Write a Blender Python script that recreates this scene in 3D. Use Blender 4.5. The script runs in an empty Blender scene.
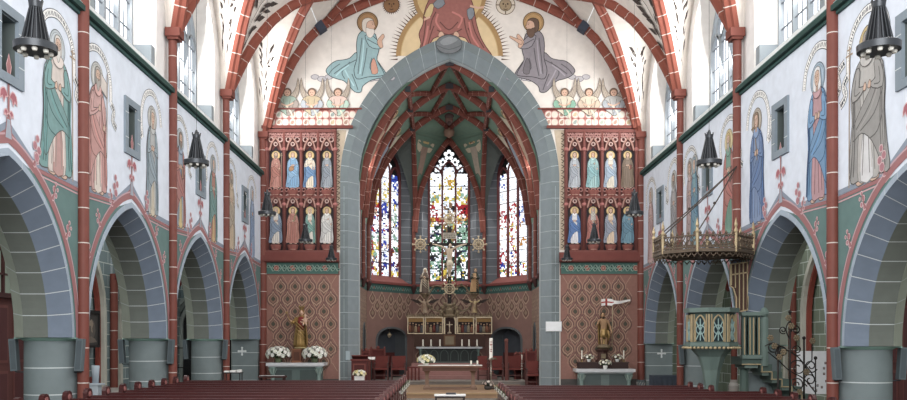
import bpy, math, random
from mathutils import Vector, Matrix
R = random.Random(7)
S = bpy.context.scene
COL = S.collection
PI = math.pi
# ---------------------------------------------------------------- scale of the place
CX, EYE, F = -0.21, 1.85, 850.0        # camera x, eye height, focal length in pixels of the 907x400 frame
VX, VY = 446.0, 341.0                  # where the nave's axis vanishes
W = 6.65                               # half width of the nave
SH = [5.13, 10.04, 14.95, 19.85, 24.68, 29.67]   # wall shafts along the nave
YE = 29.67                             # chancel arch wall
def wx(px, Y): return CX + (px - VX) * Y / F
def wz(py, Y): return EYE + (VY - py) * Y / F
def wallY(px, X): return F * abs(X - CX) / abs(px - VX)

# ---------------------------------------------------------------- materials
def lin(h, des=.2):
    if not isinstance(h, str): return tuple(h) + (1,)
    h = h.lstrip('#'); c = [int(h[i:i+2], 16) / 255 for i in (0, 2, 4)]
    g = .3 * c[0] + .55 * c[1] + .15 * c[2]; c = [x + (g - x) * des for x in c]
    return tuple(x / 12.92 if x <= .04045 else ((x + .055) / 1.055) ** 2.4 for x in c) + (1,)
MATS = {}
def mat(h, rough=.75, metal=0., var=.06, scale=4., emit=0., spec=.3):
    key = (h, rough, metal, var, scale, emit)
    if key in MATS: return MATS[key]
    m = bpy.data.materials.new('surface_' + str(h).strip('#')); m.use_nodes = True
    nt = m.node_tree; b = nt.nodes['Principled BSDF']
    b.inputs['Roughness'].default_value = rough; b.inputs['Metallic'].default_value = metal
    b.inputs['Specular IOR Level'].default_value = spec
    c = lin(h, 0 if emit else .2)
    if emit:
        b.inputs['Base Color'].default_value = (.02, .02, .02, 1)
        b.inputs['Emission Color'].default_value = c; b.inputs['Emission Strength'].default_value = emit
    elif var:
        tc = nt.nodes.new('ShaderNodeTexCoord'); n = nt.nodes.new('ShaderNodeTexNoise')
        n.inputs['Scale'].default_value = scale; n.inputs['Detail'].default_value = 4
        mr = nt.nodes.new('ShaderNodeMapRange'); mr.inputs[1].default_value = .3; mr.inputs[2].default_value = .7
        mr.inputs[3].default_value = 1 - var; mr.inputs[4].default_value = 1 + var
        mx = nt.nodes.new('ShaderNodeVectorMath'); mx.operation = 'SCALE'; mx.inputs[0].default_value = c[:3]
        L = nt.links.new
        L(tc.outputs['Object'], n.inputs['Vector']); L(n.outputs[0], mr.inputs[0]); L(mr.outputs[0], mx.inputs['Scale'])
        L(mx.outputs[0], b.inputs['Base Color'])
    else:
        b.inputs['Base Color'].default_value = c
    MATS[key] = m
    return m
def brick(h1, h2, joint, axes, bw=.55, bh=.28, mortar=.012, rough=.8):
    key = ('brick', h1, h2, joint, axes, bw, bh)
    if key in MATS: return MATS[key]
    m = bpy.data.materials.new('block_masonry'); m.use_nodes = True
    nt = m.node_tree; b = nt.nodes['Principled BSDF']; b.inputs['Roughness'].default_value = rough
    b.inputs['Specular IOR Level'].default_value = .25
    tc = nt.nodes.new('ShaderNodeTexCoord'); sp = nt.nodes.new('ShaderNodeSeparateXYZ'); cb = nt.nodes.new('ShaderNodeCombineXYZ')
    br = nt.nodes.new('ShaderNodeTexBrick'); L = nt.links.new
    L(tc.outputs['Object'], sp.inputs[0]); L(sp.outputs[axes[0].upper()], cb.inputs[0]); L(sp.outputs[axes[1].upper()], cb.inputs[1])
    L(cb.outputs[0], br.inputs['Vector'])
    br.inputs['Color1'].default_value = lin(h1); br.inputs['Color2'].default_value = lin(h2); br.inputs['Mortar'].default_value = lin(joint)
    br.inputs['Scale'].default_value = 1; br.inputs['Mortar Size'].default_value = mortar; br.inputs['Mortar Smooth'].default_value = .2
    br.inputs['Brick Width'].default_value = bw; br.inputs['Row Height'].default_value = bh
    L(br.outputs[0], b.inputs['Base Color'])
    MATS[key] = m
    return m

# ---------------------------------------------------------------- objects
def tag(o, label, cat, group=None, kind=None):
    o['label'] = label; o['category'] = cat
    if group: o['group'] = group
    if kind: o['kind'] = kind
    return o
def thing(name, label, cat, loc=(0, 0, 0), group=None):
    o = bpy.data.objects.new(name, None); COL.objects.link(o); o.location = loc; o.empty_display_size = .1
    return tag(o, label, cat, group)
def copy_tree(o, parent=None):
    c = o.copy(); COL.objects.link(c); c.parent = parent
    for ch in list(o.children): copy_tree(ch, c)
    return c

def V(*a): return Vector(a)
class MB:
    """collects faces with materials, then links them as one mesh object"""
    def __init__(s, m=None): s.v = []; s.f = []; s.fm = []; s.sm = []; s.ms = []; s.m = m; s.smooth = False
    def mi(s, m):
        m = m or s.m
        if isinstance(m, str): m = mat(m)
        if m not in s.ms: s.ms.append(m)
        return s.ms.index(m)
    def face(s, pts, m=None):
        b = len(s.v); s.v += [tuple(p) for p in pts]; s.f.append(list(range(b, b + len(pts)))); s.fm.append(s.mi(m)); s.sm.append(s.smooth)
    def mesh(s, vs, fs, m=None, smooth=None):
        b = len(s.v); s.v += [tuple(p) for p in vs]; k = s.mi(m)
        for f in fs: s.f.append([b + i for i in f]); s.fm.append(k); s.sm.append(s.smooth if smooth is None else smooth)
    def box(s, c, d, m=None, rz=0., M=None, bev=0.):
        x, y, z = d[0] / 2, d[1] / 2, d[2] / 2
        vs = [V(i * x, j * y, k * z) for i in (-1, 1) for j in (-1, 1) for k in (-1, 1)]
        Mx = M or Matrix.Rotation(rz, 3, 'Z')
        vs = [Mx @ p + Vector(c) for p in vs]
        s.mesh(vs, [(0, 1, 3, 2), (4, 6, 7, 5), (0, 4, 5, 1), (2, 3, 7, 6), (0, 2, 6, 4), (1, 5, 7, 3)], m, False)
    def bar(s, a, b, w, h=None, m=None, up=(0, 0, 1)):
        a, b = Vector(a), Vector(b); d = b - a; L = d.length
        if L < 1e-6: return
        d = d / L; u = Vector(up)
        if abs(d.dot(u)) > .98: u = V(1, 0, 0)
        r = d.cross(u).normalized(); u = r.cross(d)
        M = Matrix((r, d, u)).transposed()
        s.box((a + b) / 2, (w, L, h or w), m, M=M)
    def tube(s, path, r, m=None, n=6, caps=True):
        path = [Vector(p) for p in path]; N = len(path)
        rs = r if isinstance(r, (list, tuple)) else [r] * N
        vs = []; ref = None
        for i in range(N):
            t = (path[min(i + 1, N - 1)] - path[max(i - 1, 0)])
            t = t.normalized() if t.length > 1e-9 else V(0, 0, 1)
            if ref is None: ref = V(0, 0, 1) if abs(t.z) < .9 else V(1, 0, 0)
            a = (ref - t * ref.dot(t)).normalized(); b = t.cross(a); ref = a
            vs += [path[i] + (a * math.cos(2 * PI * k / n) + b * math.sin(2 * PI * k / n)) * rs[i] for k in range(n)]
        fs = [(i * n + k, i * n + (k + 1) % n, (i + 1) * n + (k + 1) % n, (i + 1) * n + k) for i in range(N - 1) for k in range(n)]
        if caps: fs += [tuple(range(n))[::-1], tuple((N - 1) * n + k for k in range(n))]
        s.mesh(vs, fs, m, True)
    def lathe(s, prof, c=(0, 0, 0), m=None, n=16, ang=0., sy=1., mats=None, smooth=True):
        c = Vector(c); N = len(prof)
        vs = [c + V(r * math.cos(ang + 2 * PI * k / n), sy * r * math.sin(ang + 2 * PI * k / n), z) for r, z in prof for k in range(n)]
        for i in range(N - 1):
            fs = [(k, (k + 1) % n, n + (k + 1) % n, n + k) for k in range(n)]
            s.mesh(vs[i * n:(i + 2) * n], fs, mats[i] if mats else m, smooth)
        for i, fl in ((0, 1), (N - 1, 0)):
            if prof[i][0] > 1e-4:
                ring = vs[i * n:(i + 1) * n]
                s.face(ring[::-1] if fl else ring, mats[min(i, N - 2)] if mats else m)
    def ball(s, c, r, m=None, n=10, k=7, M=None):
        r = Vector(r) if isinstance(r, (tuple, list)) else V(r, r, r); c = Vector(c)
        vs = []
        for i in range(k + 1):
            a = PI * i / k
            for j in range(n):
                b = 2 * PI * j / n
                p = V(r.x * math.sin(a) * math.cos(b), r.y * math.sin(a) * math.sin(b), r.z * math.cos(a))
                vs.append(c + (M @ p if M else p))
        s.mesh(vs, [(i * n + j, (i + 1) * n + j, (i + 1) * n + (j + 1) % n, i * n + (j + 1) % n) for i in range(k) for j in range(n)], m, True)
    def build(s, name, parent=None, loc=(0, 0, 0), rz=0., kind=None):
        me = bpy.data.meshes.new(name); me.from_pydata(s.v, [], s.f)
        for m in s.ms: me.materials.append(m)
        me.polygons.foreach_set('material_index', s.fm); me.polygons.foreach_set('use_smooth', s.sm); me.update()
        o = bpy.data.objects.new(name, me); COL.objects.link(o); o.location = loc; o.rotation_euler = (0, 0, rz)
        if parent is not None: o.parent = parent
        if kind: o['kind'] = kind
        return o
def merge_smooth(o, d=1e-4):
    import bmesh
    bm = bmesh.new(); bm.from_mesh(o.data); bmesh.ops.remove_doubles(bm, verts=bm.verts, dist=d); bm.to_mesh(o.data); bm.free()
def joints(L, sp, w):
    """positions 0..L with thin joint strips: list of (s0, s1, is_joint)"""
    out = []; n = max(1, round(L / sp)); st = L / n; p = 0.
    for i in range(1, n + 1):
        e = i * st
        if i < n: out += [(p, e - w / 2, 0), (e - w / 2, e + w / 2, 1)]; p = e + w / 2
        else: out.append((p, e, 0))
    return out
def resample(path, step=None):
    path = [Vector(p) for p in path]; ac = [0.]
    for a, b in zip(path, path[1:]): ac.append(ac[-1] + (b - a).length)
    def at(s):
        s = max(0, min(s, ac[-1])); i = 0
        while i < len(ac) - 2 and ac[i + 1] < s: i += 1
        t = (s - ac[i]) / max(1e-9, ac[i + 1] - ac[i]); return path[i].lerp(path[i + 1], t)
    return at, ac[-1]
def rib(mb, path, toward, sec, m, jm, sp=.55, jw=.022, n_in=2):
    """sweep a moulded section [(side, drop)] along a path; toward(p) = direction the rib hangs to"""
    at, L = resample(path); cuts = []
    for a, b, j in joints(L, sp, jw):
        k = 1 if j else n_in
        for q in range(k): cuts.append((a + (b - a) * q / k, a + (b - a) * (q + 1) / k, j))
    def ring(s_):
        p = at(s_); t = (at(s_ + .03) - at(s_ - .03)).normalized(); d = toward(p); d = (d - t * d.dot(t)).normalized(); sd = t.cross(d)
        return [p + sd * a + d * b for a, b in sec]
    N = len(sec)
    for a, b, j in cuts:
        ra, rb = ring(a), ring(b)
        for k in range(N - 1): mb.face([ra[k], rb[k], rb[k + 1], ra[k + 1]], jm if j else m)
RIBSEC = lambda w, h: [(-w, 0), (-w, h * .45), (-w * .62, h * .62), (-w * .4, h), (w * .4, h), (w * .62, h * .62), (w, h * .45), (w, 0)]
def arch_pts(a, c, zs, n=14, both=True):
    """pointed arch, half span a, circle centres c beyond the middle, springing zs: points left springing -> apex (-> right)"""
    Rr = a + c; t1 = math.acos(min(1, c / Rr)); L = [(c - Rr * math.cos(t1 * i / n), zs + Rr * math.sin(t1 * i / n)) for i in range(n + 1)]
    return L + [(-x, z) for x, z in L[-2::-1]] if both else L
def arch_z(x, a, c, zs):
    x = abs(x); return zs + math.sqrt(max(0, (a + c) ** 2 - (x + c) ** 2))
def smooth2(p, n=3, closed=True):
    N = len(p); out = []
    for i in range(N if closed else N - 1):
        g = (lambda k: p[k % N]) if closed else (lambda k: p[max(0, min(N - 1, k))])
        a, b, c, d = g(i - 1), g(i), g(i + 1), g(i + 2)
        for k in range(n):
            t = k / n
            out.append(tuple(.5 * (2 * b[q] + (c[q] - a[q]) * t + (2 * a[q] - 5 * b[q] + 4 * c[q] - d[q]) * t * t + (3 * b[q] - a[q] - 3 * c[q] + d[q]) * t ** 3) for q in (0, 1)))
    if not closed: out.append(p[-1])
    return out
class Paint:
    """wall painting: flat layers on a wall, u to the viewer's right, v up"""
    def __init__(s, O, U, N, step=.0003, first=.004, f=None, map3=None):
        s.map3 = map3
        s.O, s.U, s.N = Vector(O), Vector(U), Vector(N); s.k = first; s.step = step; s.mb = MB(); s.f = f or (lambda u, v: (u, v)); s.e = 0; s.fade = 0.
    def p3(s, u, v):
        u, v = s.f(u, v)
        if s.map3: p, n = s.map3(u, v); return p + n * (s.k + s.e)
        return s.O + s.U * u + V(0, 0, 1) * v + s.N * (s.k + s.e)
    def poly(s, pts, h, line=None, lw=.012, sm=0, closed=True):
        if sm: pts = smooth2(pts, sm)
        s.k += s.step
        if h and s.fade:
            c = [int(h[i:i+2], 16) for i in (0, 2, 4)]; h = '%02x%02x%02x' % tuple(int(x + (y - x) * s.fade) for x, y in zip(c, (206, 207, 204)))
        if h: s.mb.face([s.p3(*p) for p in pts], mat(h, .8, var=.07, scale=9))
        if line: s.line(list(pts) + [pts[0]], lw, line)
    def line(s, pts, w, h, sm=0):
        if sm: pts = smooth2(pts, sm, False)
        s.k += s.step; m = mat(h, .8, var=0)
        q = [pts[0]]
        for p in pts[1:]:
            if math.hypot(p[0] - q[-1][0], p[1] - q[-1][1]) > 1e-6: q.append(p)
        n = len(q)
        if n < 2: return
        cl = n > 3 and math.hypot(q[0][0] - q[-1][0], q[0][1] - q[-1][1]) < 1e-6
        up, lo = [], []
        for i in range(n):
            a = q[i - 1] if i else (q[-2] if cl else q[0]); b = q[i]; c = q[i + 1] if i < n - 1 else (q[1] if cl else q[-1])
            def nrm(p, r):
                dx, dy = r[0] - p[0], r[1] - p[1]; L = math.hypot(dx, dy); return (-dy / L, dx / L) if L > 1e-9 else None
            n1, n2 = nrm(a, b), nrm(b, c); n1 = n1 or n2; n2 = n2 or n1
            mx, my = n1[0] + n2[0], n1[1] + n2[1]; L = math.hypot(mx, my)
            if L < .5: mx, my, L = n1[0], n1[1], 1.
            mx, my = mx / L, my / L; k = w / 2 / max(.6, mx * n1[0] + my * n1[1])
            up.append((b[0] + mx * k, b[1] + my * k)); lo.append((b[0] - mx * k, b[1] - my * k))
        for i in range(n - 1): s.mb.face([s.p3(*z) for z in (up[i], lo[i], lo[i + 1], up[i + 1])], m)
    def disc(s, x, y, r, h, ry=None, n=20, line=None, lw=.01):
        ry = ry or r; s.poly([(x + r * math.cos(2 * PI * i / n), y + ry * math.sin(2 * PI * i / n)) for i in range(n)], h, line, lw)
    def build(s, name, parent=None, kind=None): return s.mb.build(name, parent, kind=kind)
# ================================================================ the shell
RED, RIB, JNT = '783b30', '8c4535', 'c6bbb2'
LB, DB, SOF, LG, PIER, PJ, MINT = '98a8b8', '667486', '646a63', '939a8c', '6b787a', 'b6bebf', '86b0a4'
TEAL, PINK, WHT, VLT = '5e7f7c', 'a06a6b', 'd2dcea', 'ddd5cc'
G1, G2 = '6c787b', '7f8c92'
def structure(mb, name, loc=(0, 0, 0), rz=0.): return mb.build(name, None, loc, rz, 'structure')
def zoff(sd): return 0. if sd < 0 else -.15        # the right-hand arcade springs a little lower
MIDS = [(a + b) / 2 for a, b in zip(SH, SH[1:])]
SPAN, CC = 2.22, .63
def impost(sd): return 1.91 + zoff(sd)
def apex(sd): return impost(sd) + math.sqrt((SPAN + CC) ** 2 - CC ** 2)

# floor
mb = MB(); mb.face([(-11, -3, 0), (11, -3, 0), (11, 31.2, 0), (-11, 31.2, 0)], brick('7c746c', '6f6861', '5a544e', 'xy', .6, .6, .006, .5)); structure(mb, 'floor')
# the vault line across the nave
VP = [(0, 14.35), (1, 14.28), (2, 14.08), (3, 13.72), (4, 13.25), (4.66, 12.85), (5.1, 12.42), (5.6, 11.7), (6.0, 10.9), (6.3, 10.1), (6.6, 9.15)]
def prof(x):
    x = min(6.6, abs(x))
    for (a, za), (b, zb) in zip(VP, VP[1:]):
        if x <= b: return za + (zb - za) * (x - a) / (b - a)
def ru(u): return 6.6 - 1.94 * u                    # |x| of a cell rib
def rz_(u): return prof(ru(u)) - .04
# arcade walls with arches
for sd in (-1, 1):
    side = 'left' if sd < 0 else 'right'; zi = impost(sd); za = apex(sd)
    mb = MB('dfe4ea')
    X = sd * W
    for Y0, Y1, Ym in zip(SH, SH[1:], MIDS):
        A = [(Ym + s_, z) for s_, z in arch_pts(SPAN, CC, zi, 12)]
        zs = 4.52 + zoff(sd)
        # spandrels (teal) up to the string course, then the painted white wall
        for (ya, z_a), (yb, z_b) in zip(A, A[1:]):
            ta, tb = max(zs, z_a), max(zs, z_b)
            if z_a < zs or z_b < zs: mb.face([(X, ya, z_a), (X, yb, z_b), (X, yb, tb), (X, ya, ta)], TEAL)
            mb.face([(X, ya, ta), (X, yb, tb), (X, yb, 4.75), (X, ya, 4.75)], WHT)
        q0, q1, hz0, hz1 = Ym - .36, Ym + .36, 5.72, 6.68
        for ya, yb, z_a, z_b in ((Ym - SPAN, q0, 4.75, 7.62), (q1, Ym + SPAN, 4.75, 7.62), (q0, q1, 4.75, hz0), (q0, q1, hz1, 7.62)): mb.face([(X, ya, z_a), (X, yb, z_a), (X, yb, z_b), (X, ya, z_b)], WHT)
        for ya, yb in ((Y0, Ym - SPAN), (Ym + SPAN, Y1)):
            mb.face([(X, ya, zi), (X, yb, zi), (X, yb, zs), (X, ya, zs)], TEAL)
            mb.face([(X, ya, zs), (X, yb, zs), (X, yb, 7.62), (X, ya, 7.62)], WHT)
    structure(mb, 'wall_' + side)
    # slit openings of the triforium
    for k, Ym in enumerate(MIDS):
        mb = MB('7f8e9a'); Xi = X + sd * .4
        for s2 in (-1, 1):
            mb.box((X - sd * .01, Ym + s2 * .33, 6.2), (.06, .17, .86)); mb.box((X + sd * .2, Ym + s2 * .26, 6.2), (.36, .05, .9), '55605f')
        for z in (5.7, 6.7): mb.box((X - sd * .01, Ym, z), (.06, .83, .14))
        mb.box((X + sd * .2, Ym, 5.74), (.4, .5, .1), '56666c'); mb.box((X + sd * .2, Ym, 6.66), (.4, .5, .1), '56666c')
        mb.face([(Xi, Ym - .4, 5.6), (Xi, Ym + .4, 5.6), (Xi, Ym + .4, 6.8), (Xi, Ym - .4, 6.8)], '161c1f')  # near-black sheet paints in the darkness behind the opening
        mb.bar((X + sd * .36, Ym, 5.75), (X + sd * .36, Ym, 6.6), .03, .03, '3a4446')
        for s2 in (-1, 1):
            for z in (5.95, 6.45): mb.box((X - sd * .041, Ym + s2 * .33, z), (.006, .17, .014), 'c5ced2')
        structure(mb, f'window_{14 + k + (5 if sd > 0 else 0)}')
    # arch orders with painted white joints
    for Y0, Y1, Ym in zip(SH, SH[1:], MIDS):
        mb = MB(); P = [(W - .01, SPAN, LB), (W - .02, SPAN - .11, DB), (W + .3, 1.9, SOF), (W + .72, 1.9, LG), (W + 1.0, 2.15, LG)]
        for s2 in (-1, 1):
            R0 = SPAN + CC; t1 = math.acos(CC / R0); cuts = [(t, t + .0, 0) for t in ()]
            for a, b, j in joints(t1 * R0, .43, .015):
                for q in range(1 if j else 3):
                    n_ = 1 if j else 3; s0 = a + (b - a) * q / n_; s1 = a + (b - a) * (q + 1) / n_
                    for (xa, aa, m_), (xb, ab, _) in zip(P, P[1:]):
                        def pt(x, a_, t):
                            r = a_ + CC; t_ = t / (t1 * R0) * math.acos(min(1, CC / r))
                            return (sd * x, Ym + s2 * (r * math.cos(t_) - CC), zi + r * math.sin(t_))
                        mb.face([pt(xa, aa, s0), pt(xb, ab, s0), pt(xb, ab, s1), pt(xa, aa, s1)], PJ if j else m_)
        # back of the wall towards the aisle
        A = [(Ym + s_, z) for s_, z in arch_pts(2.15, CC, zi, 12)]
        for (ya, z_a), (yb, z_b) in zip(A, A[1:]):
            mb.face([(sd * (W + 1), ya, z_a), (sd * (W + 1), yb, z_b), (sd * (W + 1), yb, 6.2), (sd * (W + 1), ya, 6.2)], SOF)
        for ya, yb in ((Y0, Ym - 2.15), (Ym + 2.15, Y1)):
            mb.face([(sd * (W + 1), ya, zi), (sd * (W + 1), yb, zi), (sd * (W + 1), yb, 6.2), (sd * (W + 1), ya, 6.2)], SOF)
        structure(mb, 'arcade_arch')
    # round piers
    for Y in SH[1:-1]:
        mb = MB(); rr = .44
        prof_ = [(rr, 0)]; mats_ = []
        for a, b, j in joints(zi - .06, .5, .018): prof_.append((rr, b)); mats_.append(mat(PJ if j else PIER, .7))
        mb.lathe(prof_, (sd * (W + .5), Y, 0), n=24, mats=mats_)
        mb.lathe([(rr, zi - .06), (rr + .05, zi - .03), (rr + .05, zi)], (sd * (W + .5), Y, 0), MINT, 24)
        mb.box((sd * (W + .5), Y, zi - .012), (1.0, .62, .025), MINT)
        structure(mb, 'arcade_pier')
        # painted consecration cross on piers that show one
    # half pier against the end wall
    mb = MB(); mb.box((sd * (W + .5), YE - .1, zi / 2), (.9, .5, zi), PIER)
    for z in (.5, 1.0, 1.45): mb.box((sd * (W + .5), YE - .1, z), (.91, .51, .018), PJ)
    mb.box((sd * (W + .5), YE - .12, zi), (.98, .56, .03), MINT); structure(mb, 'arcade_pier')
    # wall shafts
    for i, Y in enumerate(SH):
        z0 = .0; short = sd > 0 and i == 3
        if short: z0 = 3.72
        r = .1 if i < 5 else .13
        mb = MB(); y = Y - (.05 if i == 5 else 0)
        pr = [(r, z0 + (.5 if not short else 0))]; ms_ = []
        for a, b, j in joints(9.1 - pr[0][1], .62, .017): pr.append((r, pr[0][1] + b)); ms_.append(mat(JNT if j else RED, .55))
        mb.lathe(pr, (X - sd * .06, y, 0), n=14, mats=ms_)
        if short: mb.lathe([(.02, 3.46), (.05, 3.52), (.09, 3.6), (.16, 3.68), (.16, 3.74), (.1, 3.76)], (X - sd * .06, y, 0), DB, 12)
        else:
            mb.lathe([(.2, 0), (.2, .2), (.15, .25), (.15, .44), (.17, .47), (.1, .52)], (X - sd * .06, y, 0), PIER, 14)
            for k in range(10):
                a = 2 * PI * k / 10
                mb.bar((X - sd * .06 + .155 * math.cos(a), y + .155 * math.sin(a), .26), (X - sd * .06 + .155 * math.cos(a + .6), y + .155 * math.sin(a + .6), .43), .03, .012, 'c9c2bb')
        mb.box((X - sd * .1, y, 9.02), (.34, .36, .2), RED); mb.box((X - sd * .1, y, 8.9), (.26, .28, .08), RED)
        structure(mb, 'wall_shaft')
    # cornice
    mb = MB(); L0, L1 = SH[0], YE
    for xa, xb, z0, z1, m_ in ((0, .05, 7.56, 7.62, '2f5550'), (0, .13, 7.62, 7.72, '234640'), (0, .09, 7.72, 7.77, '7f9a98')):
        mb.box((X - sd * (xb / 2 - .05), (L0 + L1) / 2, (z0 + z1) / 2), (xb + .1, L1 - L0, z1 - z0), m_)
    structure(mb, 'trim_1' if sd < 0 else 'trim_2')
    # clerestory wall with window openings
    def outline(h, z0, zs, z1, n=10):
        c = ((z1 - zs) ** 2 - h * h) / (2 * h)
        return [(-h, z0)] + arch_pts(h, c, zs, n) + [(h, z0)]
    mbw = MB(VLT)
    for Y0, Y1, Ym in zip(SH, SH[1:], MIDS):
        hb = (Y1 - Y0) / 2
        Xa, Xb = sd * (W + .1), sd * (W + .62)
        O = outline(hb, 7.74, 9.15, 12.35); I = outline(1.78, 8.02, 9.6, 11.75); G = outline(1.5, 8.3, 9.6, 11.45)
        for (a, b), (c, d), (e, f), (g, h_) in zip(O, O[1:], I, I[1:]):
            mbw.face([(Xa, Ym + a, b), (Xa, Ym + c, d), (Xa, Ym + g, h_), (Xa, Ym + e, f)], 'e2e0de')
        for (a, b), (c, d), (e, f), (g, h_) in zip(I, I[1:], G, G[1:]):
            mbw.face([(Xa, Ym + a, b), (Xa, Ym + c, d), (Xb, Ym + g, h_), (Xb, Ym + e, f)], 'dedbd6')
        mbw.face([(Xa, Ym - hb, 7.74), (Xa, Ym + hb, 7.74), (Xa, Ym + 1.78, 8.02), (Xa, Ym - 1.78, 8.02)], 'd8dadb')
        mbw.face([(Xa, Ym - 1.78, 8.02), (Xa, Ym + 1.78, 8.02), (Xb, Ym + 1.5, 8.3), (Xb, Ym - 1.5, 8.3)], '7d878c')
        for s2 in (-1, 1): mbw.box((sd * (W + .33), Ym + s2 * 1.63, 8.22), (.42, .22, .46), '8d979d')
    structure(mbw, 'wall_upper_' + side)
    for k, (Y0, Y1, Ym) in enumerate(zip(SH, SH[1:], MIDS)):
        Xb = sd * (W + .6)
        G = outline(1.5, 8.3, 9.6, 11.45)
        c = ((11.45 - 9.6) ** 2 - 2.25) / 3
        mg = MB(); mg.face([(Xb + sd * .05, Ym + a, b) for a, b in G], mat('eef2f8', emit=1.9)); 
        mf = MB('8b949c')
        gl = [(Xb, Ym + a, b) for a, b in G]
        for a, b in zip(gl, gl[1:]): mf.bar(a, b, .09, .14, '9aa2a8', up=(1, 0, 0))
        for s_ in (-.75, 0, .75):
            mf.box((Xb, Ym + s_, (8.3 + 9.9) / 2), (.13, .09, 1.6 + .5), '8f979d')
        for s_ in (-1.125, -.375, .375, 1.125):
            ap = [(Xb, Ym + s_ + a, b) for a, b in arch_pts(.375, .25, 9.7, 5)]
            for a, b in zip(ap, ap[1:]): mf.bar(a, b, .07, .09, '8f979d', up=(1, 0, 0))
            mf.bar((Xb - sd * .01, Ym + s_, 8.3), (Xb - sd * .01, Ym + s_, 10.1), .015, .02, '6c747c', up=(1, 0, 0))
        for s_, z_ in ((-.72, 10.35), (.72, 10.35), (0, 10.8)):
            rg = [(Xb, Ym + s_ + .3 * math.cos(t * PI / 6), z_ + .3 * math.sin(t * PI / 6)) for t in range(13)]
            for a, b in zip(rg, rg[1:]): mf.bar(a, b, .07, .09, '8f979d', up=(1, 0, 0))
        z = 8.75
        while z < 10: mf.box((Xb - sd * .01, Ym, z), (.02, 2.95, .028), '6c747c'); z += .58
        n_ = k + 1 + (5 if sd > 0 else 0)
        fr = structure(mf, f'window_{n_}'); g_ = structure(mg, f'window_{n_}_glass'); g_.parent = fr
    # ---- vault cells over the windows
    mbv = MB(VLT); mbr = MB()
    N = 14
    for i, Y0 in enumerate(SH):
        for s2 in (-1, 1):
            if (i == 0 and s2 < 0) or (i == len(SH) - 1 and s2 > 0): continue
            hb = 2.45
            def cell(u, t):
                c_ = ((12.35 - 9.15) ** 2 - hb * hb) / (2 * hb); y = u * hb
                aw = arch_z(hb - y, hb, c_, 9.15)
                return V(sd * (ru(u) + (W + .1 - ru(u)) * t), Y0 + s2 * y, rz_(u) + (aw - rz_(u)) * t)
            for q in range(N):
                u0, u1 = q / N, (q + 1) / N
                for w_ in range(2): mbv.face([cell(u0, w_ / 2), cell(u1, w_ / 2), cell(u1, w_ / 2 + .5), cell(u0, w_ / 2 + .5)])
            path = [V(sd * ru(u / 16), Y0 + s2 * hb * u / 16, rz_(u / 16) + .03) for u in range(17)]
            rib(mbr, path, lambda p: V(-p.x, 0, 8.0 - p.z), RIBSEC(.13, .24), RIB, JNT)
        # severy between the two ribs of one shaft
        for q in range(N):
            u0, u1 = q / N, (q + 1) / N; lo = -1 if i > 0 else 0; hi = 1 if i < len(SH) - 1 else 0
            P_ = lambda u, s2: (sd * ru(u), Y0 + s2 * 2.45 * u, rz_(u))
            mbv.face([P_(u0, lo), P_(u1, lo), P_(u1, hi), P_(u0, hi)])
    # net ribs above the cells
    for Ya, Ym in zip(SH, MIDS):
        for Yn in (Ya, Ya + 4.907):
            path = [V(sd * x, Ym + (Yn - Ym) * (4.66 - x) / 2.3, prof(x)) for x in (4.66, 4.1, 3.5, 2.9, 2.36)]
            rib(mbr, path, lambda p: V(-p.x, 0, 8.0 - p.z), RIBSEC(.12, .22), RIB, JNT)
    path = [V(sd * x, YE - (4.55 - x) * 1.1, prof(x)) for x in (4.6, 4.1, 3.5, 2.9, 2.36)]
    rib(mbr, path, lambda p: V(-p.x, 0, 8.0 - p.z), RIBSEC(.12, .22), RIB, JNT)
    mbr.box((sd * 4.55, YE - .2, prof(4.55) - .2), (.3, .35, .3), '3a4152', M=Matrix.Rotation(sd * .6, 3, 'Y'))
    structure(mbv, 'ceiling_cells_' + side); structure(mbr, 'ceiling_ribs_' + side)
# crown of the nave vault
mb = MB(VLT)
xs = [-4.66 + 9.32 * k / 24 for k in range(25)]
for a, b in zip(xs, xs[1:]): mb.face([(a, SH[0], prof(a)), (b, SH[0], prof(b)), (b, YE, prof(b)), (a, YE, prof(a))])
structure(mb, 'ceiling')
mb = MB()
xs = [-6.55 + 13.1 * k / 60 for k in range(61)]
rib(mb, [V(x, YE - .13, prof(x)) for x in xs], lambda p: V(-p.x * 1.0, 0, 8.0 - p.z), RIBSEC(.15, .26), RIB, JNT)
structure(mb, 'trim_3')

# ---------------------------------------------------------------- chancel arch wall
XC = -.08; AO, AI, CA, ZA = 3.82, 3.22, 1.4, 7.45
mb = MB('d9d2ca')
zo = lambda x: arch_z(x - XC, AO, CA, ZA)
xs = sorted([-6.75 + (XC - AO + 6.75) * k / 8 for k in range(9)] + [XC + AO + (6.75 - XC - AO) * k / 8 for k in range(9)])
for a, b in zip(xs, xs[1:]):
    if abs((a + b) / 2 - XC) < AO: continue
    mb.face([(a, YE, 0), (b, YE, 0), (b, YE, prof(b) + .1), (a, YE, prof(a) + .1)])
xs = [XC - AO + 2 * AO * k / 40 for k in range(41)]
for a, b in zip(xs, xs[1:]): mb.face([(a, YE, zo(a)), (b, YE, zo(b)), (b, YE, prof(b) + .1), (a, YE, prof(a) + .1)])
structure(mb, 'wall_front')
mb = MB()
P = [(YE, AO, G1), (YE - .04, AO, G1), (YE - .04, AO - .27, G2), (YE + .42, AI, G2), (YE + .5, AI, 'a9b7bc'), (YE + .9, AI, G1)]
def ca(t, y, a_, s2):                       # t along pier then arch
    Rr = AO + CA; t1 = math.acos(CA / Rr)
    if t < ZA: return V(XC + s2 * a_, y, t)
    r = a_ + CA; th = (t - ZA) / (t1 * Rr) * math.acos(CA / r)
    return V(XC + s2 * (r * math.cos(th) - CA), y, ZA + r * math.sin(th))
Ltot = ZA + math.acos(CA / (AO + CA)) * (AO + CA)
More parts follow.
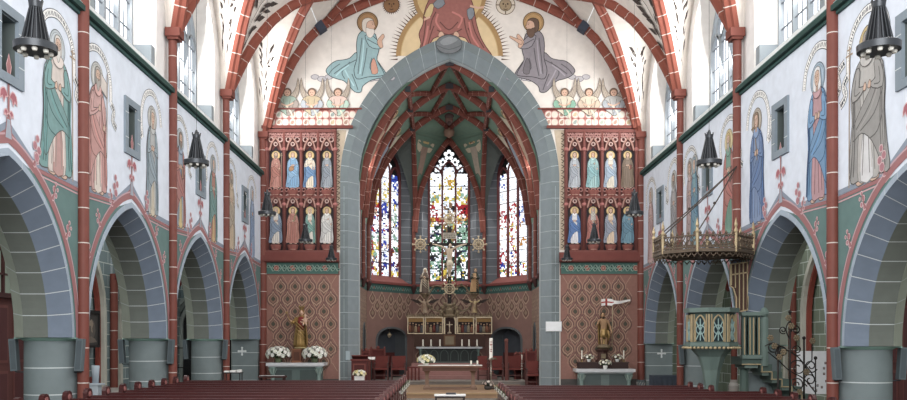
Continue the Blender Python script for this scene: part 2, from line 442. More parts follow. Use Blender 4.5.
for s2 in (-1, 1):
    for a, b, j in joints(Ltot, .56, .016):
        for q in range(1 if j else 3):
            n_ = 1 if j else 3; s0 = a + (b - a) * q / n_; s1 = a + (b - a) * (q + 1) / n_
            for (ya, aa, m_), (yb, ab, _) in zip(P, P[1:]):
                mb.face([ca(s0, ya, aa, s2), ca(s0, yb, ab, s2), ca(s1, yb, ab, s2), ca(s1, ya, aa, s2)], 'a9b4b7' if j else m_)
    # alternating joint across the flat face
    for z in [.28 + .56 * k for k in range(13)]: mb.box((XC + s2 * (AO - .135), YE - .041, z), (.012, .006, .5), '9fabaf')
structure(mb, 'chancel_arch')

# ---------------------------------------------------------------- chancel and apse
YC = 34.7; YA = 37.2; HX = 3.36; HA = 1.57; ZS = 6.6; CB = 1.9
def bp(x, Y=None):                           # barrel of the chancel, its crown sinking towards the apse
    z = arch_z(x, HX, CB, ZS); return z if Y is None else ZS + (z - ZS) * (1 + .1 * (YC - Y) / (YC - YE - .9))
YF = YE + .5
blk = brick('595e64', '62676d', '8e9498', 'yz', .6, .33, .012)
mb = MB()
for sd in (-1, 1):
    x = XC + sd * HX
    mb.face([(x, YE + .9, 0), (x, YC, 0), (x, YC, 3.9), (x, YE + .9, 3.9)], '8a6658')
    mb.face([(x, YE + .9, 3.9), (x, YC, 3.9), (x, YC, 4.24), (x, YE + .9, 4.24)], '355a55')
    mb.face([(x, YE + .9, 4.24), (x, YC, 4.24), (x, YC, ZS), (x, YE + .9, ZS)], brick('5d656b', '666e74', '9aa2a6', 'yz', .6, .33, .012))
    mb.face([(x, YE + .9, 0), (x, YE + .9, 13), (XC + sd * AI, YE + .9, 13), (XC + sd * AI, YE + .9, 0)], G1)
structure(mb, 'wall_chancel')
mb = MB('6f655e')
def step(y0, y1, z0, z1, xh, m):
    mb.box((XC, (y0 + y1) / 2, (z0 + z1) / 2), (2 * xh, y1 - y0, z1 - z0), m)
step(27.5, 32.8, 0, .17, 2.7, '9c7a5a'); step(27.46, 27.52, .12, .172, 2.72, 'a9885f')
step(YE, 38, -.1, .165, 3.3, '6f655e')
step(32.75, 37.6, .1, .32, 3.3, '807a74'); step(32.72, 32.8, .28, .325, 3.3, '9a948d')
for k in range(4): step(33.8 + .3 * k, 37.15, .3, .32 + .155 * (k + 1), 1.9 - .12 * k, 'a0706a')
structure(mb, 'floor_chancel')
# vault of the chancel: dark green cells, red net ribs
mb = MB('5f7d6b'); n = 24
xs = [-HX + 2 * HX * k / n for k in range(n + 1)]
for a, b in zip(xs, xs[1:]): 
    mb.face([(XC + a, YE + .5, bp(a, YF)), (XC + b, YE + .5, bp(b, YF)), (XC + b, YC, bp(b)), (XC + a, YC, bp(a))])
    for (p, q) in ((a, b),):
        zz = [arch_z(min(abs(t), AI), AI, CA, ZA) for t in (p, q)]
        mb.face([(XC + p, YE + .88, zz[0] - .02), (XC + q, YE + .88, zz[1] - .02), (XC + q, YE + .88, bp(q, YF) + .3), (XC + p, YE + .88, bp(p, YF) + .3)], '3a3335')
TJ = lambda q: V(XC, YC, 0)
FZ, FA = 6.6, 10.75
fc = ((FA - FZ) ** 2 - HA ** 2) / (2 * HA)
J = {sd: V(XC + sd * 1.5, 35.2, 10.55) for sd in (-1, 1)}
C_ = {sd: V(XC + sd * HA, YA, FZ) for sd in (-1, 1)}
K_ = {sd: V(XC + sd * HX, YC, ZS) for sd in (-1, 1)}
def desc(sd, t):                             # rib from J down to the apse corner
    a, c = J[sd], C_[sd]; return V(a.x + (c.x - a.x) * t, a.y + (c.y - a.y) * math.sin(t * PI / 2), c.z + (a.z - c.z) * math.cos(t * PI / 2))
def formC(t): x = HA * t; return V(XC + x, YA, arch_z(x, HA, fc, FZ))
OL = math.hypot(HX - HA, YA - YC); oc = ((10.3 - FZ) ** 2 - (OL / 2) ** 2) / OL
def formO(sd, t):                            # t 0 at chancel corner K, 1 at apse corner
    a, c = K_[sd], C_[sd]; p = a.lerp(c, t); p.z = arch_z((t - .5) * OL, OL / 2, oc, FZ); return p
for sd in (-1, 1):
    for q in range(10):
        t0, t1 = q / 10, (q + 1) / 10
        mb.face([desc(sd, t0), desc(sd, t1), formC(sd * t1), formC(sd * t0)], '587564')
        A = lambda t: V(XC + sd * (HX + (1.5 - HX) * t), YC, bp(HX + (1.5 - HX) * t))
        mb.face([A(t0), A(t1), formO(sd, t1 / 2), formO(sd, t0 / 2)], '525a57')
        mb.face([desc(sd, t0), desc(sd, t1), formO(sd, .5 + t1 / 2), formO(sd, .5 + t0 / 2)], '525a57')
    mb.face([A(1), J[sd], formO(sd, .5)], '525a57')
top = [V(XC + x, YC, bp(x)) for x in [-1.5 + .25 * k for k in range(13)]]
cr = V(XC, 36.2, 10.95)
for a, b in zip(top, top[1:]): mb.face([a, b, cr])
mb.face([top[0], J[-1], formC(0)]); mb.face([top[0], formC(0), cr]); mb.face([top[-1], J[1], formC(0)]); mb.face([top[-1], formC(0), cr])
structure(mb, 'ceiling_chancel')
mb = MB(); dn = lambda p: V((XC - p.x), 0, 6.0 - p.z)
sec = RIBSEC(.1, .2); CR = '74382d'; CJ = 'b98d80'
def crib(path, w=.1, tw=dn): rib(mb, path, tw, RIBSEC(w, w * 2), CR, CJ, .5, .018, 2)
for Y in (YE + .95, 32.6, YC):
    for sd in (-1, 1):
        crib([V(XC + sd * x, Y, bp(x, Y)) for x in [HX * (1 - k / 20) for k in range(21)]], .12)
        mb.box((XC + sd * 1.5, Y, bp(1.5, Y) - .12), (.2, .3, .2), '30363c'); 
    mb.box((XC, Y, bp(0, Y) - .15), (.3, .3, .2), '3d3a40')
for sd in (-1, 1):
    crib([V(XC + sd * 1.5, y_, min(bp(1.5, y_), bp(1.5) + .5)) for y_ in [YE + .9 + (YC - YE - .9) * k / 6 for k in range(7)]] + [desc(sd, k / 12) for k in range(1, 13)], .09)
    for Ya, Yb in ((YE + .95, 32.6), (32.6, YC)):
        crib([V(XC + sd * .72 * k / 4, Ya + (Yb - Ya) * k / 4, bp(.72 * k / 4, Ya + (Yb - Ya) * k / 4)) for k in range(5)], .08)
        crib([V(XC + sd * (.72 + 1.1 * k / 4), Yb + (Ya - Yb) * k / 4, bp(.72 + 1.1 * k / 4, Yb + (Ya - Yb) * k / 4)) for k in range(5)], .08)
        crib([V(XC + sd * (1.5 + 1.86 * k / 8), Ya + (Yb - Ya) * k / 8, bp(1.5 + 1.86 * k / 8, Ya + (Yb - Ya) * k / 8)) for k in range(9)], .07)
    crib([V(XC + sd * .72, YC, bp(.72)), cr.lerp(V(XC + sd * .72, YC, bp(.72)), .5), cr], .08)
    crib([formC(sd * k / 14) + V(0, -.08, 0) for k in range(15)], .1, lambda p: V(XC - p.x, -.6, 8 - p.z))
mb.lathe([(.02, 10.5), (.2, 10.6), (.24, 10.75), (.2, 10.9)], (XC, 36.2, 0), '8a6a58', 10)
# a carved head boss under the second crossing
structure(mb, 'ceiling_ribs_chancel')
mb = MB('6a4a42'); mb.ball((XC, YC + .25, 10.95), (.17, .15, .22)); mb.ball((XC, YC + .12, 10.93), (.05, .06, .07)); mb.ball((XC, YC + .2, 11.08), (.2, .17, .12), '4a3432'); mb.ball((XC, YC + .2, 10.8), (.11, .1, .1), '4a3432')
o = mb.build('head_boss'); tag(o, 'carved bearded head boss where the apse ribs cross above the middle window', 'carving')
# shafts of the chancel
mb = MB()
for x, y, r in [(XC + sd * (HX - .05), YC - .03, .09) for sd in (-1, 1)] + [(XC + sd * (HX - .06), YE + 1.0, .1) for sd in (-1, 1)] + [(XC + sd * (HX - .06), 32.6, .08) for sd in (-1, 1)] + [(XC + sd * (HA - .03), YA - .06, .08) for sd in (-1, 1)]:
    z0 = 4.25
    pr = [(r, z0)]; ms_ = []
    for a, b, j in joints(7.3 - z0, .6, .02): pr.append((r, z0 + b)); ms_.append(mat(CJ if j else CR, .6))
    mb.lathe(pr, (x, y, 0), n=10, mats=ms_)
    mb.lathe([(.01, z0 - .35), (r * .7, z0 - .3), (r * 1.1, z0 - .18), (r * 1.7, z0 - .05), (r * 1.7, z0 + .03), (r, z0 + .05)], (x, y, 0), '4a2c2a', 10)
structure(mb, 'chancel_shafts')
# string course along dado
mb = MB('7d3d38')
pts = [V(XC - HX, YE + .9, 4.28), V(XC - HX, YC, 4.28), V(XC - HA, YA, 4.28), V(XC + HA, YA, 4.28), V(XC + HX, YC, 4.28), V(XC + HX, YE + .9, 4.28)]
for a, b in zip(pts, pts[1:]): mb.bar(a, b, .16, .1)
structure(mb, 'trim_4')
# ================================================================ apse facets, stained glass
GEM = {'w': 'f4f6fa', 'v': 'dfe6f2', 'y': 'e8cf5a', 'o': 'c98a3a', 'r': 'b3202c', 'R': '6e1420', 'b': '2a45b8', 'B': '141c5a', 's': '86a6dc', 'g': '3f7a55', 'G': '1c3d30', 'p': '6a3a86', 'k': '17181d', 'n': '8a6a4a', 'f': 'e8c2a8', 'a': '9fc4b0'}
GE = {'w': 1.5, 'v': 1.2}
def gem(c): return mat(GEM[c], emit=GE.get(c, .95))
def pick(s): return R.choice(s)
GK = {}
def glass_color(*a):
    k = (a[0], a[1], int((a[2] + 2) * 1.6), int(a[3] / .2 + .35 * math.sin(a[2] * 5)))
    if k not in GK: GK[k] = glass_color_(*a)
    c = GK[k] if R.random() < .68 else glass_color_(*a); return 'w' if c != 'w' and R.random() < {'m': .05, 'l': .14, 'r': .36}[a[0]] else c  # extra white pieces put the glare of daylight into the glass colours
def glass_color_(win, li, fx, z, zs):
    """colour letter for a piece of glass; li = light (0..2), fx = -1..1 across the light, z height"""
    h = z
    if win == 'm':
        if h > 9.35: return pick('wwvvw')
        if h > 8.3: return pick('wwwwwwyv') if not (li == 1 and abs(fx) < .9 and 8.55 < h < 8.9) else pick('yyow')
        if h > 7.9: return pick('yywwwa')
        if h > 7.3:
            d = abs((li - 1) * 2.2 + fx); 
            if li != 1 and (li - 1) * fx > -.2 and h < 7.9: return pick('rrrwR')
            return pick('wwvkn') if li == 1 else pick('wwwwr')
        if h > 7.0: return pick('rryofwk')
        if li == 1: return pick('gGawyknv')
        return pick('gGgGwvyaBkawwa')
    if win == 'l':
        if h > 8.6: return pick('bbbsww') if li == 2 else pick('wwwwvvbs')
        if h > 7.6: return pick('wwyywv') if li != 2 else pick('wwbvw')
        if h > 6.8: return pick('rrfbkoww') if li == 0 else (pick('bbBbwpww') if li == 1 else pick('wwwyabv'))
        if h > 6.35: return pick('bwBwrpw') if li < 2 else pick('wwvak')
        if h > 6.0: return pick('wwvwa')
        if h > 5.2: return pick('wryfwna') if li == 0 else (pick('wwfvBb') if li == 1 else pick('wwvgoR'))
        if h > 4.85: return pick('bBpBwRb') if li else pick('RrnpBw')
        return pick('wwvvwyr')
    if h > 8.4: return pick('bbswww') if li == 0 else pick('wwwv')
    if h > 7.6: return pick('wwwwv')
    if h > 7.0: return pick('wwbbsv') if li == 2 else pick('rrwwwo')
    if h > 6.7: return pick('bbsw') if li == 2 else pick('rRrw')
    if h > 5.7: return pick('wwwwvow') if li != 1 else pick('wwryww')
    if h > 5.1: return pick('rrRfbkww') if li < 2 else pick('wwwv')
    if h > 4.8: return pick('ggayrbw')
    return pick('wwwwbry')
RV = .3
def facet(name, P0, P1, top, win, hw, sill, spring, apx, dep, out_name):
    """one wall of the apse with a window; P0 -> P1 runs to the viewer's right"""
    P0, P1 = Vector(P0), Vector(P1); U = (P1 - P0).normalized(); L = (P1 - P0).length; mid = (P0 + P1) / 2
    N = V(-U.y, U.x, 0)                              # away from the choir
    to = lambda s, z, d=0.: mid + U * s + N * d + V(0, 0, z)
    ax = 'xz' if abs(U.x) > .9 else 'yz'
    wallm = brick('565b62', '5f646b', '8b9197', ax, .62, .34, .012)
    h = L / 2; c = ((top - ZS) ** 2 - h * h) / (2 * h); ci = ((apx - spring) ** 2 - hw * hw) / (2 * hw)
    def outl(a, z0, zs, cc): return [(-a, z0)] + arch_pts(a, cc, zs, 12) + [(a, z0)]
    O = outl(h, 4.28, ZS, c); I = outl(hw + RV, sill - .3, spring, ((apx + .22 - spring) ** 2 - (hw + RV) ** 2) / (2 * (hw + RV))); G = outl(hw, sill, spring, ci)
    mb = MB()
    for (a, b), (c2, d), (e, f), (g, h_) in zip(O, O[1:], I, I[1:]): mb.face([to(a, b), to(c2, d), to(g, h_), to(e, f)], wallm)
    for (a, b), (c2, d), (e, f), (g, h_) in zip(I, I[1:], G, G[1:]): mb.face([to(a, b), to(c2, d), to(g, h_, dep), to(e, f, dep)], wallm)
    mb.face([to(-h, 4.28), to(h, 4.28), to(hw + RV, sill - .3), to(-hw - .34, sill - .3)], wallm)
    mb.face([to(-hw - .34, sill - .3), to(hw + RV, sill - .3), to(hw, sill, dep), to(-hw, sill, dep)], '8a4a44')
    mb.face([to(-h, 3.9), to(h, 3.9), to(h, 4.28), to(-h, 4.28)], '355a55')
    # dado, with an arched recess on the slanting walls
    if win == 'm': mb.face([to(-h, 0), to(h, 0), to(h, 3.9), to(-h, 3.9)], '86635a')
    else:
        rx, rh, zb, zt_, zs_ = 0.05 * (1 if win == 'l' else -1), .98, .32, 2.42, 1.95
        A = [(-rh, zb), (-rh, zs_)] + [(-rh * math.cos(PI * k / 10), zs_ + (zt_ - zs_) * math.sin(PI * k / 10)) for k in range(1, 10)] + [(rh, zs_), (rh, zb)]
        B = [(-h, zb), (-h, 2.2)] + [(-h + 2 * h * k / 10, 3.9) for k in range(1, 10)] + [(h, 2.2), (h, zb)]
        for (a, b), (c2, d), (e, f), (g, h_) in zip(B, B[1:], A, A[1:]): mb.face([to(a, b), to(c2, d), to(g + rx, h_), to(e + rx, f)], '86635a')
        mb.face([to(-h, 2.2), to(-h, 3.9), to(-h + .2 * h, 3.9)], '86635a'); mb.face([to(h, 2.2), to(h, 3.9), to(h - .2 * h, 3.9)], '86635a')
        mb.face([to(-h, 0), to(h, 0), to(h, zb), to(-h, zb)], '86635a')
        for (a, b), (c2, d) in zip(A, A[1:]):
            mb.face([to(a + rx, b), to(c2 + rx, d), to(c2 + rx, d, .6), to(a + rx, b, .6)], '50565a')
            mb.bar(to(a + rx, b, -.01), to(c2 + rx, d, -.01), .08, .08, '5a6063')
        mb.face([to(a + rx, b, .6) for a, b in A], '4a5058')
        mb.face([to(-rh + rx, zb), to(rh + rx, zb), to(rh + rx, zb, .6), to(-rh + rx, zb, .6)], '3a3c40')
    structure(mb, name)
    # tracery and bars
    mf = MB('6b3335'); lw = 2 * hw / 3; d = dep - .02
    gp = [to(a, b, d) for a, b in G]
    for a, b in zip(gp, gp[1:]): mf.bar(a, b, .1, .12, up=N)
    for s in (-lw / 2, lw / 2): mf.bar(to(s, sill, d), to(s, spring + .25, d), .085, .12, up=N)
    z = sill + .55
    while z < spring: mf.bar(to(-hw, z, d), to(hw, z, d), .02, .03, '3c2a2c', up=N); z += .52
    for s in (-lw, 0, lw):
        ap = [to(s + a, b, d) for a, b in arch_pts(lw / 2, .25, spring - .1 + (.25 if s == 0 else 0), 5)]
        for a, b in zip(ap, ap[1:]): mf.bar(a, b, .07, .1, up=N)
    lobes = [(0, spring + .92, .27), (-.27, spring + .6, .22), (.27, spring + .6, .22), (-.5, spring + .32, .2), (.5, spring + .32, .2)] if win == 'm' else [(0, spring + .75, .24), (-.3, spring + .42, .2), (.3, spring + .42, .2)]
    fr = structure(mf, out_name)
    mg = MB(); cell = .125
    za = lambda s: arch_z(s, hw, ci, spring) if abs(s) < hw else spring
    for li, s0 in enumerate((-lw, 0, lw)):
        nx = 8; cw = lw / nx; nz = int((apx - sill) / .072); cz = (apx - sill) / nz
        gv = [[(s0 - lw / 2 + k * cw + (R.uniform(-.4, .4) * cw if 0 < k < nx else 0), sill + q * cz + R.uniform(-.3, .3) * cz * (q > 0)) for k in range(nx + 1)] for q in range(nz + 1)]
        for q in range(nz):
            for k in range(nx):
                p = [gv[q][k], gv[q][k + 1], gv[q + 1][k + 1], gv[q + 1][k]]
                if max(z_ for _, z_ in p) > min(spring + (.42 if li == 1 else .16), za(p[0][0]), za(p[1][0])): continue
                mx_, mz_ = sum(a for a, _ in p) / 4, sum(b for _, b in p) / 4
                if R.random() < .035 * (win == 'm'): continue
                col = gem(glass_color(win, li, (mx_ - s0) / (lw / 2), mz_, spring))
                mg.face([to(mx_ + (a - mx_) * .9, mz_ + (b - mz_) * .9, dep) for a, b in p], col)
    for lx, lz, lr in lobes:
        for q in range(5):
            a = 2 * PI * q / 5 + .3
            pts = [to(lx + lr * .56 * math.cos(a) + lr * .33 * math.cos(t * PI / 4), lz + lr * .56 * math.sin(a) + lr * .33 * math.sin(t * PI / 4), dep - .012) for t in range(8)]
            mg.face(pts, gem(pick('wwvw')))
    mg.face([to(a, b, dep + .02) for a, b in G], '15161a')
    g = structure(mg, out_name + '_stained_glass'); g.parent = fr
    return to
KL, CL, CRr, KR = V(XC - HX, YC, 0), V(XC - HA, YA, 0), V(XC + HA, YA, 0), V(XC + HX, YC, 0)
toM = facet('wall_apse', CL, CRr, FA, 'm', .88, 4.5, 9.15, 10.55, .4, 'window_11')
toL = facet('wall_apse_left', KL, CL, 10.3, 'l', .98, 4.62, 8.9, 10.0, .35, 'window_12')
toR = facet('wall_apse_right', CRr, KR, 10.3, 'r', .98, 4.62, 8.9, 10.0, .35, 'window_13')

# ---------------------------------------------------------------- aisles
for sd in (-1, 1):
    side = 'left' if sd < 0 else 'right'; XO = sd * 9.95
    h1, h2 = ('6f8386', '66797d') if sd < 0 else ('77836f', '6d7967')  # right blocks greener: the greenish light there is put into their colour
    bk = brick(h1, h2, 'b9c2bb', 'yz', .62, .34, .013)
    mb = MB()
    for Y0, Y1, Ym in zip(SH, SH[1:], MIDS):
        A = [(-1.85, 0.)] + arch_pts(1.85, .5, 2.5, 10) + [(1.85, 0.)]
        B = [(-2.45, 0.)] + [(-2.45 if k == 0 else 2.45 if k == 20 else -2.45 + 4.9 * k / 20, 6.2 if 0 < k < 20 else 3) for k in range(21)] + [(2.45, 0.)]
        for (a, b), (c, d), (e, f), (g, h_) in zip(B, B[1:], A, A[1:]): mb.face([(XO, Ym + a, b), (XO, Ym + c, d), (XO, Ym + g, h_), (XO, Ym + e, f)], bk)
        mb.face([(XO, Ym - 2.45, 3), (XO, Ym - 2.45, 6.2), (XO, Ym - 2.2, 6.2)], bk); mb.face([(XO, Ym + 2.45, 3), (XO, Ym + 2.45, 6.2), (XO, Ym + 2.2, 6.2)], bk)
        for (a, b), (c, d) in zip(A, A[1:]):
            mb.bar((XO - sd * .03, Ym + a, b), (XO - sd * .03, Ym + c, d), .16, .12, 'b5b3a6', up=(1, 0, 0))
            mb.bar((XO + sd * .08, Ym + a * .93, b * .985), (XO + sd * .08, Ym + c * .93, d * .985), .1, .12, '8f3c30', up=(1, 0, 0))
            mb.face([(XO, Ym + a, b), (XO, Ym + c, d), (XO + sd * .25, Ym + c, d), (XO + sd * .25, Ym + a, b)], '70736c')
        mb.face([(XO + sd * .2, Ym + a, b) for a, b in A], bk)
    structure(mb, 'wall_aisle_' + side)
    for Y in [y for y in SH[1:] if abs(y - 19.85) > .1]:
        mb = MB(); pr = [(.11, .5)]; ms_ = []
        for a, b, j in joints(3.3, .6, .02): pr.append((.11, .5 + b)); ms_.append(mat(JNT if j else RED, .6))
        mb.lathe(pr, (XO - sd * .1, Y, 0), n=12, mats=ms_); mb.lathe([(.2, 0), (.2, .3), (.14, .4), (.14, .5)], (XO - sd * .1, Y, 0), 'a39c96', 12)
        pth = [V(sd * (9.8 - 2.0 * (k / 12)), Y, 3.7 + 1.9 * math.sin(k / 12 * PI / 2)) for k in range(13)]
        rib(mb, pth, lambda p: V(0, 0, -1), RIBSEC(.14, .22), '7b3430', JNT)
        structure(mb, 'aisle_shaft')
        for s2 in (-1, 1):
            if Y > 29 and s2 > 0: continue
            mb = MB(); pth = [V(sd * (9.75 - 2.0 * k / 12), Y + s2 * 2.45 * k / 12, 3.7 + 2.1 * math.sin(k / 12 * PI / 2)) for k in range(13)]
            rib(mb, pth, lambda p: V(0, 0, -1), RIBSEC(.1, .18), '7b3430', JNT); structure(mb, 'ceiling_rib_aisle')
    mb = MB(bk); mb.face([(XO, SH[-1], 0), (XO, 31.3, 0), (XO, 31.3, 6.2), (XO, SH[-1], 6.2)]); structure(mb, 'wall_aisle_corner_' + side)
    mb = MB('5e625c'); mb.face([(sd * (W + 1), SH[0], 6.15), (XO, SH[0], 6.15), (XO, 31.2, 6.15), (sd * (W + 1), 31.2, 6.15)])
    structure(mb, 'ceiling_aisle_' + side)
    mb = MB(brick(h1, h2, 'aab2ab', 'xz', .62, .34, .013)); mb.face([(sd * (W + .05), 31.2, 0), (XO, 31.2, 0), (XO, 31.2, 6.2), (sd * (W + .05), 31.2, 6.2)]); structure(mb, 'wall_aisle_end_' + side)
# ================================================================ wall paintings
def sh(h, f):
    h = h.lstrip('#'); c = [max(0, min(255, int(int(h[i:i+2], 16) * f))) for i in (0, 2, 4)]; return '%02x%02x%02x' % tuple(c)
SKIN, DRK = 'cfa58c', '5a4640'
def face_(P, x, y, r, hair=None, beard=None, veil=None, turn=0, skin=SKIN):
    """a small painted head: hair or veil, face, eyes, nose, mouth, beard"""
    q = lambda pts: [(x + a * r, y + b * r) for a, b in pts]
    if veil: P.poly(q([(0, 1.5), (.8, 1.2), (1.05, .2), (1.2, -1.2), (.6, -1.7), (-.6, -1.7), (-1.2, -1.2), (-1.05, .2), (-.8, 1.2)]), veil, sh(veil, .55), r * .1, 2)
    elif hair: P.poly(q([(0, 1.42), (.75, 1.15), (1.0, .3), (.95, -.8), (.6, -1.1), (-.6, -1.1), (-.95, -.8), (-1.0, .3), (-.75, 1.15)]), hair, sh(hair, .5), r * .1, 2)
    P.poly(q([(-.35, -.8), (.35, -.8), (.4, -1.7), (-.4, -1.7)]), sh(skin, .82))
    P.poly(q([(0, 1.0), (.55, .8), (.72, .1), (.55, -.65), (0, -1.1), (-.55, -.65), (-.72, .1), (-.55, .8)]), skin, sh(skin, .5), r * .08, 2)
    if beard: P.poly(q([(-.66, -.1), (-.4, -.35), (0, -.3), (.4, -.35), (.66, -.1), (.55, -1.1), (.15, -1.9), (-.15, -1.9), (-.55, -1.1)]), beard, sh(beard, .6), r * .08, 2)
    t = turn * .2
    for s in (-.3, .3):
        P.disc(x + (s + t) * r, y + .18 * r, r * .1, DRK, n=8); P.line([(x + (s - .18 + t) * r, y + .4 * r), (x + (s + .18 + t) * r, y + .42 * r)], r * .08, DRK)
    P.line([(x + t * r, y + .25 * r), (x + (t + .1) * r, y - .15 * r), (x + t * r, y - .2 * r)], r * .07, sh(skin, .6))
    P.line([(x + (t - .2) * r, y - .48 * r), (x + (t + .2) * r, y - .48 * r)], r * .1, '8a4a44')
def squig(P, pts, w, face='e9e9e6', line='3f4650'):
    """a ribbon with rows of tiny strokes"""
    pts = smooth2(pts, 4, False); up = []; lo = []
    for i, (a, b) in enumerate(pts):
        c, d = pts[min(i + 1, len(pts) - 1)]; e, f = pts[max(i - 1, 0)]; L = math.hypot(c - e, d - f) or 1
        nx, ny = -(d - f) / L * w / 2, (c - e) / L * w / 2; up.append((a + nx, b + ny)); lo.append((a - nx, b - ny))
    P.k += P.step
    for i in range(len(pts) - 1): P.mb.face([P.p3(*q) for q in (up[i], up[i + 1], lo[i + 1], lo[i])], mat(face, .8, var=.0))
    P.line(up, w * .1, line); P.line(lo, w * .1, line)
    P.k += P.step
    for i in range(1, len(pts) - 1):
        for t in (.15, .55):
            a = (up[i][0] * .75 + lo[i][0] * .25, up[i][1] * .75 + lo[i][1] * .25); b = (up[i][0] * .25 + lo[i][0] * .75, up[i][1] * .25 + lo[i][1] * .75)
            dx, dy = (pts[i + 1][0] - pts[i][0]) * t, (pts[i + 1][1] - pts[i][1]) * t; s = w * .1
            P.mb.face([P.p3(*q) for q in ((a[0] + dx - s, a[1] + dy), (a[0] + dx + s, a[1] + dy), (b[0] + dx + s * 2, b[1] + dy), (b[0] + dx, b[1] + dy))], mat(line, .8, var=0))
def saint(P, ox, oy, h, fl=1, wd=1.2, robe='b0706a', mantle='4f8684', hair='9a8a7a', halo='b9bcb8', beard=None, veil=None, attr=None, line='56524f', scroll=None, pose=0, under=None, skin=SKIN, feet=True, hem=None):
    """standing robed figure, feet at (ox, oy), height h"""
    q = lambda pts: [(ox + fl * a * h * wd, oy + b * h) for a, b in pts]; lw = h * .006
    L = lambda pts, c, w=1., sm=3: P.line(q(pts), lw * w, c, sm)
    if scroll: 
        for s in scroll: squig(P, [(ox + fl * a * h * 1.28, oy + .9 * h + (b - .9) * h * 1.3) for a, b in s], h * .056)
    P.disc(ox, oy + .895 * h, .118 * h, halo, line=sh(halo, .6), lw=lw * 1.2, n=26); P.disc(ox, oy + .895 * h, .098 * h, sh(halo, 1.12), line=sh(halo, .8), lw=lw * .7, n=26)
    if attr == 'staff': L([(.17, .0), (.165, .96)], 'a58f78', 2.2, 0); L([(.135, .9), (.2, .9)], 'a58f78', 2, 0); L([(.145, .94), (.19, .94)], 'a58f78', 1.6, 0)
    if feet:
        for s in (-.06, .06): P.poly(q([(s - .035, .0), (s - .03, .035), (s + .02, .04), (s + .045, .01), (s + .02, -.012)]), skin, sh(skin, .5), lw, 2)
    # mantle behind
    P.poly(q([(-.045, .82), (-.11, .76), (-.15, .6), (-.145, .42), (-.165, .2), (-.185, .03), (-.1, .022), (-.02, .06), (.06, .03), (.15, .025), (.165, .2), (.14, .42), (.15, .6), (.11, .76), (.045, .82)]), mantle, line, lw * 1.3, 3)
    # robe in front
    P.poly(q([(-.05, .81), (-.075, .66), (-.055, .5), (-.07, .3), (-.1, .03), (-.02, .012), (.08, .02), (.085, .25), (.06, .5), (.075, .66), (.05, .81)]), robe, sh(robe, .6), lw, 3)
    if under: P.poly(q([(.0, .45), (-.03, .25), (-.05, .02), (.06, .015), (.05, .25)]), under, sh(under, .65), lw, 2)
    D, Lt = sh(robe, .72), sh(robe, 1.14)
    for pts in ([(-.03, .6), (-.045, .35), (-.065, .06)], [(.0, .55), (-.01, .3), (-.02, .05)], [(.035, .6), (.03, .35), (.045, .05)]): L(pts, D, 1.6)
    for pts in ([(-.015, .6), (-.028, .3), (-.04, .08)], [(.05, .5), (.055, .3), (.062, .08)]): L(pts, Lt, 1.8)
    D, Lt = sh(mantle, .7), sh(mantle, 1.15)
    # diagonal fall of the mantle across the body
    if pose != 2:
        P.poly(q([(-.12, .74), (-.05, .62), (.05, .5), (.12, .4), (.13, .3), (.05, .33), (-.04, .25), (-.12, .1), (-.15, .2), (-.14, .42), (-.148, .6)]), sh(mantle, .96), line, lw, 3)
        for pts in ([(-.11, .66), (-.03, .5), (.1, .37)], [(-.13, .55), (-.06, .42), (.06, .35)], [(-.135, .42), (-.09, .3), (-.02, .27)]): L(pts, D, 1.6)
        for pts in ([(-.1, .6), (-.03, .46), (.09, .35)], [(-.13, .35), (-.11, .2), (-.12, .12)]): L(pts, Lt, 2)
    for s in (-1, 1):
        for a in ((.13, .7, .125, .4, .15, .06), (.115, .6, .11, .35, .125, .06)): L([(s * a[0], a[1]), (s * a[2], a[3]), (s * a[4], a[5])], D, 1.4)
        L([(s * .14, .55), (s * .135, .3), (s * .158, .08)], Lt, 1.8)
    if hem: L([(.16, .05), (.15, .2), (.125, .42), (.135, .6), (.1, .75)], hem, 4); L([(-.165, .05), (-.15, .2), (-.13, .42)], hem, 4)
    # sleeves and hands
    for s in (-1, 1):
        hx, hy = (.02 * s, .615) if pose != 1 else ((.03, .66) if s < 0 else (.1, .52))
        P.poly(q([(s * .09, .77), (s * .135, .66), (s * .13, .56), (hx + s * .03, hy - .03), (hx, hy + .015), (s * .07, .64), (s * .06, .74)]), sh(mantle if pose != 1 else robe, 1.03), line, lw, 2)
        L([(s * .1, .7), (s * .11, .6), (hx + s * .04, hy - .01)], D, 1.3)
        P.poly([(ox + fl * hx * h * wd + a * h, oy + hy * h + b * h) for a, b in [(-.02, -.01), (-.012, .02), (.008, .035), (.022, .012), (.012, -.018)]], skin, sh(skin, .5), lw * .8, 2)
    if attr == 'book': P.poly(q([(.03, .5), (.1, .52), (.1, .64), (.03, .62)]), '7a4038', line, lw); L([(.045, .515), (.045, .62)], 'd8c090', 1.4, 0)
    if attr == 'sword': L([(.1, .62), (.13, .08)], 'b8bcc0', 2.6, 0); L([(.075, .55), (.14, .56)], 'a58f58', 2, 0)
    if attr == 'cross': L([(-.02, .55), (.06, .98)], '8d7860', 3, 0); L([(-.02, .87), (.11, .85)], '8d7860', 3, 0)
    if attr == 'palm': L([(.02, .6), (.07, .8), (.12, .9)], '6f8a5a', 3)
    if attr == 'harp': P.poly(q([(-.1, .5), (-.05, .45), (.02, .5), (.02, .58), (-.06, .6)]), 'a5744a', line, lw, 2); L([(-.03, .54), (.12, .66)], '7a5236', 2, 0)
    if attr == 'child': P.disc(ox + fl * .06 * h, oy + .68 * h, .035 * h, SKIN, line=line, lw=lw); P.poly(q([(.0, .52), (.09, .5), (.1, .64), (.03, .65)]), 'd8d0c0', line, lw, 2)
    if attr == 'banner': L([(.15, .3), (.16, .98)], '8d7860', 2, 0); P.poly(q([(.15, .9), (-.02, .98), (-.04, .86), (.15, .78)]), 'cdc2b8', line, lw)
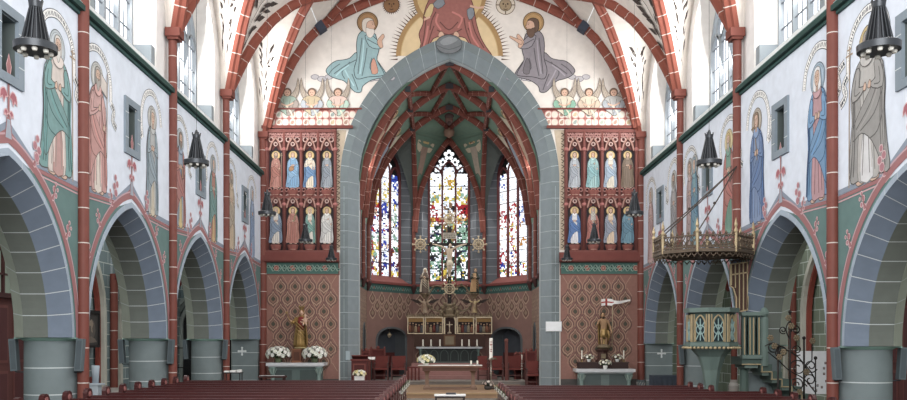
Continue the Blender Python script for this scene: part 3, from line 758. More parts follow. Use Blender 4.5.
    P.poly(q([(-.06, .81), (-.03, .84), (.03, .84), (.06, .81), (.04, .765), (0, .75), (-.04, .765)]), sh(robe, 1.1), sh(robe, .6), lw, 2)
    face_(P, ox, oy + .9 * h, .056 * h, hair, beard, veil, fl * .6, skin)
ARC = [[(-.17, .78), (-.2, .9), (-.14, 1.02), (.0, 1.07), (.13, 1.03), (.2, .93), (.21, .8)], [(.21, .8), (.26, .76), (.24, .7), (.3, .66)]]
ARC2 = [[(-.2, .72), (-.22, .88), (-.14, 1.03), (.02, 1.08), (.15, 1.0), (.19, .88)], [(-.2, .72), (-.27, .76), (-.25, .84), (-.33, .88)]]
SIDE = {-1: (V(-W, 0, 0), V(0, 1, 0), V(1, 0, 0)), 1: (V(W, 0, 0), V(0, -1, 0), V(-1, 0, 0))}
GW = 'figures painted along the side walls'
def wall_saint(sd, px, label, **k):
    O, U, N = SIDE[sd]; Y = wallY(px, sd * W); P = Paint(O, U, N); P.fade = .2
    h = 2.36 if sd < 0 else 2.5; z = 4.6 if sd < 0 else 4.45
    for (dx, kw) in k.pop('figs', [(0, {})]):
        kk = dict(k); kk.update(kw); saint(P, (Y if sd < 0 else -Y) + dx, z, h, **kk)
    o = P.build('saint_picture'); tag(o, label, 'wall painting', GW)
wall_saint(-1, 57, 'painted saint in a teal mantle with a cross staff, behind the nearest left lamp', robe='c9bdb4', mantle='5f9291', under='b5837c', attr='staff', halo='aab6bc', beard='cfcac4', hair='cfcac4', scroll=ARC, wd=1.45, fl=1)
wall_saint(-1, 97, 'painted saint in grey bodice and pink-red drapery with a small banner, on the white wall', robe='c5908a', mantle='c4867f', under='d9cdbf', attr='banner', halo='b8b8b4', beard='a39c94', hair='a39c94', scroll=ARC, pose=1, wd=1.15)
wall_saint(-1, 152, 'painted saint in beige and slate-blue robes with clasped hands, right of the second slit window', robe='a9adad', mantle='8296a3', under='c9bba0', halo='b4b4b0', veil='b9b4aa', scroll=ARC2, wd=1.0)
wall_saint(-1, 180, 'painted saint in blue-grey over a red skirt, left of the small left hanging lamp', robe='7f92a8', mantle='a9655f', under='d2b46c', halo='a9b3ba', hair='7a6a5c', beard='7a6a5c', scroll=ARC, wd=1.1, attr='book')
wall_saint(-1, 213, 'painted saint in a teal cloak over red and gold, right of the third slit window', robe='a86a5c', mantle='5d8a88', under='c9a56a', halo='a9aba8', veil='8a9aa5', scroll=ARC2, wd=1.1)
wall_saint(-1, 231, 'painted saint in tan robes beside the fourth wall shaft on the left wall', robe='c3ab8a', mantle='a99a85', halo='b0aca2', hair='8a7a6a', scroll=ARC, beard='8a7a6a')
wall_saint(-1, 252, 'slim painted saint in pale blue, last on the left wall before the altar wall', robe='8fa8cc', mantle='7a97c2', halo='aab4c0', veil='b5c0cf', scroll=ARC2, wd=.9)
wall_saint(1, 868, 'painted grey-robed friar with a gold halo and crosier, behind the nearest right lamp', robe='a9a6a2', mantle='8b8986', under='cfd0d2', attr='staff', halo='c2a566', hair='8f8b86', beard='8f8b86', scroll=ARC, wd=1.5, fl=-1, line='4d4b4a')
wall_saint(1, 818, 'painted lady in a blue mantle with zigzag hem over a rose-coloured gown', robe='b07f86', mantle='5c8ec0', halo='8fa9bf', veil='dfe0e2', scroll=ARC2, hem='35507c', wd=1.15, fl=-1, line='3c4f6c')
wall_saint(1, 757, 'painted saint in a deep blue gown holding a slanting beam, left of a slit window', robe='6a86b4', mantle='5272a8', halo='a59a8c', hair='8a6a50', attr='cross', scroll=ARC2, wd=1.1, fl=-1, line='34486c')
wall_saint(1, 729, 'painted bishop in red and green with a golden mitre, behind the pulpit rods', robe='5f907c', mantle='b3645c', halo='d0bc88', hair='d0b46a', beard='a59a90', scroll=ARC, wd=1.05, attr='book')
wall_saint(1, 693, 'painted pair of saints, one rose-grey and one teal-blue, on the right wall', halo='a9aaa6', scroll=ARC, wd=.85, figs=[(-.28, dict(robe='b39a98', mantle='a98d8d', hair='8a7668')), (.22, dict(robe='6a9aa8', mantle='5a8aa8', veil='7fa0b4', scroll=None))])
wall_saint(1, 674, 'painted saint in plain grey, second from the altar on the right wall', robe='a9a5a5', mantle='8f8f94', halo='b5b5b2', hair='7d756d', beard='7d756d', scroll=ARC2, wd=.95)
wall_saint(1, 651, 'painted saint in faded rose, last on the right wall before the altar wall', robe='c7a39f', mantle='b98f8d', halo='b5ada6', veil='c5b9b4', scroll=ARC, wd=.95)

# painted borders over the arcade: string course, hood, crockets and finials
for sd in (-1, 1):
    O, U, N = SIDE[sd]; z0 = zoff(sd)
    for Y0, Y1, Ym in zip(SH, SH[1:], MIDS):
        P = Paint(O, U, N, first=.006); f = lambda y: y if sd < 0 else -y
        zi = impost(sd); zs = 4.52 + z0
        B = lambda pts, h, w, sm=0: P.line([(f(y), z) for y, z in pts], w, h, sm)
        arc = [(Ym + s_, z) for s_, z in arch_pts(SPAN + .13, CC, zi, 16)]
        for (za_, zb_, w_, h_) in ((zs + .06, zs + .42, .1, '8592a3'), (zs - .03, zs + .33, .07, PINK), (zs - .1, zs + .26, .025, 'c9a0a4')):
            B([(Y0 + .1, za_), (Ym - .75, za_ + .06), (Ym, zb_ + .1), (Ym + .75, za_ + .06), (Y1 - .1, za_)], h_, w_)
        B(arc, PINK, .12); B([(Ym + s_, z) for s_, z in arch_pts(SPAN + .21, CC, zi, 16)], 'c29aa0', .03)
        k0 = P.k
        for k in (7, 10, 13, 20, 23, 26):
            P.k = k0
            if k - 1 >= len(arc): continue
            y, z = arc[k - 1]; s2 = -1 if k < 17 else 1
            for a, b, r in ((.08, .05, .07), (.18, .1, .06), (.12, .2, .07), (.24, .2, .04), (.18, .29, .045)):
                P.disc(f(y + s2 * a), z + b, r * .75, 'b27a82', n=7, line='d3b3b5', lw=.015)
            B([(y, z), (y + s2 * .1, z + .1), (y + s2 * .17, z + .28)], PINK, .035)
        # finial with crossed leaves
        zb = zs + .3
        B([(Ym, zb), (Ym, zb + 1.12)], PINK, .06); P.poly([(f(Ym + a), zb + b) for a, b in ((-.1, 0), (-.05, .3), (.05, .3), (.1, 0))], '9aa3b0', PINK, .02)
        for s2 in (-1, 1):
            for zz, r in ((.6, .22), (.36, .12)):
                P.poly([(f(Ym + s2 * a * r), zb + zz + b * r) for a, b in ((.1, .1), (.5, .55), (1, .35), (1.1, -.25), (.8, -.05), (.6, -.4), (.4, 0))], 'a9606a', 'd3a5a8', .02, 2)
        P.poly([(f(Ym + a), zb + b) for a, b in ((0, 1.25), (.07, 1.08), (.04, .95), (-.04, .95), (-.07, 1.08))], PINK, 'd3a5a8', .015)
        for s2 in (-1, 1):
            for d_ in (.85,):
                for a, b, r in ((0, .16, .08), (.07, .28, .07), (-.06, .34, .07), (.02, .46, .06)): P.disc(f(Ym + s2 * (d_ + a)), zs + .05 + b, r, 'b0767f', n=7, line='d3b3b5', lw=.015)
        P.build('painted_arch_border', kind='structure')
# leaf painting on the lower vault cells
def leafy(name, map3, n, u0, u1, size, h='453a36'):
    P = Paint((0, 0, 0), (1, 0, 0), (0, 0, 0), map3=map3, first=.006)
    k0 = P.k
    for k in range(n):
        P.k = k0 + (k % 6) * .002
        u = u0 + (u1 - u0) * (k + R.random() * .5) / n; side = R.choice((-1, 1))
        for s2 in (-1, 1):
            v = .5 + s2 * R.uniform(.05, .2); a = R.uniform(.3, 1.1); L_ = size * R.uniform(.7, 1.2)
            du, dv = math.cos(a) * L_, s2 * math.sin(a) * L_ * 1.6
            P.poly([(u, v), (u + du * .45 - dv * .12, v + dv * .45 + du * .3), (u + du, v + dv), (u + du * .45 + dv * .12, v + dv * .45 - du * .3)], h)
    P.line([(u0, .5), ((u0 + u1) / 2, .47), (u1, .52)], .012, h, 3)
    P.build(name, kind='structure')
for sd in (-1, 1):
    for i in (2, 3, 4, 5):
        Y0 = SH[i]
        def sev(u, v):
            y = (v - .5) * 2 * 2.45 * u; return V(sd * (ru(u) - .02), Y0 + (y if i < 5 else -abs(y)), rz_(u) - .02), V(-sd * .9, 0, -.4)
        if i < 5: leafy('painted_leaves', sev, 15, .1, .68, .12)
        for s2 in ((-1, 1) if i < 5 else (-1,)):
            def cl(u, t):
                hb = 2.45; c_ = ((12.35 - 9.15) ** 2 - hb * hb) / (2 * hb); y = u * hb; aw = arch_z(hb - y, hb, c_, 9.15)
                return V(sd * (ru(u) + (W + .1 - ru(u)) * t), Y0 + s2 * y, rz_(u) + (aw - rz_(u)) * t), V(-sd * .3, s2 * .9, -.2).normalized()
            leafy('painted_leaves', cl, 12, .06, .5, .1)
# ================================================================ paintings and niches on the chancel arch wall (authored on the wall's own plane)
E = lambda first=.004: Paint((0, YE, 0), (1, 0, 0), (0, -1, 0), first=first, f=lambda u, v: (wx(u, YE), wz(v, YE)))
U_ = YE / F                                       # metres per unit on this wall
class EP(Paint): pass
def line_w(w): return w
archy = lambda px, d=.1: VY - (arch_z(wx(px, YE) - XC, AO - d, CA, ZA) - EYE) / U_
epaint = E
# damask wall below the frieze, green frieze, strips
def onion(P, x, y, w, h, a, b, c, d):
    o = [(0, -1), (.28, -.62), (.8, -.3), (1, .1), (.75, .5), (.25, .75), (0, .95), (-.25, .75), (-.75, .5), (-1, .1), (-.8, -.3), (-.28, -.62)]
    q = lambda s: [(x + p * w * s, y + r * h * s) for p, r in o]
    P.poly(q(1), a, None, 0, 2); P.poly(q(.8), b, None, 0, 2); P.poly(q(.62), a, None, 0, 2); P.poly(q(.5), c, None, 0, 2); P.poly(q(.3), d, None, 0, 2)
def damask(P, x0, x1, y0, y1, cols, pw=14.4, ph=25.):
    n = 0; y = y0 + ph * .45; row = 0; k0 = P.k
    while y < y1:
        x = x0 + pw * (.5 if row % 2 else 0.02)
        while x < x1 + 1:
            P.k = k0
            if x - pw * .47 >= x0 - .5 and x + pw * .47 <= x1 + .5 and y + ph * .3 < y1: onion(P, x, y, pw * .47, ph * .4, *cols)
            for s in (-1, 1):
                X_ = x + s * pw * .5
                if x0 < X_ < x1 and x0 < x < x1:
                    P.line([(x + s * pw * .12, y - ph * .43), (X_ - s * .5, y - ph * .1)], .6, cols[1])
                    if s < 0: P.line([(X_, y - ph * .09), (X_, y + ph * .1)], .7, cols[1])
            x += pw
        y += ph * .5; row += 1
for sd, x0, x1 in ((-1, 266, 339), (1, 560.5, 638)):
    P = epaint()
    P.poly([(x0, 274), (x1, 274), (x1, 386), (x0, 386)], '93665a')
    damask(P, x0, x1, 275, 380, ('70504a', 'ab8870', '8f6a58', '4f4c40'))
    P.poly([(x0, 386), (x1, 386), (x1, 379), (x0, 379)], '4d4a48')
    o = P.build('wallpaper_pattern', kind='structure')
    P = epaint()
    P.poly([(x0, 262), (x1, 262), (x1, 274.5), (x0, 274.5)], '466f66', '7a4a42', 1.2)
    k = 0; x = x0 + 5; k0 = P.k
    while x < x1 - 2:
        P.k = k0 + (k % 2) * .004
        P.line([(x - 5, 268), (x - 2, 265), (x, 268), (x + 2, 271), (x + 5, 268)], .8, '86a394', 3)
        for s in (-1, 1): P.disc(x + s * 2.6, 268 + s * 1.6, 1.3, '33574f', n=8, line='8aa596', lw=.4)
        if k % 3 == 1: P.disc(x, 268, 2.6, '9a5a52', n=8, line='c49a88', lw=.5); P.disc(x, 268, 1.1, 'c08a78', n=6)
        x += 5.4; k += 1
    P.build('painted_frieze', kind='structure')
    # tall decorated strip beside the arch, plain red edge
    P = epaint(); sx = (336, 340.5) if sd < 0 else (560, 565)
    P.poly([(sx[0], 130), (sx[1] + (6 if sd < 0 else 0), 130), (sx[1] + (2 if sd < 0 else 0), 160), (sx[1], 200), (sx[1], 250), (sx[0], 250)] if sd < 0 else [(sx[0] - 6, 130), (sx[1], 130), (sx[1], 250), (sx[0], 250), (sx[0], 200), (sx[0] - 2, 160)], 'b9a78f')
    for k in range(22):
        P.k = .006; y = 133 + k * 5.3; x = (sx[0] + sx[1]) / 2
        P.line([(x - 1.6, y), (x + 1.4, y + 1.6), (x - 1, y + 3.6)], .8, '54463c', 2)
    P.line([(sx[0 if sd < 0 else 1], 129), (sx[0 if sd < 0 else 1], 250)], 1.6, '7c3a3c')
    P.build('painted_strip', kind='structure')
    # ---- the frieze with roundels
    P = epaint(.006); a0 = 263 if sd < 0 else 540; a1 = 359 if sd < 0 else 638
    lim = lambda y: 366 - (y - 108) * .5 if sd < 0 else 533.5 + (y - 108) * .5
    P.poly([(a0, 109), (lim(109), 109), (lim(127), 127), (a0, 127)] if sd < 0 else [(lim(109), 109), (a1, 109), (a1, 127), (lim(127), 127)], '8e4a42', '7c3a3a', .8)
    xs_ = [a0 + 6 + 13.4 * k for k in range(7)] if sd < 0 else [a1 - 6 - 13.4 * k for k in range(7)]
    for i, x in enumerate(xs_):
        P.k = .008
        ok = x < lim(127) - 6 if sd < 0 else x > lim(127) + 6
        if not ok: continue
        for dy in (-3.8, 3.8):
            P.disc(x - 3, 118.5 + dy, 3.7, 'd9d3c6', n=14, line='c98f86', lw=.8); P.disc(x + 3, 118.5 + dy, 3.7, 'd3ccbe', n=14, line='c98f86', lw=.8)
            P.poly([(x - 3 + a, 118.5 + dy + b) for a, b in ((-2.6, 1.2), (-1, -1.6), (1.4, -2.2), (.6, 1.8))], R.choice(['a5b0a2', '96a59e', 'b08a78', 'c4b08a']), None, 0, 2)
        P.line([(x + 6.7, 110), (x + 6.7, 127)], 1, 'b5746c')
    P.build('painted_roundel_frieze', kind='structure')
    mb = MB('783b34')
    for z_, h_, d_, e_ in ((wz(127.5, YE), .1, .12, 353), (wz(109, YE), .06, .06, 362)):
        xa, xb = (wx(262, YE), wx(e_, YE)) if sd < 0 else (wx(899.5 - e_, YE), wx(640, YE)); mb.box(((xa + xb) / 2, YE - d_ / 2, z_), (xb - xa, d_, h_))
    xa, xb = (wx(262, YE), wx(339.5, YE)) if sd < 0 else (wx(559, YE), wx(639, YE))
    for z_, h_, d_ in ((wz(258.5, YE), .2, .22), (wz(254, YE), .1, .14), (wz(261.5, YE), .06, .16)): mb.box(((xa + xb) / 2, YE - d_ / 2, z_), (xb - xa, d_, h_))
    structure(mb, 'trim_5' if sd < 0 else 'trim_6')
# ---- saints in their niches
ROW = {(-1, 0): [('half-naked hermit in a red cloak', dict(robe='b5786a', mantle='a8685a', hair='8a7a6a', beard='8a7a6a', pose=1, attr='staff')),
                 ('lady in bright blue with a lute', dict(robe='6f9cc4', mantle='7aa6cc', hair='b58a5a', attr='harp')),
                 ('saint in blue mantle over a cream gown', dict(robe='d9ccb4', mantle='5f88b8', hair='a97a4c', pose=1)),
                 ('knight in grey armour', dict(robe='8d96a0', mantle='7d8894', hair='6a5a4c', attr='sword', wd=.95))],
       (-1, 1): [('saint in grey-blue cloak over white', dict(robe='cfc8bc', mantle='7a8ea6', hair='b5a58a')),
                 ('deacon in a rust red dalmatic', dict(robe='a8675a', mantle='b07464', hair='8a6a4c', pose=2, attr='palm')),
                 ('bishop in green and white', dict(robe='d0cabc', mantle='6a9a90', hair='cfc4a0', attr='staff')),
                 ('white robed saint lifting a scroll', dict(robe='cfcdc8', mantle='c0c0be', hair='a98a5c', pose=1))],
       (1, 0): [('knight in silver armour with a red cross banner', dict(robe='a9b0b8', mantle='98a0aa', hair='6a625c', attr='sword', wd=.95)),
                ('saint in coral bodice and aqua skirt', dict(robe='8fb8b8', mantle='7fb0b4', hair='b5824c', pose=1)),
                ('old bishop in pale blue and cream', dict(robe='d3cbb8', mantle='9aaec4', hair='d8d2c4', beard='d8d2c4')),
                ('friar in a brown habit', dict(robe='7d6a5a', mantle='75624f', hair='6a5a48', pose=2, attr='book'))],
       (1, 1): [('kneeling lady in strong blue and white under a scroll', dict(robe='d3d3d6', mantle='4d74b4', hair='a98450')),
                ('old saint in a red cope over grey', dict(robe='b0aca6', mantle='b0685e', hair='a9a69a', beard='b0aca0', attr='book')),
                ('young martyr with a cream cloth over grey tunic', dict(robe='d9bfa0', mantle='8d96a8', hair='7a5a3c')),
                ('veiled lady in sea blue', dict(robe='6a9ab0', mantle='5f8ca4', hair='6a5a50', pose=1))]}
CN = {-1: [276, 293, 310, 327], 1: [574.5, 593, 610.5, 627.5]}
for sd in (-1, 1):
    side = 'left' if sd < 0 else 'right'
    root = thing('niche_panel', f'carved red panel of eight niches on the {side} of the chancel arch', 'wall panel', (0, 0, 0), 'niche panels beside the chancel arch')
    x0, x1 = (266, 336) if sd < 0 else (565, 637)
    P = epaint(); P.poly([(x0, 129.5), (x1, 129.5), (x1, 252), (x0, 252)], '70403b'); P.build('panel_back', root)
    for c in CN[sd]:
        for r_ in (0, 1):
            b = 192 if r_ == 0 else 252; t = 153 if r_ == 0 else 210
            P = epaint(.012); P.poly([(c - 7, b), (c + 7, b), (c + 7, t), (c + 5, t - 3.5), (c + 3.2, t - 3), (c, t - 7), (c - 3.2, t - 3), (c - 5, t - 3.5), (c - 7, t)], '2b2529', '6b3434', .8)
            P.build('niche', root)
            # pedestal
            yb = 196 if r_ == 0 else 250.5
            mb = MB(); X = wx(c, YE)
            mb.lathe([(.12, -.2), (.17, -.1), (.2, 0), (.2, .04)], (X, YE - .05, wz(yb - 5, YE) - .02), '8a4c43', 8, sy=.6, smooth=False)
            mb.lathe([(.1, -.06), (.15, -.02), (.1, .03)], (X, YE - .06, wz(yb - 1.5, YE)), 'c3a08c', 8, sy=.6)
            mb.build('pedestal', root)
            # canopy tracery
            mb = MB('a87a6c'); yt = t - 4
            for k, (dx, dy) in enumerate(((-6, 2), (-4, -5), (0, -11), (4, -5), (6, 2))):
                if k: mb.bar((wx(c + pdx, YE), YE - .07, wz(yt + pdy, YE)), (wx(c + dx, YE), YE - .07, wz(yt + dy, YE)), .05, .06, up=(0, 1, 0))
                pdx, pdy = dx, dy
            for dx, dy, rr in ((-4.5, -9, 2.2), (4.5, -9, 2.2), (0, -15, 2.4), (-6, -16, 1.8), (6, -16, 1.8), (0, -4.5, 1.7)):
                if r_ == 1 and dy < -14 and abs(dx) > 7: continue
                pr = [(wx(c + dx + rr * math.cos(q * PI / 5), YE), YE - .05, wz(yt + dy + rr * math.sin(q * PI / 5), YE)) for q in range(11)]
                for a, b_ in zip(pr, pr[1:]): mb.bar(a, b_, .035, .05, 'c9a59a' if dy > -14 else 'ae7870', up=(0, 1, 0))
            mb.build('canopy', root)
    for x in [CN[sd][0] - 8.6] + [(a + b) / 2 for a, b in zip(CN[sd], CN[sd][1:])] + [CN[sd][-1] + 8.6]:
        mb = MB('79423b'); X = wx(x, YE); mb.tube([(X, YE - .06, wz(252, YE)), (X, YE - .06, wz(131, YE))], .05, None, 8)
        mb.lathe([(.05, 0), (.09, .04), (.09, .1), (.05, .14)], (X, YE - .06, wz(207, YE)), 'a8655f', 8); mb.lathe([(.05, 0), (.09, .04), (.09, .1), (.05, .14)], (X, YE - .06, wz(152, YE)), 'a8655f', 8)
        mb.build('colonnette', root)
    mb = MB('79423b'); xa, xb = wx(x0, YE), wx(x1, YE)
    for y, h_, d_ in ((197.5, .1, .1), (252, .1, .12)):
        mr = MB('79423b'); mr.box(((xa + xb) / 2, YE - d_ / 2, wz(y, YE)), (xb - xa, d_, h_)); mr.build('rail', root)
    mb.box(((xa + xb) / 2, YE - .05, wz(131.5, YE)), (xb - xa, .1, .12)); n = 28
    for k in range(n):
        X = xa + (xb - xa) * (k + .5) / n; mb.bar((X - .04, YE - .08, wz(134, YE)), (X + .04, YE - .08, wz(138, YE)), .03, .03, 'b98078'); mb.bar((X + .04, YE - .08, wz(134, YE)), (X - .04, YE - .08, wz(138, YE)), .03, .03, 'b98078')
    mb.build('cornice', root)
    for r_ in (0, 1):
        for i, (d_, kw) in enumerate(ROW[sd, r_]):
            P = Paint((0, YE, 0), (1, 0, 0), (0, -1, 0), first=.02)
            yf = 188 if r_ == 0 else 243.5; hh = 1.27
            k = dict(wd=1.08, halo='c9a86a', line='3c3230'); k.update(kw); P.fade = .1
            if k.get('attr') == 'staff': k['wd'] = .92
            saint(P, wx(CN[sd][i], YE), wz(yf, YE), hh, **k)
            o = P.build('saint_picture'); tag(o, f'painted {d_} in the {"upper" if r_ == 0 else "lower"} {side} niches', 'wall painting', 'saints in the niche panels')
    # ---- angels on the balustrade
    P = None
AN = {-1: [(287.5, 'green robed', '8fa596', '9b8f86'), (312, 'beige and grey robed', 'b9a684', 'a9b0b8'), (338, 'pink and mint robed', 'd3b5a8', 'a9c4b4')], 1: [(564.5, 'cream and green robed', 'd0c4ae', '7fae96'), (589, 'sand robed', 'cdbba4', 'c2ae98'), (613.5, 'grey robed', 'a9a9a6', '9aa0a6')]}
for sd in (-1, 1):
    for x, d_, c1, c2 in AN[sd]:
        P = epaint(.03); q = lambda pts, s=1: [(x + s * a, 107 + b) for a, b in pts]
        for s in (-1, 1):
            P.poly(q([(2, -10), (6, -15), (9, -21), (10.5, -29), (12, -22), (11.5, -15), (9, -9), (5, -5)], s), 'b3a594', '6a6058', .5, 2)
            for k in range(3): P.line(q([(4 + k * 2, -8), (7 + k * 1.6, -15), (9.3 + k, -22)], s), .45, '8a7d72', 2)
        P.poly(q([(-3, -11), (-8, -9), (-11, -3), (-8, 3), (-4, 6), (0, 9), (4, 6), (9, 2), (11, -3), (8, -9), (3, -11)]), c1, '5f564f', .5, 3)
        P.poly(q([(-9, -7), (-11.5, -2), (-7, 3), (-3, 0), (-5, -4)]), c2, '5f564f', .4, 2); P.poly(q([(2, 0), (8, -7), (11.5, -2), (7, 4), (3, 8), (0, 9), (-1, 4)]), c2, '5f564f', .4, 2)
        for pts in ([(-4, -8), (-3, -2), (0, 7)], [(3, -8), (2, -2), (1, 6)], [(-7, -5), (-4, 1)], [(7, -6), (5, 1)]): P.line(q(pts), .5, '6f665e', 2)
        P.line(q([(-6, -3), (0, -1), (6, -4)]), 1.4, SKIN, 2); P.line(q([(-1, -1), (4, 6), (6, 14)]), 1.3, 'd9ceb6')
        r = 3.3; P.disc(x, 107 - 14.6, 4.1, '7a5f4c', n=14, line='4c3d34', lw=.4); P.disc(x, 107 - 13.8, 3.0, SKIN, n=12, ry=3.3)
        for s in (-1, 1): P.disc(x + s * 1.1, 107 - 14.2, .42, '4c3d34', n=6)
        P.line([(x - .8, 107 - 12.2), (x + .8, 107 - 12.2)], .45, '8a4a44')
        o = P.build('angel_picture'); tag(o, f'painted {d_} angel with raised wings above the {"left" if sd < 0 else "right"} roundel frieze', 'wall painting', 'angels above the roundel friezes')
# ---- kneeling saints
def kneel(name, label, m, halo, c1, hair, beard):
    P = epaint(); X = (lambda a: a) if m > 0 else (lambda a: 449.5 * 2 - a + 2)
    q = lambda pts: [(X(a), b) for a, b in pts]; D, Lt, ln = sh(c1, .68), sh(c1, 1.18), sh(c1, .42)
    for cx_, cy_, r in ((315, 77, 4), (322, 79, 4.5), (329, 77, 4), (376, 78, 4.5), (384, 79, 4.5), (391, 78, 4), (371, 79, 4)):
        P.disc(X(cx_), cy_, r, 'b4b0b4', n=14, ry=r * .6, line='77747c', lw=.6)
    P.disc(X(367.5), 22.5, 10.3, halo, n=28, line=sh(halo, .55), lw=.8); P.disc(X(367.5), 22.5, 8.6, sh(halo, 1.1), n=28, line=sh(halo, .8), lw=.4)
    # train, body, arms
    P.poly(q([(358, 52), (350, 58), (343, 60), (336, 61), (330, 65), (326, 71), (330, 76), (337, 79), (344, 81), (349, 86), (355, 92), (361, 92), (363, 86), (372, 80), (386, 76), (381, 66), (374, 58)]), c1, ln, .7, 3)
    P.poly(q([(363, 31), (358, 36), (356.5, 46), (357, 58), (354, 70), (357, 79), (368, 77), (381, 76), (384, 73), (377, 60), (379, 50), (377, 40), (374, 33)]), c1, ln, .7, 3)
    for pts in ([(362, 38), (360, 55), (358, 74)], [(367, 48), (365, 62), (362, 76)], [(356, 60), (345, 66), (334, 74)], [(350, 62), (342, 72), (345, 79)], [(372, 58), (370, 68), (376, 74)], [(352, 74), (356, 84), (358, 90)], [(340, 64), (333, 69), (329, 74)]): P.line(q(pts), 1, D, 3)
    for pts in ([(364, 40), (362.5, 58), (360, 74)], [(349, 65), (341, 71), (336, 76)], [(374, 62), (374, 68), (379, 73)], [(345, 70), (349, 78), (354, 86)]): P.line(q(pts), 1.4, Lt, 3)
    P.poly(q([(371, 64), (374, 58), (377, 66), (378, 73), (372, 74)]), 'c98f7a' if m > 0 else sh(c1, .85), ln, .4, 2)
    P.poly(q([(365, 36), (371, 35), (377, 40), (381, 43), (382, 48), (376, 49), (369, 46)]), sh(c1, 1.06), ln, .6, 2); P.line(q([(367, 39), (374, 43), (380, 46)]), .9, D, 2)
    P.poly(q([(377, 42), (380, 37), (383, 34), (384.5, 37), (382, 41), (383, 47), (380, 48)]), SKIN, sh(SKIN, .5), .4, 2)
    if m < 0: P.poly(q([(379, 41), (386, 38), (391, 36), (391, 38), (386, 41), (380, 45)]), SKIN, sh(SKIN, .5), .4, 2)
    # head
    P.poly(q([(364, 32), (362, 26), (363, 20), (368, 18), (373, 20), (374, 26), (372, 34)]), hair, sh(hair, .55), .5, 2)
    P.poly(q([(367, 30), (367, 23), (371, 20.5), (374, 22), (374.6, 25), (375.6, 27), (374.3, 28), (373.5, 31)]), SKIN, sh(SKIN, .5), .4, 2)
    P.poly(q([(366, 28), (370, 29), (374, 29.5), (374, 34), (371, 38), (367, 36)]), beard, sh(beard, .6), .4, 2)
    P.disc(X(372.8), 24.6, .5, DRK, n=6); P.line(q([(371.6, 23.2), (374, 23.2)]), .4, DRK)
    o = P.build(name); tag(o, label, 'wall painting')
kneel('saint_picture', 'painted kneeling bearded saint in teal with a brown halo, left above the chancel arch', 1, '9a744c', '88a9ae', 'cfc5b8', 'd8d0c6')
kneel('saint_picture', 'painted kneeling saint in grey-violet with open hands and gold halo, right above the chancel arch', -1, 'b08a58', '857f86', '6a5244', '6a5244')
# ---- enthroned figure with the golden nimbus
P = epaint(.003)
def ringarc(cx_, cy_, r0, r1, h, a0, a1, line=None):
    n = 48
    for k in range(n):
        t0, t1 = a0 + (a1 - a0) * k / n, a0 + (a1 - a0) * (k + 1) / n
        p = [(cx_ + r * math.cos(t), cy_ - r * math.sin(t)) for r, t in ((r0, t0), (r1, t0), (r1, t1), (r0, t1))]
        if any(b < archy(a, .06) for a, b in p):
            p = [(a, min(b, archy(a, .06))) for a, b in p]; P.mb.face([P.p3(*z_) for z_ in p], mat(h, .75))
    P.k += P.step
for cx_, cy_, r in ((449.5, 56, 53), (449.5, -6, 37)):
    for k in range(100):
        t = 2 * PI * k / 100; p = [(cx_ + rr * math.cos(t + d), cy_ - rr * math.sin(t + d)) for rr, d in ((r - 1, -.015), (r + 8, 0), (r - 1, .015))]
        if all(b < archy(a, .0) and b > -24 for a, b in p): P.mb.face([P.p3(*z_) for z_ in p], mat('5c4030', .8))
    P.k += P.step
ringarc(449.5, 56, 48, 53.5, 'a5804f', 0, PI); ringarc(449.5, 56, 44, 49, 'c0a06a', 0, PI); ringarc(449.5, 56, 42.5, 44.5, '68705a', 0, PI)
for r in range(0, 43, 6): ringarc(449.5, 56, r, r + 6.1, 'd3b88a', 0, PI)
P.disc(449.5, -6, 37, 'a5804f', n=40); P.disc(449.5, -6, 33, 'c8aa72', n=40)
rb = '9c5f58'
P.poly([(418, 54), (421, 44), (419, 34), (423, 24), (424, 14), (428, 2), (436, -8), (464, -8), (472, 2), (475, 16), (477, 26), (481, 38), (486, 47), (492, 56), (482, 53), (474, 49), (468, 42), (462, 37), (437, 37), (430, 44), (425, 51)], rb, '5c3330', .8, 3)
for pts in ([(426, 20), (424, 36), (421, 52)], [(434, 26), (431, 34), (427, 48)], [(440, 22), (449, 30), (458, 22)], [(437, 30), (449, 35), (462, 29)], [(464, 18), (466, 30), (471, 44)], [(471, 16), (475, 32), (484, 48)], [(468, 28), (474, 40), (480, 50)], [(436, 12), (432, 20), (430, 30)]): P.line(pts, 1.1, sh(rb, .68), 3)
for pts in ([(438, 14), (436, 22), (441, 30)], [(452, 12), (462, 18), (458, 28)], [(428, 26), (426, 38), (423, 48)], [(469, 22), (472, 36), (479, 47)]): P.line(pts, 1.8, sh(rb, 1.25), 3)
P.poly([(424, 16), (430, 4), (434, 6), (430, 18)], 'c8b07a', '5c4030', .5, 2); P.poly([(467, 10), (473, 8), (474, 16), (469, 20)], '7d858e', '4a4a50', .5, 2); P.poly([(433, 4), (441, -2), (445, 4), (438, 9)], '7d858e', '4a4a50', .5, 2)
P.line([(470, 6), (478, 8), (484, 7)], 2.2, SKIN, 2); P.line([(424, 20), (430, 17)], 2, SKIN)
for a in (441, 456): P.poly([(a - 2.5, 34), (a, 31.5), (a + 3, 34), (a + 2.5, 37.5), (a - 2, 37.5)], SKIN, sh(SKIN, .5), .4, 2)
P.k = .055
P.disc(449, 44.8, 13, '6d7276', n=30, ry=9.4, line='45484c', lw=.7); P.poly([(440, 42), (449, 37), (458, 40), (452, 44), (444, 46)], '868c90', None, 0, 2); P.line([(437, 46), (449, 50), (461, 46)], .8, '565a5e', 3)
o = P.build('enthroned_figure_picture'); tag(o, 'painted enthroned figure in a red robe with feet on a grey globe and golden nimbus', 'wall painting')
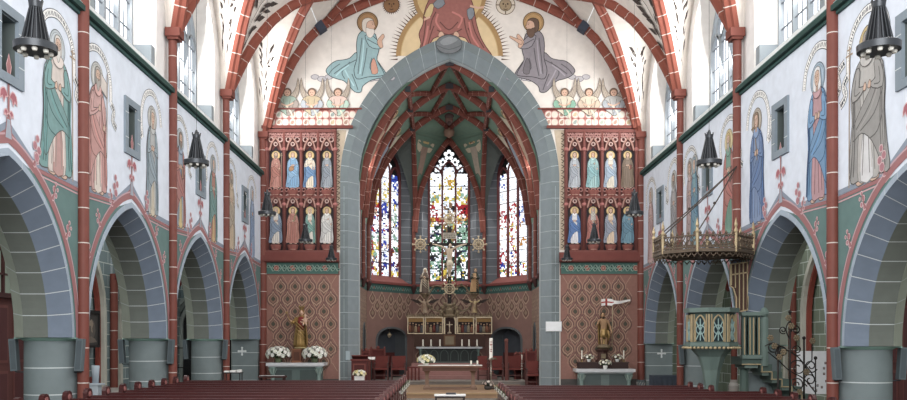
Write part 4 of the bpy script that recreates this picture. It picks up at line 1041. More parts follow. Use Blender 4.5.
for x, lab, ray in ((391.5, 'painted brown sun face left of the golden nimbus', 1), (505.5, 'painted moon face in a ring right of the golden nimbus', 0)):
    P = epaint()
    if ray:
        for k in range(28):
            t = 2 * PI * k / 28; P.poly([(x + 7 * math.cos(t - .1), 5 + 7 * math.sin(t - .1)), (x + 10 * math.cos(t), 5 + 10 * math.sin(t)), (x + 7 * math.cos(t + .1), 5 + 7 * math.sin(t + .1))], '5c3a2a')
        P.disc(x, 5, 7.8, '8a6240', n=24, line='4a3224', lw=.6)
    else:
        P.disc(x, 5, 9.5, 'cfc4b2', n=28, line='6a5a48', lw=.7); P.disc(x, 5, 6, 'a08a6a', n=20, line='5a4a3a', lw=.6)
        for k in range(4): P.line([(x + 6 * math.cos(k * PI / 2), 5 + 6 * math.sin(k * PI / 2)), (x + 9.4 * math.cos(k * PI / 2), 5 + 9.4 * math.sin(k * PI / 2))], 1, '6a5a48')
    for s in (-1, 1): P.disc(x + s * 2.2, 4, .9, '3c2a20', n=8)
    P.line([(x, 4), (x + .6, 7), (x - .6, 7)], .6, '4a3224'); P.line([(x - 2, 9), (x, 9.7), (x + 2, 9)], .7, '4a3224')
    o = P.build('celestial_face_picture'); tag(o, lab, 'wall painting')
# ---- angels on the green cells of the chancel vault
def celm(fn, nrm): return lambda u, v: (fn(u, v), nrm)
def cell_angel(fn, nrm, label, c1):
    P = Paint((0, 0, 0), (1, 0, 0), (0, 0, 0), map3=celm(fn, nrm), first=.01)
    for s in (-1, 1): P.poly([(.5 + s * a, b) for a, b in ((.06, .72), (.2, .8), (.32, .92), (.38, .7), (.3, .5), (.14, .58))], 'b3a890', '5a4c40', .014, 2)
    P.poly([(.5 + a, b) for a, b in ((-.1, .75), (-.17, .6), (-.16, .3), (-.24, .02), (0, .06), (.22, .0), (.16, .3), (.17, .6), (.1, .75))], c1, '5f4c42', .014, 3)
    for a in (-.08, 0, .08): P.line([(.5 + a * .6, .6), (.5 + a, .3), (.5 + a * 1.6, .06)], .016, sh(c1, .7), 2)
    P.line([(.36, .6), (.5, .52), (.64, .62)], .05, sh(c1, 1.1), 2)
    P.disc(.5, .83, .13, 'b59a62', n=16, ry=.09); P.disc(.5, .84, .085, '6f5138', n=12, ry=.066); P.disc(.5, .825, .062, SKIN, n=12, ry=.052)
    for s in (-1, 1): P.disc(.5 + s * .025, .83, .01, DRK, n=6)
    o = P.build('angel_picture'); tag(o, label, 'wall painting', 'angels on the chancel vault')
for sd, lab in ((-1, 'painted angel on the green vault cell left of the middle stained window'), (1, 'painted angel on the green vault cell right of the middle stained window')):
    def fn(u, v):
        t = .62 - .5 * v; s_ = (u if sd < 0 else 1 - u) * .8 + .05; return desc(sd, t).lerp(formC(sd * t), s_)
    cell_angel(fn, V(0, -1, -.2).normalized(), lab, '8a7264' if sd < 0 else '9c8f80')
    for k, (Ya, Yb) in enumerate(((YE + 1.1, 32.5), (32.7, 34.6))):
        def fb(u, v):
            x = 3.05 - 1.2 * v; Y = Ya + (Yb - Ya) * ((1 - u) if sd > 0 else u); return V(XC + sd * (x - .03), Y, bp(x, Y) - .03)
        cell_angel(fb, V(-sd * .8, 0, -.6), f'painted angel on the {"left" if sd < 0 else "right"} slope of the chancel vault, {"nearer" if k == 0 else "farther"} bay', ['9a7f6a', '7f8a9a'][k])
# damask and frieze in the choir and apse
def dado(name, to, L, w0=0.):
    P = Paint((0, 0, 0), (1, 0, 0), (0, 0, 0), first=.008, map3=to)
    row = 0; z = 3.62; k0 = P.k
    while z > .9:
        n = max(1, int(L / .5))
        for k in range(n):
            x = -L / 2 + (k + .5 + (.5 if row % 2 else 0)) * L / n
            if x > L / 2 - .2: continue
            if w0 and abs(x) < w0 and z < 2.8: continue
            P.k = k0; o_ = [(0, .3), (.09, .16), (.19, .05), (.2, -.08), (.1, -.2), (0, -.27), (-.1, -.2), (-.2, -.08), (-.19, .05), (-.09, .16)]
            P.poly([(x + a, z + b) for a, b in o_], 'a98c76', None, 0, 2); P.poly([(x + a * .75, z + b * .75) for a, b in o_], '6f4f47', None, 0, 2); P.poly([(x + a * .4, z + b * .4) for a, b in o_], '8f7862', None, 0, 2)
        z -= .3; row += 1
    for k in range(int(L / .16)):
        P.k = k0; x = -L / 2 + (k + .5) * .16; P.line([(x - .07, 4.0), (x, 4.12), (x + .07, 4.0)], .022, '6f9488', 2)
        if k % 4 == 2: P.disc(x, 4.06, .05, '8a544c', n=7)
    P.build(name, kind='structure')
fm = lambda to, n: (lambda u, v: (to(u, v), n))
nv = lambda to: (to(0, 0, -1) - to(0, 0, 0)).normalized()
dado('wallpaper_pattern', fm(toM, nv(toM)), 2 * HA - .1); dado('wallpaper_pattern', fm(toL, nv(toL)), OL - .1, 1.25); dado('wallpaper_pattern', fm(toR, nv(toR)), OL - .1, 1.25)
for sd in (-1, 1): dado('wallpaper_pattern', lambda u, v: (V(XC + sd * HX, 32.6 + u, v), V(-sd, 0, 0)), 4.0)
# ================================================================ pews
WOOD, WOODL, WOODD = '351617', '4a2020', '3c1719'
def pew(name, x0, x1, ztop, knob, label, group, loc):
    """bench facing the altar; origin at its middle on the floor, back towards the nave's west end"""
    wm = mat(WOOD, .3, var=.1, scale=3, spec=.5); wl = mat(WOODL, .28, var=.1, scale=3, spec=.5)
    root = thing(name, label, 'pew', loc, group); h = (x1 - x0) / 2
    mb = MB(wm); mb.box((0, .0, ztop / 2 + .1), (2 * h - .12, .035, ztop - .3)); mb.box((0, 0, ztop - .035), (2 * h - .12, .075, .07), wl)
    n = int(2 * h / .8)
    for k in range(n + 1): mb.box((-h + .06 + (2 * h - .12) * k / n, -.022, ztop / 2 + .08), (.06, .02, ztop - .36), wl)
    mb.box((0, -.022, .28), (2 * h - .12, .02, .08), wl)
    mb.build('backrest', root)
    mb = MB(wm); mb.box((0, .26, .44), (2 * h - .12, .4, .04)); mb.build('seat', root)
    mb = MB(wl); mb.box((0, -.1, ztop - .16), (2 * h - .14, .17, .025)); mb.build('book_ledge', root)
    mb = MB(wm); mb.box((0, -.24, .14), (2 * h - .2, .12, .05)); mb.build('kneeler', root)
    for s in (-1, 1):
        k = knob
        pr = [(-.09, 0), (.46, 0), (.47, .1), (.43, .4), (.45, .5), (.34, .58), (.2, .62), (.13, k - .22), (.12, k - .16), (.11, k - .08), (.075, k - .02), (0, k), (-.075, k - .02), (-.11, k - .08), (-.11, k - .16), (-.075, k - .2), (-.075, .3)]
        mb = MB(wl); X = s * h
        a = [(X - .035, y, z) for y, z in pr]; b = [(X + .035, y, z) for y, z in pr]; N = len(pr)
        mb.face(a[::-1]); mb.face(b)
        for i in range(N): mb.face([a[i], a[(i + 1) % N], b[(i + 1) % N], b[i]])
        e = mb.build('pew_end', root)
        mk = MB('8d5450')
        mk.lathe([(.0, -.05), (.05, -.045), (.06, 0), (.05, .045), (0, .05)], (0, 0, 0), None, 10)
        o = mk.build('rosette', e, (X, .0, k - .1)); o.rotation_euler = (0, PI / 2, 0)
    return root
ORD = ['first', 'second', 'third', 'fourth', 'fifth', 'sixth', 'seventh', 'eighth', 'ninth', 'tenth', 'eleventh', 'twelfth']
p0 = None
for i in range(11):
    Y = 19.45 - .765 * i; lab = f'dark red wooden pew left of the aisle, {ORD[i]} row from the altar'
    if p0 is None: p0 = o = pew('pew', -6.15, -1.16, .95, 1.07, lab, 'pews left of the aisle', (-3.655, Y, 0))
    else: o = copy_tree(p0); o.location.y = Y; o['label'] = lab
p0 = p1 = None
for i in range(10):
    Y = 19.35 - .765 * i; lab = f'dark red wooden pew right of the aisle, {ORD[i]} row from the altar'
    if i < 3:
        if p1 is None: p1 = o = pew('pew', 1.02, 5.35, .84, .93, lab, 'pews right of the aisle', (3.185, Y, 0))
        else: o = copy_tree(p1)
    else:
        if p0 is None: p0 = o = pew('pew', 1.02, 6.15, .84, .93, lab, 'pews right of the aisle', (3.585, Y, 0))
        else: o = copy_tree(p0)
    o.location.y = Y; o['label'] = lab
# ================================================================ flowers
def blossom_mesh(h1, h2, petals=8):
    mb = MB(h1); mb.smooth = True
    for ring, (r, z, t, n) in enumerate(((1., .0, .25, petals), (.7, .25, .7, petals - 1), (.4, .4, 1.2, 5))):
        for k in range(n):
            a = 2 * PI * k / n + ring * .4; d = V(math.cos(a), math.sin(a), 0); e = V(-d.y, d.x, 0)
            b = V(0, 0, z * .4); tip = d * r * math.cos(t) + V(0, 0, z * .5 + r * math.sin(t) * .7); mid = (b + tip) / 2 + V(0, 0, .05)
            mb.face([b, mid - e * .3 * r, tip - e * .12 * r, tip + e * .12 * r, mid + e * .3 * r])
    mb.ball((0, 0, .2), (.2, .2, .18), h2, 6, 4); return mb
def bouquet(name, label, loc, n, spread, size, cols, vase='d8d4cc', vh=.16, vr=.1, group=None, leafc='4d6a3c', flat=.7, vshape=0, nleaf=30, lean=0.):
    root = thing(name, label, 'flowers', loc, group)
    mb = MB(vase)
    if vshape == 0: mb.lathe([(vr * .7, 0), (vr * .8, .02), (vr, vh * .6), (vr * .9, vh), (vr * .8, vh * .95)], (0, 0, 0), None, 14)
    elif vshape == 1: mb.box((0, 0, vh / 2), (vr * 3.2, vr * 1.8, vh)); mb.box((0, 0, vh), (vr * 3.4, vr * 2, .02))
    if vshape < 2: mb.build('vase', root)
    mb = MB(leafc); c = V(0, 0, vh + spread * .35)
    for k in range(nleaf):
        a = R.uniform(0, 2 * PI); u = R.uniform(-.35, 1); d = V(math.cos(a) * math.sqrt(1 - u * u * .9), math.sin(a) * math.sqrt(1 - u * u * .9), u * flat).normalized()
        tip = c + V(d.x * spread * 1.12, d.y * spread * .9, d.z * spread * .9 * flat); b = V(0, 0, vh * .9); e = d.cross(V(0, 0, 1)).normalized() * spread * .14; mid = b.lerp(tip, .62)
        mb.bar(b, mid, .008, .008, sh(leafc, .8)); mb.face([mid, mid.lerp(tip, .4) + e, tip, mid.lerp(tip, .4) - e])
    mb.build('foliage', root)
    ms = [blossom_mesh(*p) for p in cols]; first = []
    for k in range(n):
        g = k * 2.399963; u = 1 - (k + .5) / n * 1.25; rr = math.sqrt(max(0, 1 - u * u))
        d = V(math.cos(g) * rr, math.sin(g) * rr, u)
        p = c + V(d.x * spread, d.y * spread * .8, d.z * spread * flat * .85)
        if k < len(ms): o = ms[k].build('blossom', root); first.append(o)
        else: o = first[k % len(ms)].copy(); COL.objects.link(o); o.parent = root
        s = size * R.uniform(.85, 1.15); o.location = p; o.scale = (s, s, s); o.rotation_euler = (d.orthogonal() * 0 + d).to_track_quat('Z', 'Y').to_euler()
    return root
WHF = [('f0efe8', 'd8dcae'), ('e6e8dc', 'cfd6a0')]
# white bows with blossoms on the aisle ends of the pews
def bow(label, loc, s):
    root = thing('pew_bow', label, 'decoration', loc, 'white bows on the pew ends')
    mb = MB('c9c5be')
    for q in (-1, 1):
        for t in (0, 1):
            pts = [V(0, 0, 0), V(s * .05, q * .06, .05 - t * .03), V(s * .06, q * .11, .03 - t * .05), V(s * .03, q * .06, -.01 - t * .03)]
            mb.face([p + V(s * .01 * t, 0, 0) for p in pts])
        mb.face([(s * .02, 0, 0), (s * .02, q * .03, 0), (s * .03, q * .07, -.18), (s * .03, q * .02, -.17)])
    mb.ball((s * .03, 0, 0), .03, None, 8, 5); mb.build('ribbon', root)
    ml = MB('4d6a3c')
    for k in range(8):
        a = 2 * PI * k / 8; ml.face([(s * .04, 0, .03), (s * .06, .05 * math.cos(a + .3), .03 + .05 * math.sin(a + .3)), (s * .07, .12 * math.cos(a), .03 + .12 * math.sin(a)), (s * .06, .05 * math.cos(a - .3), .03 + .05 * math.sin(a - .3))])
    ml.build('foliage', root)
    m0 = None
    for k in range(5):
        if m0 is None: m0 = o = blossom_mesh(*WHF[0]).build('blossom', root)
        else: o = m0.copy(); COL.objects.link(o); o.parent = root
        a = 2 * PI * k / 5; o.location = (s * .07, .045 * math.cos(a), .03 + .045 * math.sin(a)); o.scale = (.028, .028, .028); o.rotation_euler = (0, s * PI / 2, 0)
for i in range(5):
    bow(f'white ribbon bow with small blossoms on the {ORD[i]} left pew end at the aisle', (-1.16 + .04, 19.45 - .765 * i, .86), 1)
    bow(f'white ribbon bow with small blossoms on the {ORD[i]} right pew end at the aisle', (1.02 - .04, 19.35 - .765 * i, .76), -1)
# ================================================================ hanging lamps
def lamp(x, Y, label, z0=4.44):
    root = thing('pendant_lamp', label, 'lamp', (x, Y, z0), 'conical lamps hanging over the pews'); dk = mat('3d4044', .4, .7, var=.05)
    mb = MB(dk)
    mb.lathe([(.17, .0), (.182, .0), (.185, .06), (.178, .066), (.17, .06), (.165, .005)], (0, 0, 0), None, 28); mb.lathe([(.15, .01), (.17, .012), (.17, .03), (.15, .03)], (0, 0, 0), None, 24)
    for k in range(6): a = PI * k / 6; mb.bar((-.165 * math.cos(a), -.165 * math.sin(a), .02), (.165 * math.cos(a), .165 * math.sin(a), .02), .012, .012)
    mb.build('ring', root)
    mb = MB(dk); n = 18
    for k in range(n):
        a = 2 * PI * k / n; mb.bar((.118 * math.cos(a), .118 * math.sin(a), .06), (.046 * math.cos(a), .046 * math.sin(a), .38), .01, .022, up=(math.cos(a), math.sin(a), 0))
    mb.lathe([(.17, .05), (.105, .07), (.038, .38)], (0, 0, 0), mat('24262a', .5, .5), 18); mb.build('shade', root)
    mb = MB(dk); mb.lathe([(.045, .37), (.055, .39), (.06, .44), (.05, .45), (.03, .46), (.018, .5), (0, .53)], (0, 0, 0), None, 12)
    for k in range(8): a = 2 * PI * k / 8; mb.bar((.055 * math.cos(a), .055 * math.sin(a), .43), (.062 * math.cos(a), .062 * math.sin(a), .47), .014, .01)
    mb.build('cap', root)
    m0 = None
    for k in range(8):
        if m0 is None:
            mm = MB('cfcdc4'); mm.lathe([(0, -.035), (.02, -.03), (.026, -.01), (.018, .012), (.012, .03)], (0, 0, 0), None, 8); m0 = o = mm.build('bulb', root)
        else: o = m0.copy(); COL.objects.link(o); o.parent = root
        a = 2 * PI * (k + .5) / 8; o.location = (.125 * math.cos(a), .125 * math.sin(a), .0)
    mb = MB('2c2d30'); ztop = prof(x) - z0 + .0; mb.tube([(0, 0, .5), (0, 0, ztop)], .003, None, 5); mb.build('cord', root)
for sd, xl, nm in ((-1, -3.88, 'left'), (1, 3.66, 'right')):
    for k, (Y, d_) in enumerate(((7.6, 'largest and nearest'), (12.5, 'second nearest'), (17.45, 'middle'), (22.2, 'second farthest'), (27.2, 'smallest and farthest'))):
        lamp(xl, Y, f'dark pleated conical pendant lamp, {d_} of the {nm} row')
# ================================================================ loudspeakers on the piers
def speaker(X, Y, z, s2, label):
    root = thing('column_speaker', label, 'speaker', (X, Y, z), 'slim loudspeakers on the piers')
    mb = MB('59656a'); mb.box((0, 0, 0), (.12, .12, .56)); o = mb.build('body', root); o.rotation_euler = (0, .07 * s2, 0)
    mg = MB('4a555b'); mg.box((0, -.062, 0), (.08, .008, .5)); mg.build('grille', o)
    mb = MB('33383c'); mb.bar((0, .05, -.3), (0, .05, .2), .025, .02); mb.bar((0, .05, -.3), (-s2 * .14, .1, -.3), .025, .02); mb.build('bracket', root)
for sd in (-1, 1):
    for i, Y in enumerate(SH[2:5]):
        for s2 in (-1, 1):
            if sd > 0 and i == 1: continue
            xw = sd * (W + .5) + s2 * .57
            nm = ['nearest', 'second', 'third'][i]; wh = 'nave' if s2 * sd < 0 else 'aisle'
            speaker(xw, Y - .16, impost(sd) - .3, s2, f'slim grey loudspeaker on the {wh} side of the {nm} {"left" if sd < 0 else "right"} pier')
# painted consecration crosses
for sd in (-1, 1):
    P = Paint((0, YE - .35, 0), (1, 0, 0), (0, -1, 0), first=.004); x = sd * (W + .5) - (.25 * sd); z = 1.5 if sd < 0 else 1.42
    x = wx(244.5 if sd < 0 else 659, YE)
    P.poly([(x + a, z + b) for a, b in ((-.025, -.025), (-.13, -.025), (-.13, .025), (-.025, .025), (-.025, .13), (.025, .13), (.025, .025), (.13, .025), (.13, -.025), (.025, -.025), (.025, -.13), (-.025, -.13))], 'cfd6d6')
    for a, b in ((0, .12), (0, -.12), (.12, 0), (-.12, 0)): P.disc(x + a, z + b, .035, 'cfd6d6', n=10)
    P.build('painted_cross', kind='structure')
# ================================================================ carved figures
def loft(mb, levels, m=None, n=24):
    """closed robe-like surface: levels (z, cx, cy, rx, ry, fold, folds)"""
    rows = []
    for z, cx_, cy_, rx, ry, fo, k in levels:
        rows.append([(cx_ + rx * math.cos(t) * (1 + fo * math.sin(k * t + z * 3)), cy_ + ry * math.sin(t) * (1 + fo * math.sin(k * t + z * 3)), z) for t in [2 * PI * i / n for i in range(n)]])
    vs = [p for r in rows for p in r]
    fs = [(i * n + j, i * n + (j + 1) % n, (i + 1) * n + (j + 1) % n, (i + 1) * n + j) for i in range(len(rows) - 1) for j in range(n)]
    fs += [tuple(range(n))[::-1], tuple((len(rows) - 1) * n + j for j in range(n))]
    mb.mesh(vs, fs, m, True)
def one_body(mb, name, parent, vox):
    o = mb.build(name, parent); md = o.modifiers.new('body', 'REMESH'); md.mode = 'VOXEL'; md.voxel_size = vox; md.use_smooth_shade = True
    return o
def hand(mb, c, d, s):
    """small hand: palm with five fingers"""
    d = Vector(d).normalized(); u = d.orthogonal().normalized(); w_ = d.cross(u)
    mb.ball(Vector(c) + d * s * .3, (s * .34, s * .34, s * .34), None, 6, 4)
    for k, (o_, L) in enumerate(((-.3, .8), (-.1, .95), (.1, .9), (.3, .7))): mb.tube([Vector(c) + d * s * .4 + u * s * o_, Vector(c) + d * s * (.4 + L * .5) + u * s * o_ * 1.1, Vector(c) + d * s * (.4 + L * .9) + u * s * o_ * 1.1 + w_ * s * .2], s * .1, None, 5)
    mb.tube([Vector(c) + d * s * .2 - u * s * .25, Vector(c) + d * s * .5 - u * s * .55], s * .11, None, 5)
def head(mb, c, r):
    c = Vector(c); mb.ball(c, (r * .78, r * .9, r * 1.08), None, 14, 10); mb.ball(c + V(0, -r * .35, -r * .5), (r * .45, r * .5, r * .5), None, 8, 6)
    mb.ball(c + V(0, -r * .92, -r * .12), (r * .13, r * .22, r * .25), None, 6, 4)
    for s in (-1, 1): mb.ball(c + V(s * r * .78, 0, -.05 * r), (r * .1, r * .18, r * .25), None, 6, 4)
    mb.tube([c + V(0, .05 * r, -r * .6), c + V(0, .15 * r, -r * 1.9)], r * .42, None, 8)
def face_details(root, c, r, hair='5a3c28'):
    c = Vector(c); mb = MB('2c2320')
    for s in (-1, 1): mb.ball(c + V(s * r * .3, -r * .82, r * .12), (r * .12, r * .08, r * .08), None, 6, 4)
    mb.ball(c + V(0, -r * .86, -r * .48), (r * .22, r * .06, r * .06), '8a4a44', 6, 4); mb.build('facial_features', root)
def robed(root, H, robe, skin, hair=None, veil=None, fold=.15, arms=None, wide=1., sway=.03, mantle=None, mrot=.3, gold=0., beard=None):
    """standing robed statue facing the camera side (-Y)"""
    mm = lambda h: mat(h, .45 if gold else .7, gold if h in ('98763c', 'a8864c') else 0., var=.1)
    rh = H * .07; hz = H * .9; hx = sway * H
    mb = MB(skin); head(mb, (hx, 0, hz), rh)
    mb.tube([(0, 0, H * .3), (hx * .5, 0, H * .55), (hx, 0, H * .8)], [H * .09, H * .09, H * .05], None, 10)
    for pth in arms or []:
        mb.tube(pth, [H * .03] * (len(pth) - 1) + [H * .022], None, 8); hand(mb, pth[-1], Vector(pth[-1]) - Vector(pth[-2]), H * .05)
    for s in (-1, 1): mb.tube([(s * H * .05, 0, H * .3), (s * H * .05, 0, .02), (s * H * .06, -H * .1, .015)], [H * .045, H * .03, H * .022], None, 8)
    one_body(mb, 'body', root, H * .009); face_details(root, (hx, 0, hz), rh)
    mb = MB(mm(robe)); w_ = wide
    loft(mb, [(0.01, 0, 0, H * .16 * w_, H * .13, fold, 9), (H * .12, -hx * .3, 0, H * .145 * w_, H * .115, fold, 9), (H * .3, -hx * .4, 0, H * .125 * w_, H * .1, fold * .8, 9), (H * .5, 0, 0, H * .105 * w_, H * .085, fold * .6, 7), (H * .62, hx * .5, 0, H * .1 * w_, H * .08, fold * .4, 7), (H * .74, hx * .8, 0, H * .115 * w_, H * .075, .02, 5), (H * .79, hx, 0, H * .09 * w_, H * .06, 0, 5), (H * .82, hx, 0, H * .045, H * .04, 0, 5)])
    for pth in arms or []:
        q = [Vector(p) for p in pth[:-1]] + [Vector(pth[-2]).lerp(Vector(pth[-1]), .7)]; mb.tube(q, [H * .045] + [H * .05] * (len(q) - 2) + [H * .055], None, 10)
    mb.build('robe', root)
    if mantle:
        mb = MB(mm(mantle)); n = 14; rows = []
        for z, r, rr in ((H * .06, .185, .14), (H * .3, .17, .13), (H * .5, .14, .115), (H * .68, .135, .1), (H * .78, .1, .07)):
            rows.append([(hx * z / H + H * r * w_ * math.cos(t) * (1 + .05 * math.sin(9 * t)), H * rr * math.sin(t) * (1 + .05 * math.sin(9 * t)) + .0, z) for t in [mrot - PI * .25 + (PI * 1.45) * i / n for i in range(n + 1)]])
        for a, b in zip(rows, rows[1:]):
            for i in range(n): mb.face([a[i], a[i + 1], b[i + 1], b[i]])
        
        for k, (z0, z1, r_) in enumerate(((.68, .42, .03), (.6, .33, .034), (.5, .24, .03), (.4, .16, .022))):
            pts = [V(-H * .13 * w_ * math.cos(t * .9) , -H * (.05 + .085 * math.sin(PI * (.12 + .8 * t))), H * (z0 + (z1 - z0) * t ** 1.3)) + V(H * .23 * w_ * t, 0, 0) for t in [i / 8 for i in range(9)]]
            mb.tube(pts, [H * r_ * .5 * (.35 + .65 * math.sin(PI * (.1 + .85 * i / 8))) for i in range(9)], None, 8)
        mb.build('mantle', root)
    if hair:
        mb = MB(hair); mb.ball((hx, rh * .15, hz + rh * .25), (rh * .95, rh * .95, rh * .95), None, 12, 8); mb.ball((hx, rh * .5, hz - rh * .7), (rh * .95, rh * .5, rh * 1.1), None, 10, 6)
        if beard: mb.ball((hx, -rh * .6, hz - rh * .95), (rh * .5, rh * .4, rh * .6), None, 8, 6)
        mb.build('hair', root)
    if veil:
        mb = MB(veil); mb.ball((hx, rh * .25, hz + rh * .2), (rh * 1.1, rh * 1.05, rh * 1.1), None, 12, 8)
        loft(mb, [(hz - rh * 3.2, hx, rh * .9, rh * 1.9, rh * .8, .08, 7), (hz - rh * 1.6, hx, rh * .7, rh * 1.5, rh * .7, .05, 7), (hz, hx, rh * .5, rh * 1.1, rh * .7, 0, 5)], None, 16); mb.build('veil', root)
GOLD, GOLDD = 'b3a080', '7f6e54'
gm = mat(GOLD, .45, .35, var=.15); gd = mat(GOLDD, .55, .2, var=.15); gs = mat('9c7c46', .42, .5, var=.15)
# ================================================================ left side altar
MAR = mat('c9ccd0', .35, var=.08, scale=5)
def side_altar(name, label, x0, x1, ztop, Y, body, gr=False):
    c = (x0 + x1) / 2; L = x1 - x0; root = thing(name, label, 'altar', (c, Y, 0))
    mb = MB(MAR); mb.box((0, 0, ztop - .05), (L, .82, .1)); mb.box((0, 0, ztop - .12), (L - .12, .74, .05), 'a3aaac'); mb.build('mensa', root)
    mb = MB(body); mb.box((0, .06, (ztop - .14) / 2), (L - .3, .6, ztop - .14)); mb.box((0, -.02, .08), (L - .1, .72, .16), '6c7676')
    for s in (-.25, .25): mb.box((s * L, -.245, ztop / 2), (L * .36, .012, ztop * .55), sh(body, .8))
    mb.build('base', root)
    for s in (-1, 1):
        mb = MB('78908a'); X = s * (L / 2 - .2); mb.lathe([(.1, .16), (.1, .22), (.07, .26), (.062, ztop - .42), (.08, ztop - .38), (.06, ztop - .34), (.13, ztop - .17), (.13, ztop - .14)], (X, -.27, 0), None, 14)
        for k in range(6): a = 2 * PI * k / 6; mb.bar((X + .07 * math.cos(a), -.27 + .07 * math.sin(a), ztop - .36), (X + .14 * math.cos(a), -.27 + .14 * math.sin(a), ztop - .2), .04, .02, '93a89e')
        mb.build('colonnette', root)
    return root
side_altar('side_altar', 'stone side altar with a pale marble top on the left, below the crowned statue', -6.3, -4.33, 1.11, 29.15, '5d6f6c')
t = thing('statue_pedestal', 'brown wooden pedestal under the crowned statue on the left side altar', 'pedestal', (wx(297, 29.2), 29.25, 1.11))
mb = MB('7b4a34'); mb.box((0, 0, .22), (.3, .3, .44)); mb.build('body', t); mb = MB('8f5c40'); mb.box((0, 0, .45), (.34, .34, .05)); mb.box((0, 0, .03), (.34, .34, .06)); mb.box((0, -.152, .22), (.2, .01, .28), '60382a'); mb.build('moulding', t)
t = thing('crowned_statue', 'gilded statue of a crowned lady with child and sceptre on the left side altar', 'statue', (wx(300, 29.2), 29.25, 1.63))
H = 1.34
robed(t, H, '98763c', 'd3a98c', hair='8a6236', arms=[[(-.12, -.03, 1.02), (-.2, -.1, .84), (-.3, -.18, .92)], [(.14, -.03, 1.02), (.22, -.12, .82), (.1, -.22, .86)]], mantle='a8864c', gold=.45, sway=.035, fold=.17)
mb = MB('8a2f2c'); loft(mb, [(.6, .02, -.05, .11, .09, .08, 7), (.8, .03, -.05, .11, .09, .05, 7), (1.02, .04, -.03, .12, .085, 0, 5), (1.06, .045, -.02, .07, .06, 0, 5)]); mb.build('bodice', t)
mb = MB(gs); mb.lathe([(.07, 0), (.075, .04), (.085, .08)], (.048, 0, 1.3), None, 12)
for k in range(8): a = 2 * PI * k / 8; mb.tube([(.048 + .08 * math.cos(a), .08 * math.sin(a), 1.37), (.048 + .1 * math.cos(a), .1 * math.sin(a), 1.44)], [.016, .006], None, 5)
mb.build('crown', t)
mb = MB(gs); mb.tube([(-.22, -.24, .72), (-.42, -.2, 1.16)], .014, None, 6); mb.ball((-.43, -.2, 1.19), .035, None, 8, 6)
for k in range(4): a = PI * k / 2; mb.ball((-.43 + .04 * math.cos(a), -.2, 1.19 + .04 * math.sin(a)), .018, None, 6, 4)
mb.build('sceptre', t)
mb = MB('d8b096'); head(mb, (.2, -.2, 1.08), .055); mb.ball((.2, -.18, .92), (.075, .07, .1), None, 10, 7); mb.tube([(.16, -.2, .96), (.1, -.25, .94)], .02, None, 6); mb.tube([(.25, -.2, .96), (.31, -.24, 1.0)], .02, None, 6); mb.tube([(.17, -.2, .85), (.14, -.27, .76)], .026, None, 6); mb.tube([(.23, -.2, .85), (.25, -.27, .76)], .026, None, 6); o = mb.build('child', t)
mb = MB('9a8a5c'); mb.lathe([(.2, 0), (.22, .02), (.2, .05), (.14, .07)], (0, 0, -.04), None, 16); mb.build('plinth', t)
HYD = [('f3f2ec', 'e3e6cc'), ('e9ebdf', 'd8dcb8')]
for px, lab in ((278.5, 'large bouquet of white hydrangeas left of the crowned statue'), (315, 'large bouquet of white hydrangeas right of the crowned statue')):
    bouquet('hydrangea_bouquet', lab, (wx(px, 29.1), 29.05, 1.11), 34, .4, .09, HYD, vase='5f6a4c', vh=.14, vr=.12, group=None, leafc='3f5a34', flat=.75, nleaf=46)
def candle(name, label, loc, h, r=.022, holder='8a7440', hh=.08, group=None, flame=False):
    t = thing(name, label, 'candle', loc, group)
    mb = MB(holder); mb.lathe([(r * 2.6, 0), (r * 2.6, .012), (r * .9, .03), (r * .8, hh * .7), (r * 1.7, hh * .85), (r * 1.7, hh)], (0, 0, 0), mat(holder, .4, .6), 12); mb.build('candlestick', t)
    mb = MB('efe9da'); mb.lathe([(r, hh), (r, hh + h * .97), (r * .6, hh + h)], (0, 0, 0), None, 10); mb.build('wax', t)
    mb = MB('2a2420'); mb.tube([(0, 0, hh + h - .005), (.003, 0, hh + h + .025)], .004, None, 5); mb.build('wick', t)
# kneeling bench and leaflet table on the left
def bench(name, label, x0, x1, Y, z, h, top='4a2a26', cat='bench'):
    c = (x0 + x1) / 2; L = x1 - x0; t = thing(name, label, cat, (c, Y, 0)); mb = MB(top); mb.box((0, 0, z - .03), (L, .34, .06)); mb.build('top', t)
    for s in (-1, 1): mb = MB(sh(top, .8)); mb.box((s * (L / 2 - .06), 0, (z - .06) / 2), (.05, .3, z - .06)); mb.build('leg', t)
    mb = MB(sh(top, .8)); mb.box((0, .1, z * .45), (L - .16, .03, .08)); mb.build('rail', t); return t
bench('kneeling_bench', 'low dark bench with a pale cloth before the left side altar', wx(259, 27.6), wx(286, 27.6), 27.6, .72, .4)
mb = MB('cfcfcf'); mb.box((0, 0, .006), (.78, .26, .012)); o = mb.build('cloth', None, (wx(272, 27.6), 27.6, .72)); tag(o, 'pale cloth lying on the low dark bench at the left side altar', 'cloth')
t = thing('leaflet_table', 'small iron table of white leaflets beside the third left pier', 'table', (wx(233, 23.6), 23.6, 0))
mb = MB('2c2c2e'); mb.box((0, 0, .97), (.5, .32, .03)); mb.build('tabletop', t)
for s in (-1, 1):
    for q in (-1, 1): mb = MB('2c2c2e'); mb.box((s * .22, q * .13, .48), (.025, .025, .96)); mb.build('leg', t)
for k, (dx, w_) in enumerate(((-.15, .16), (.03, .17), (.18, .1))):
    mb = MB('e9e8e4'); mb.box((0, 0, .02 + .008 * k), (w_ - .02, .24, .04 + .016 * k)); o = mb.build('leaflet_stack', None, (wx(233, 23.6) + dx, 23.6, .985)); tag(o, ['white leaflet stack at the left end of the small iron table', 'thicker white leaflet stack in the middle of the small iron table', 'narrow white leaflet stack at the right end of the small iron table'][k], 'paper', 'leaflet stacks')
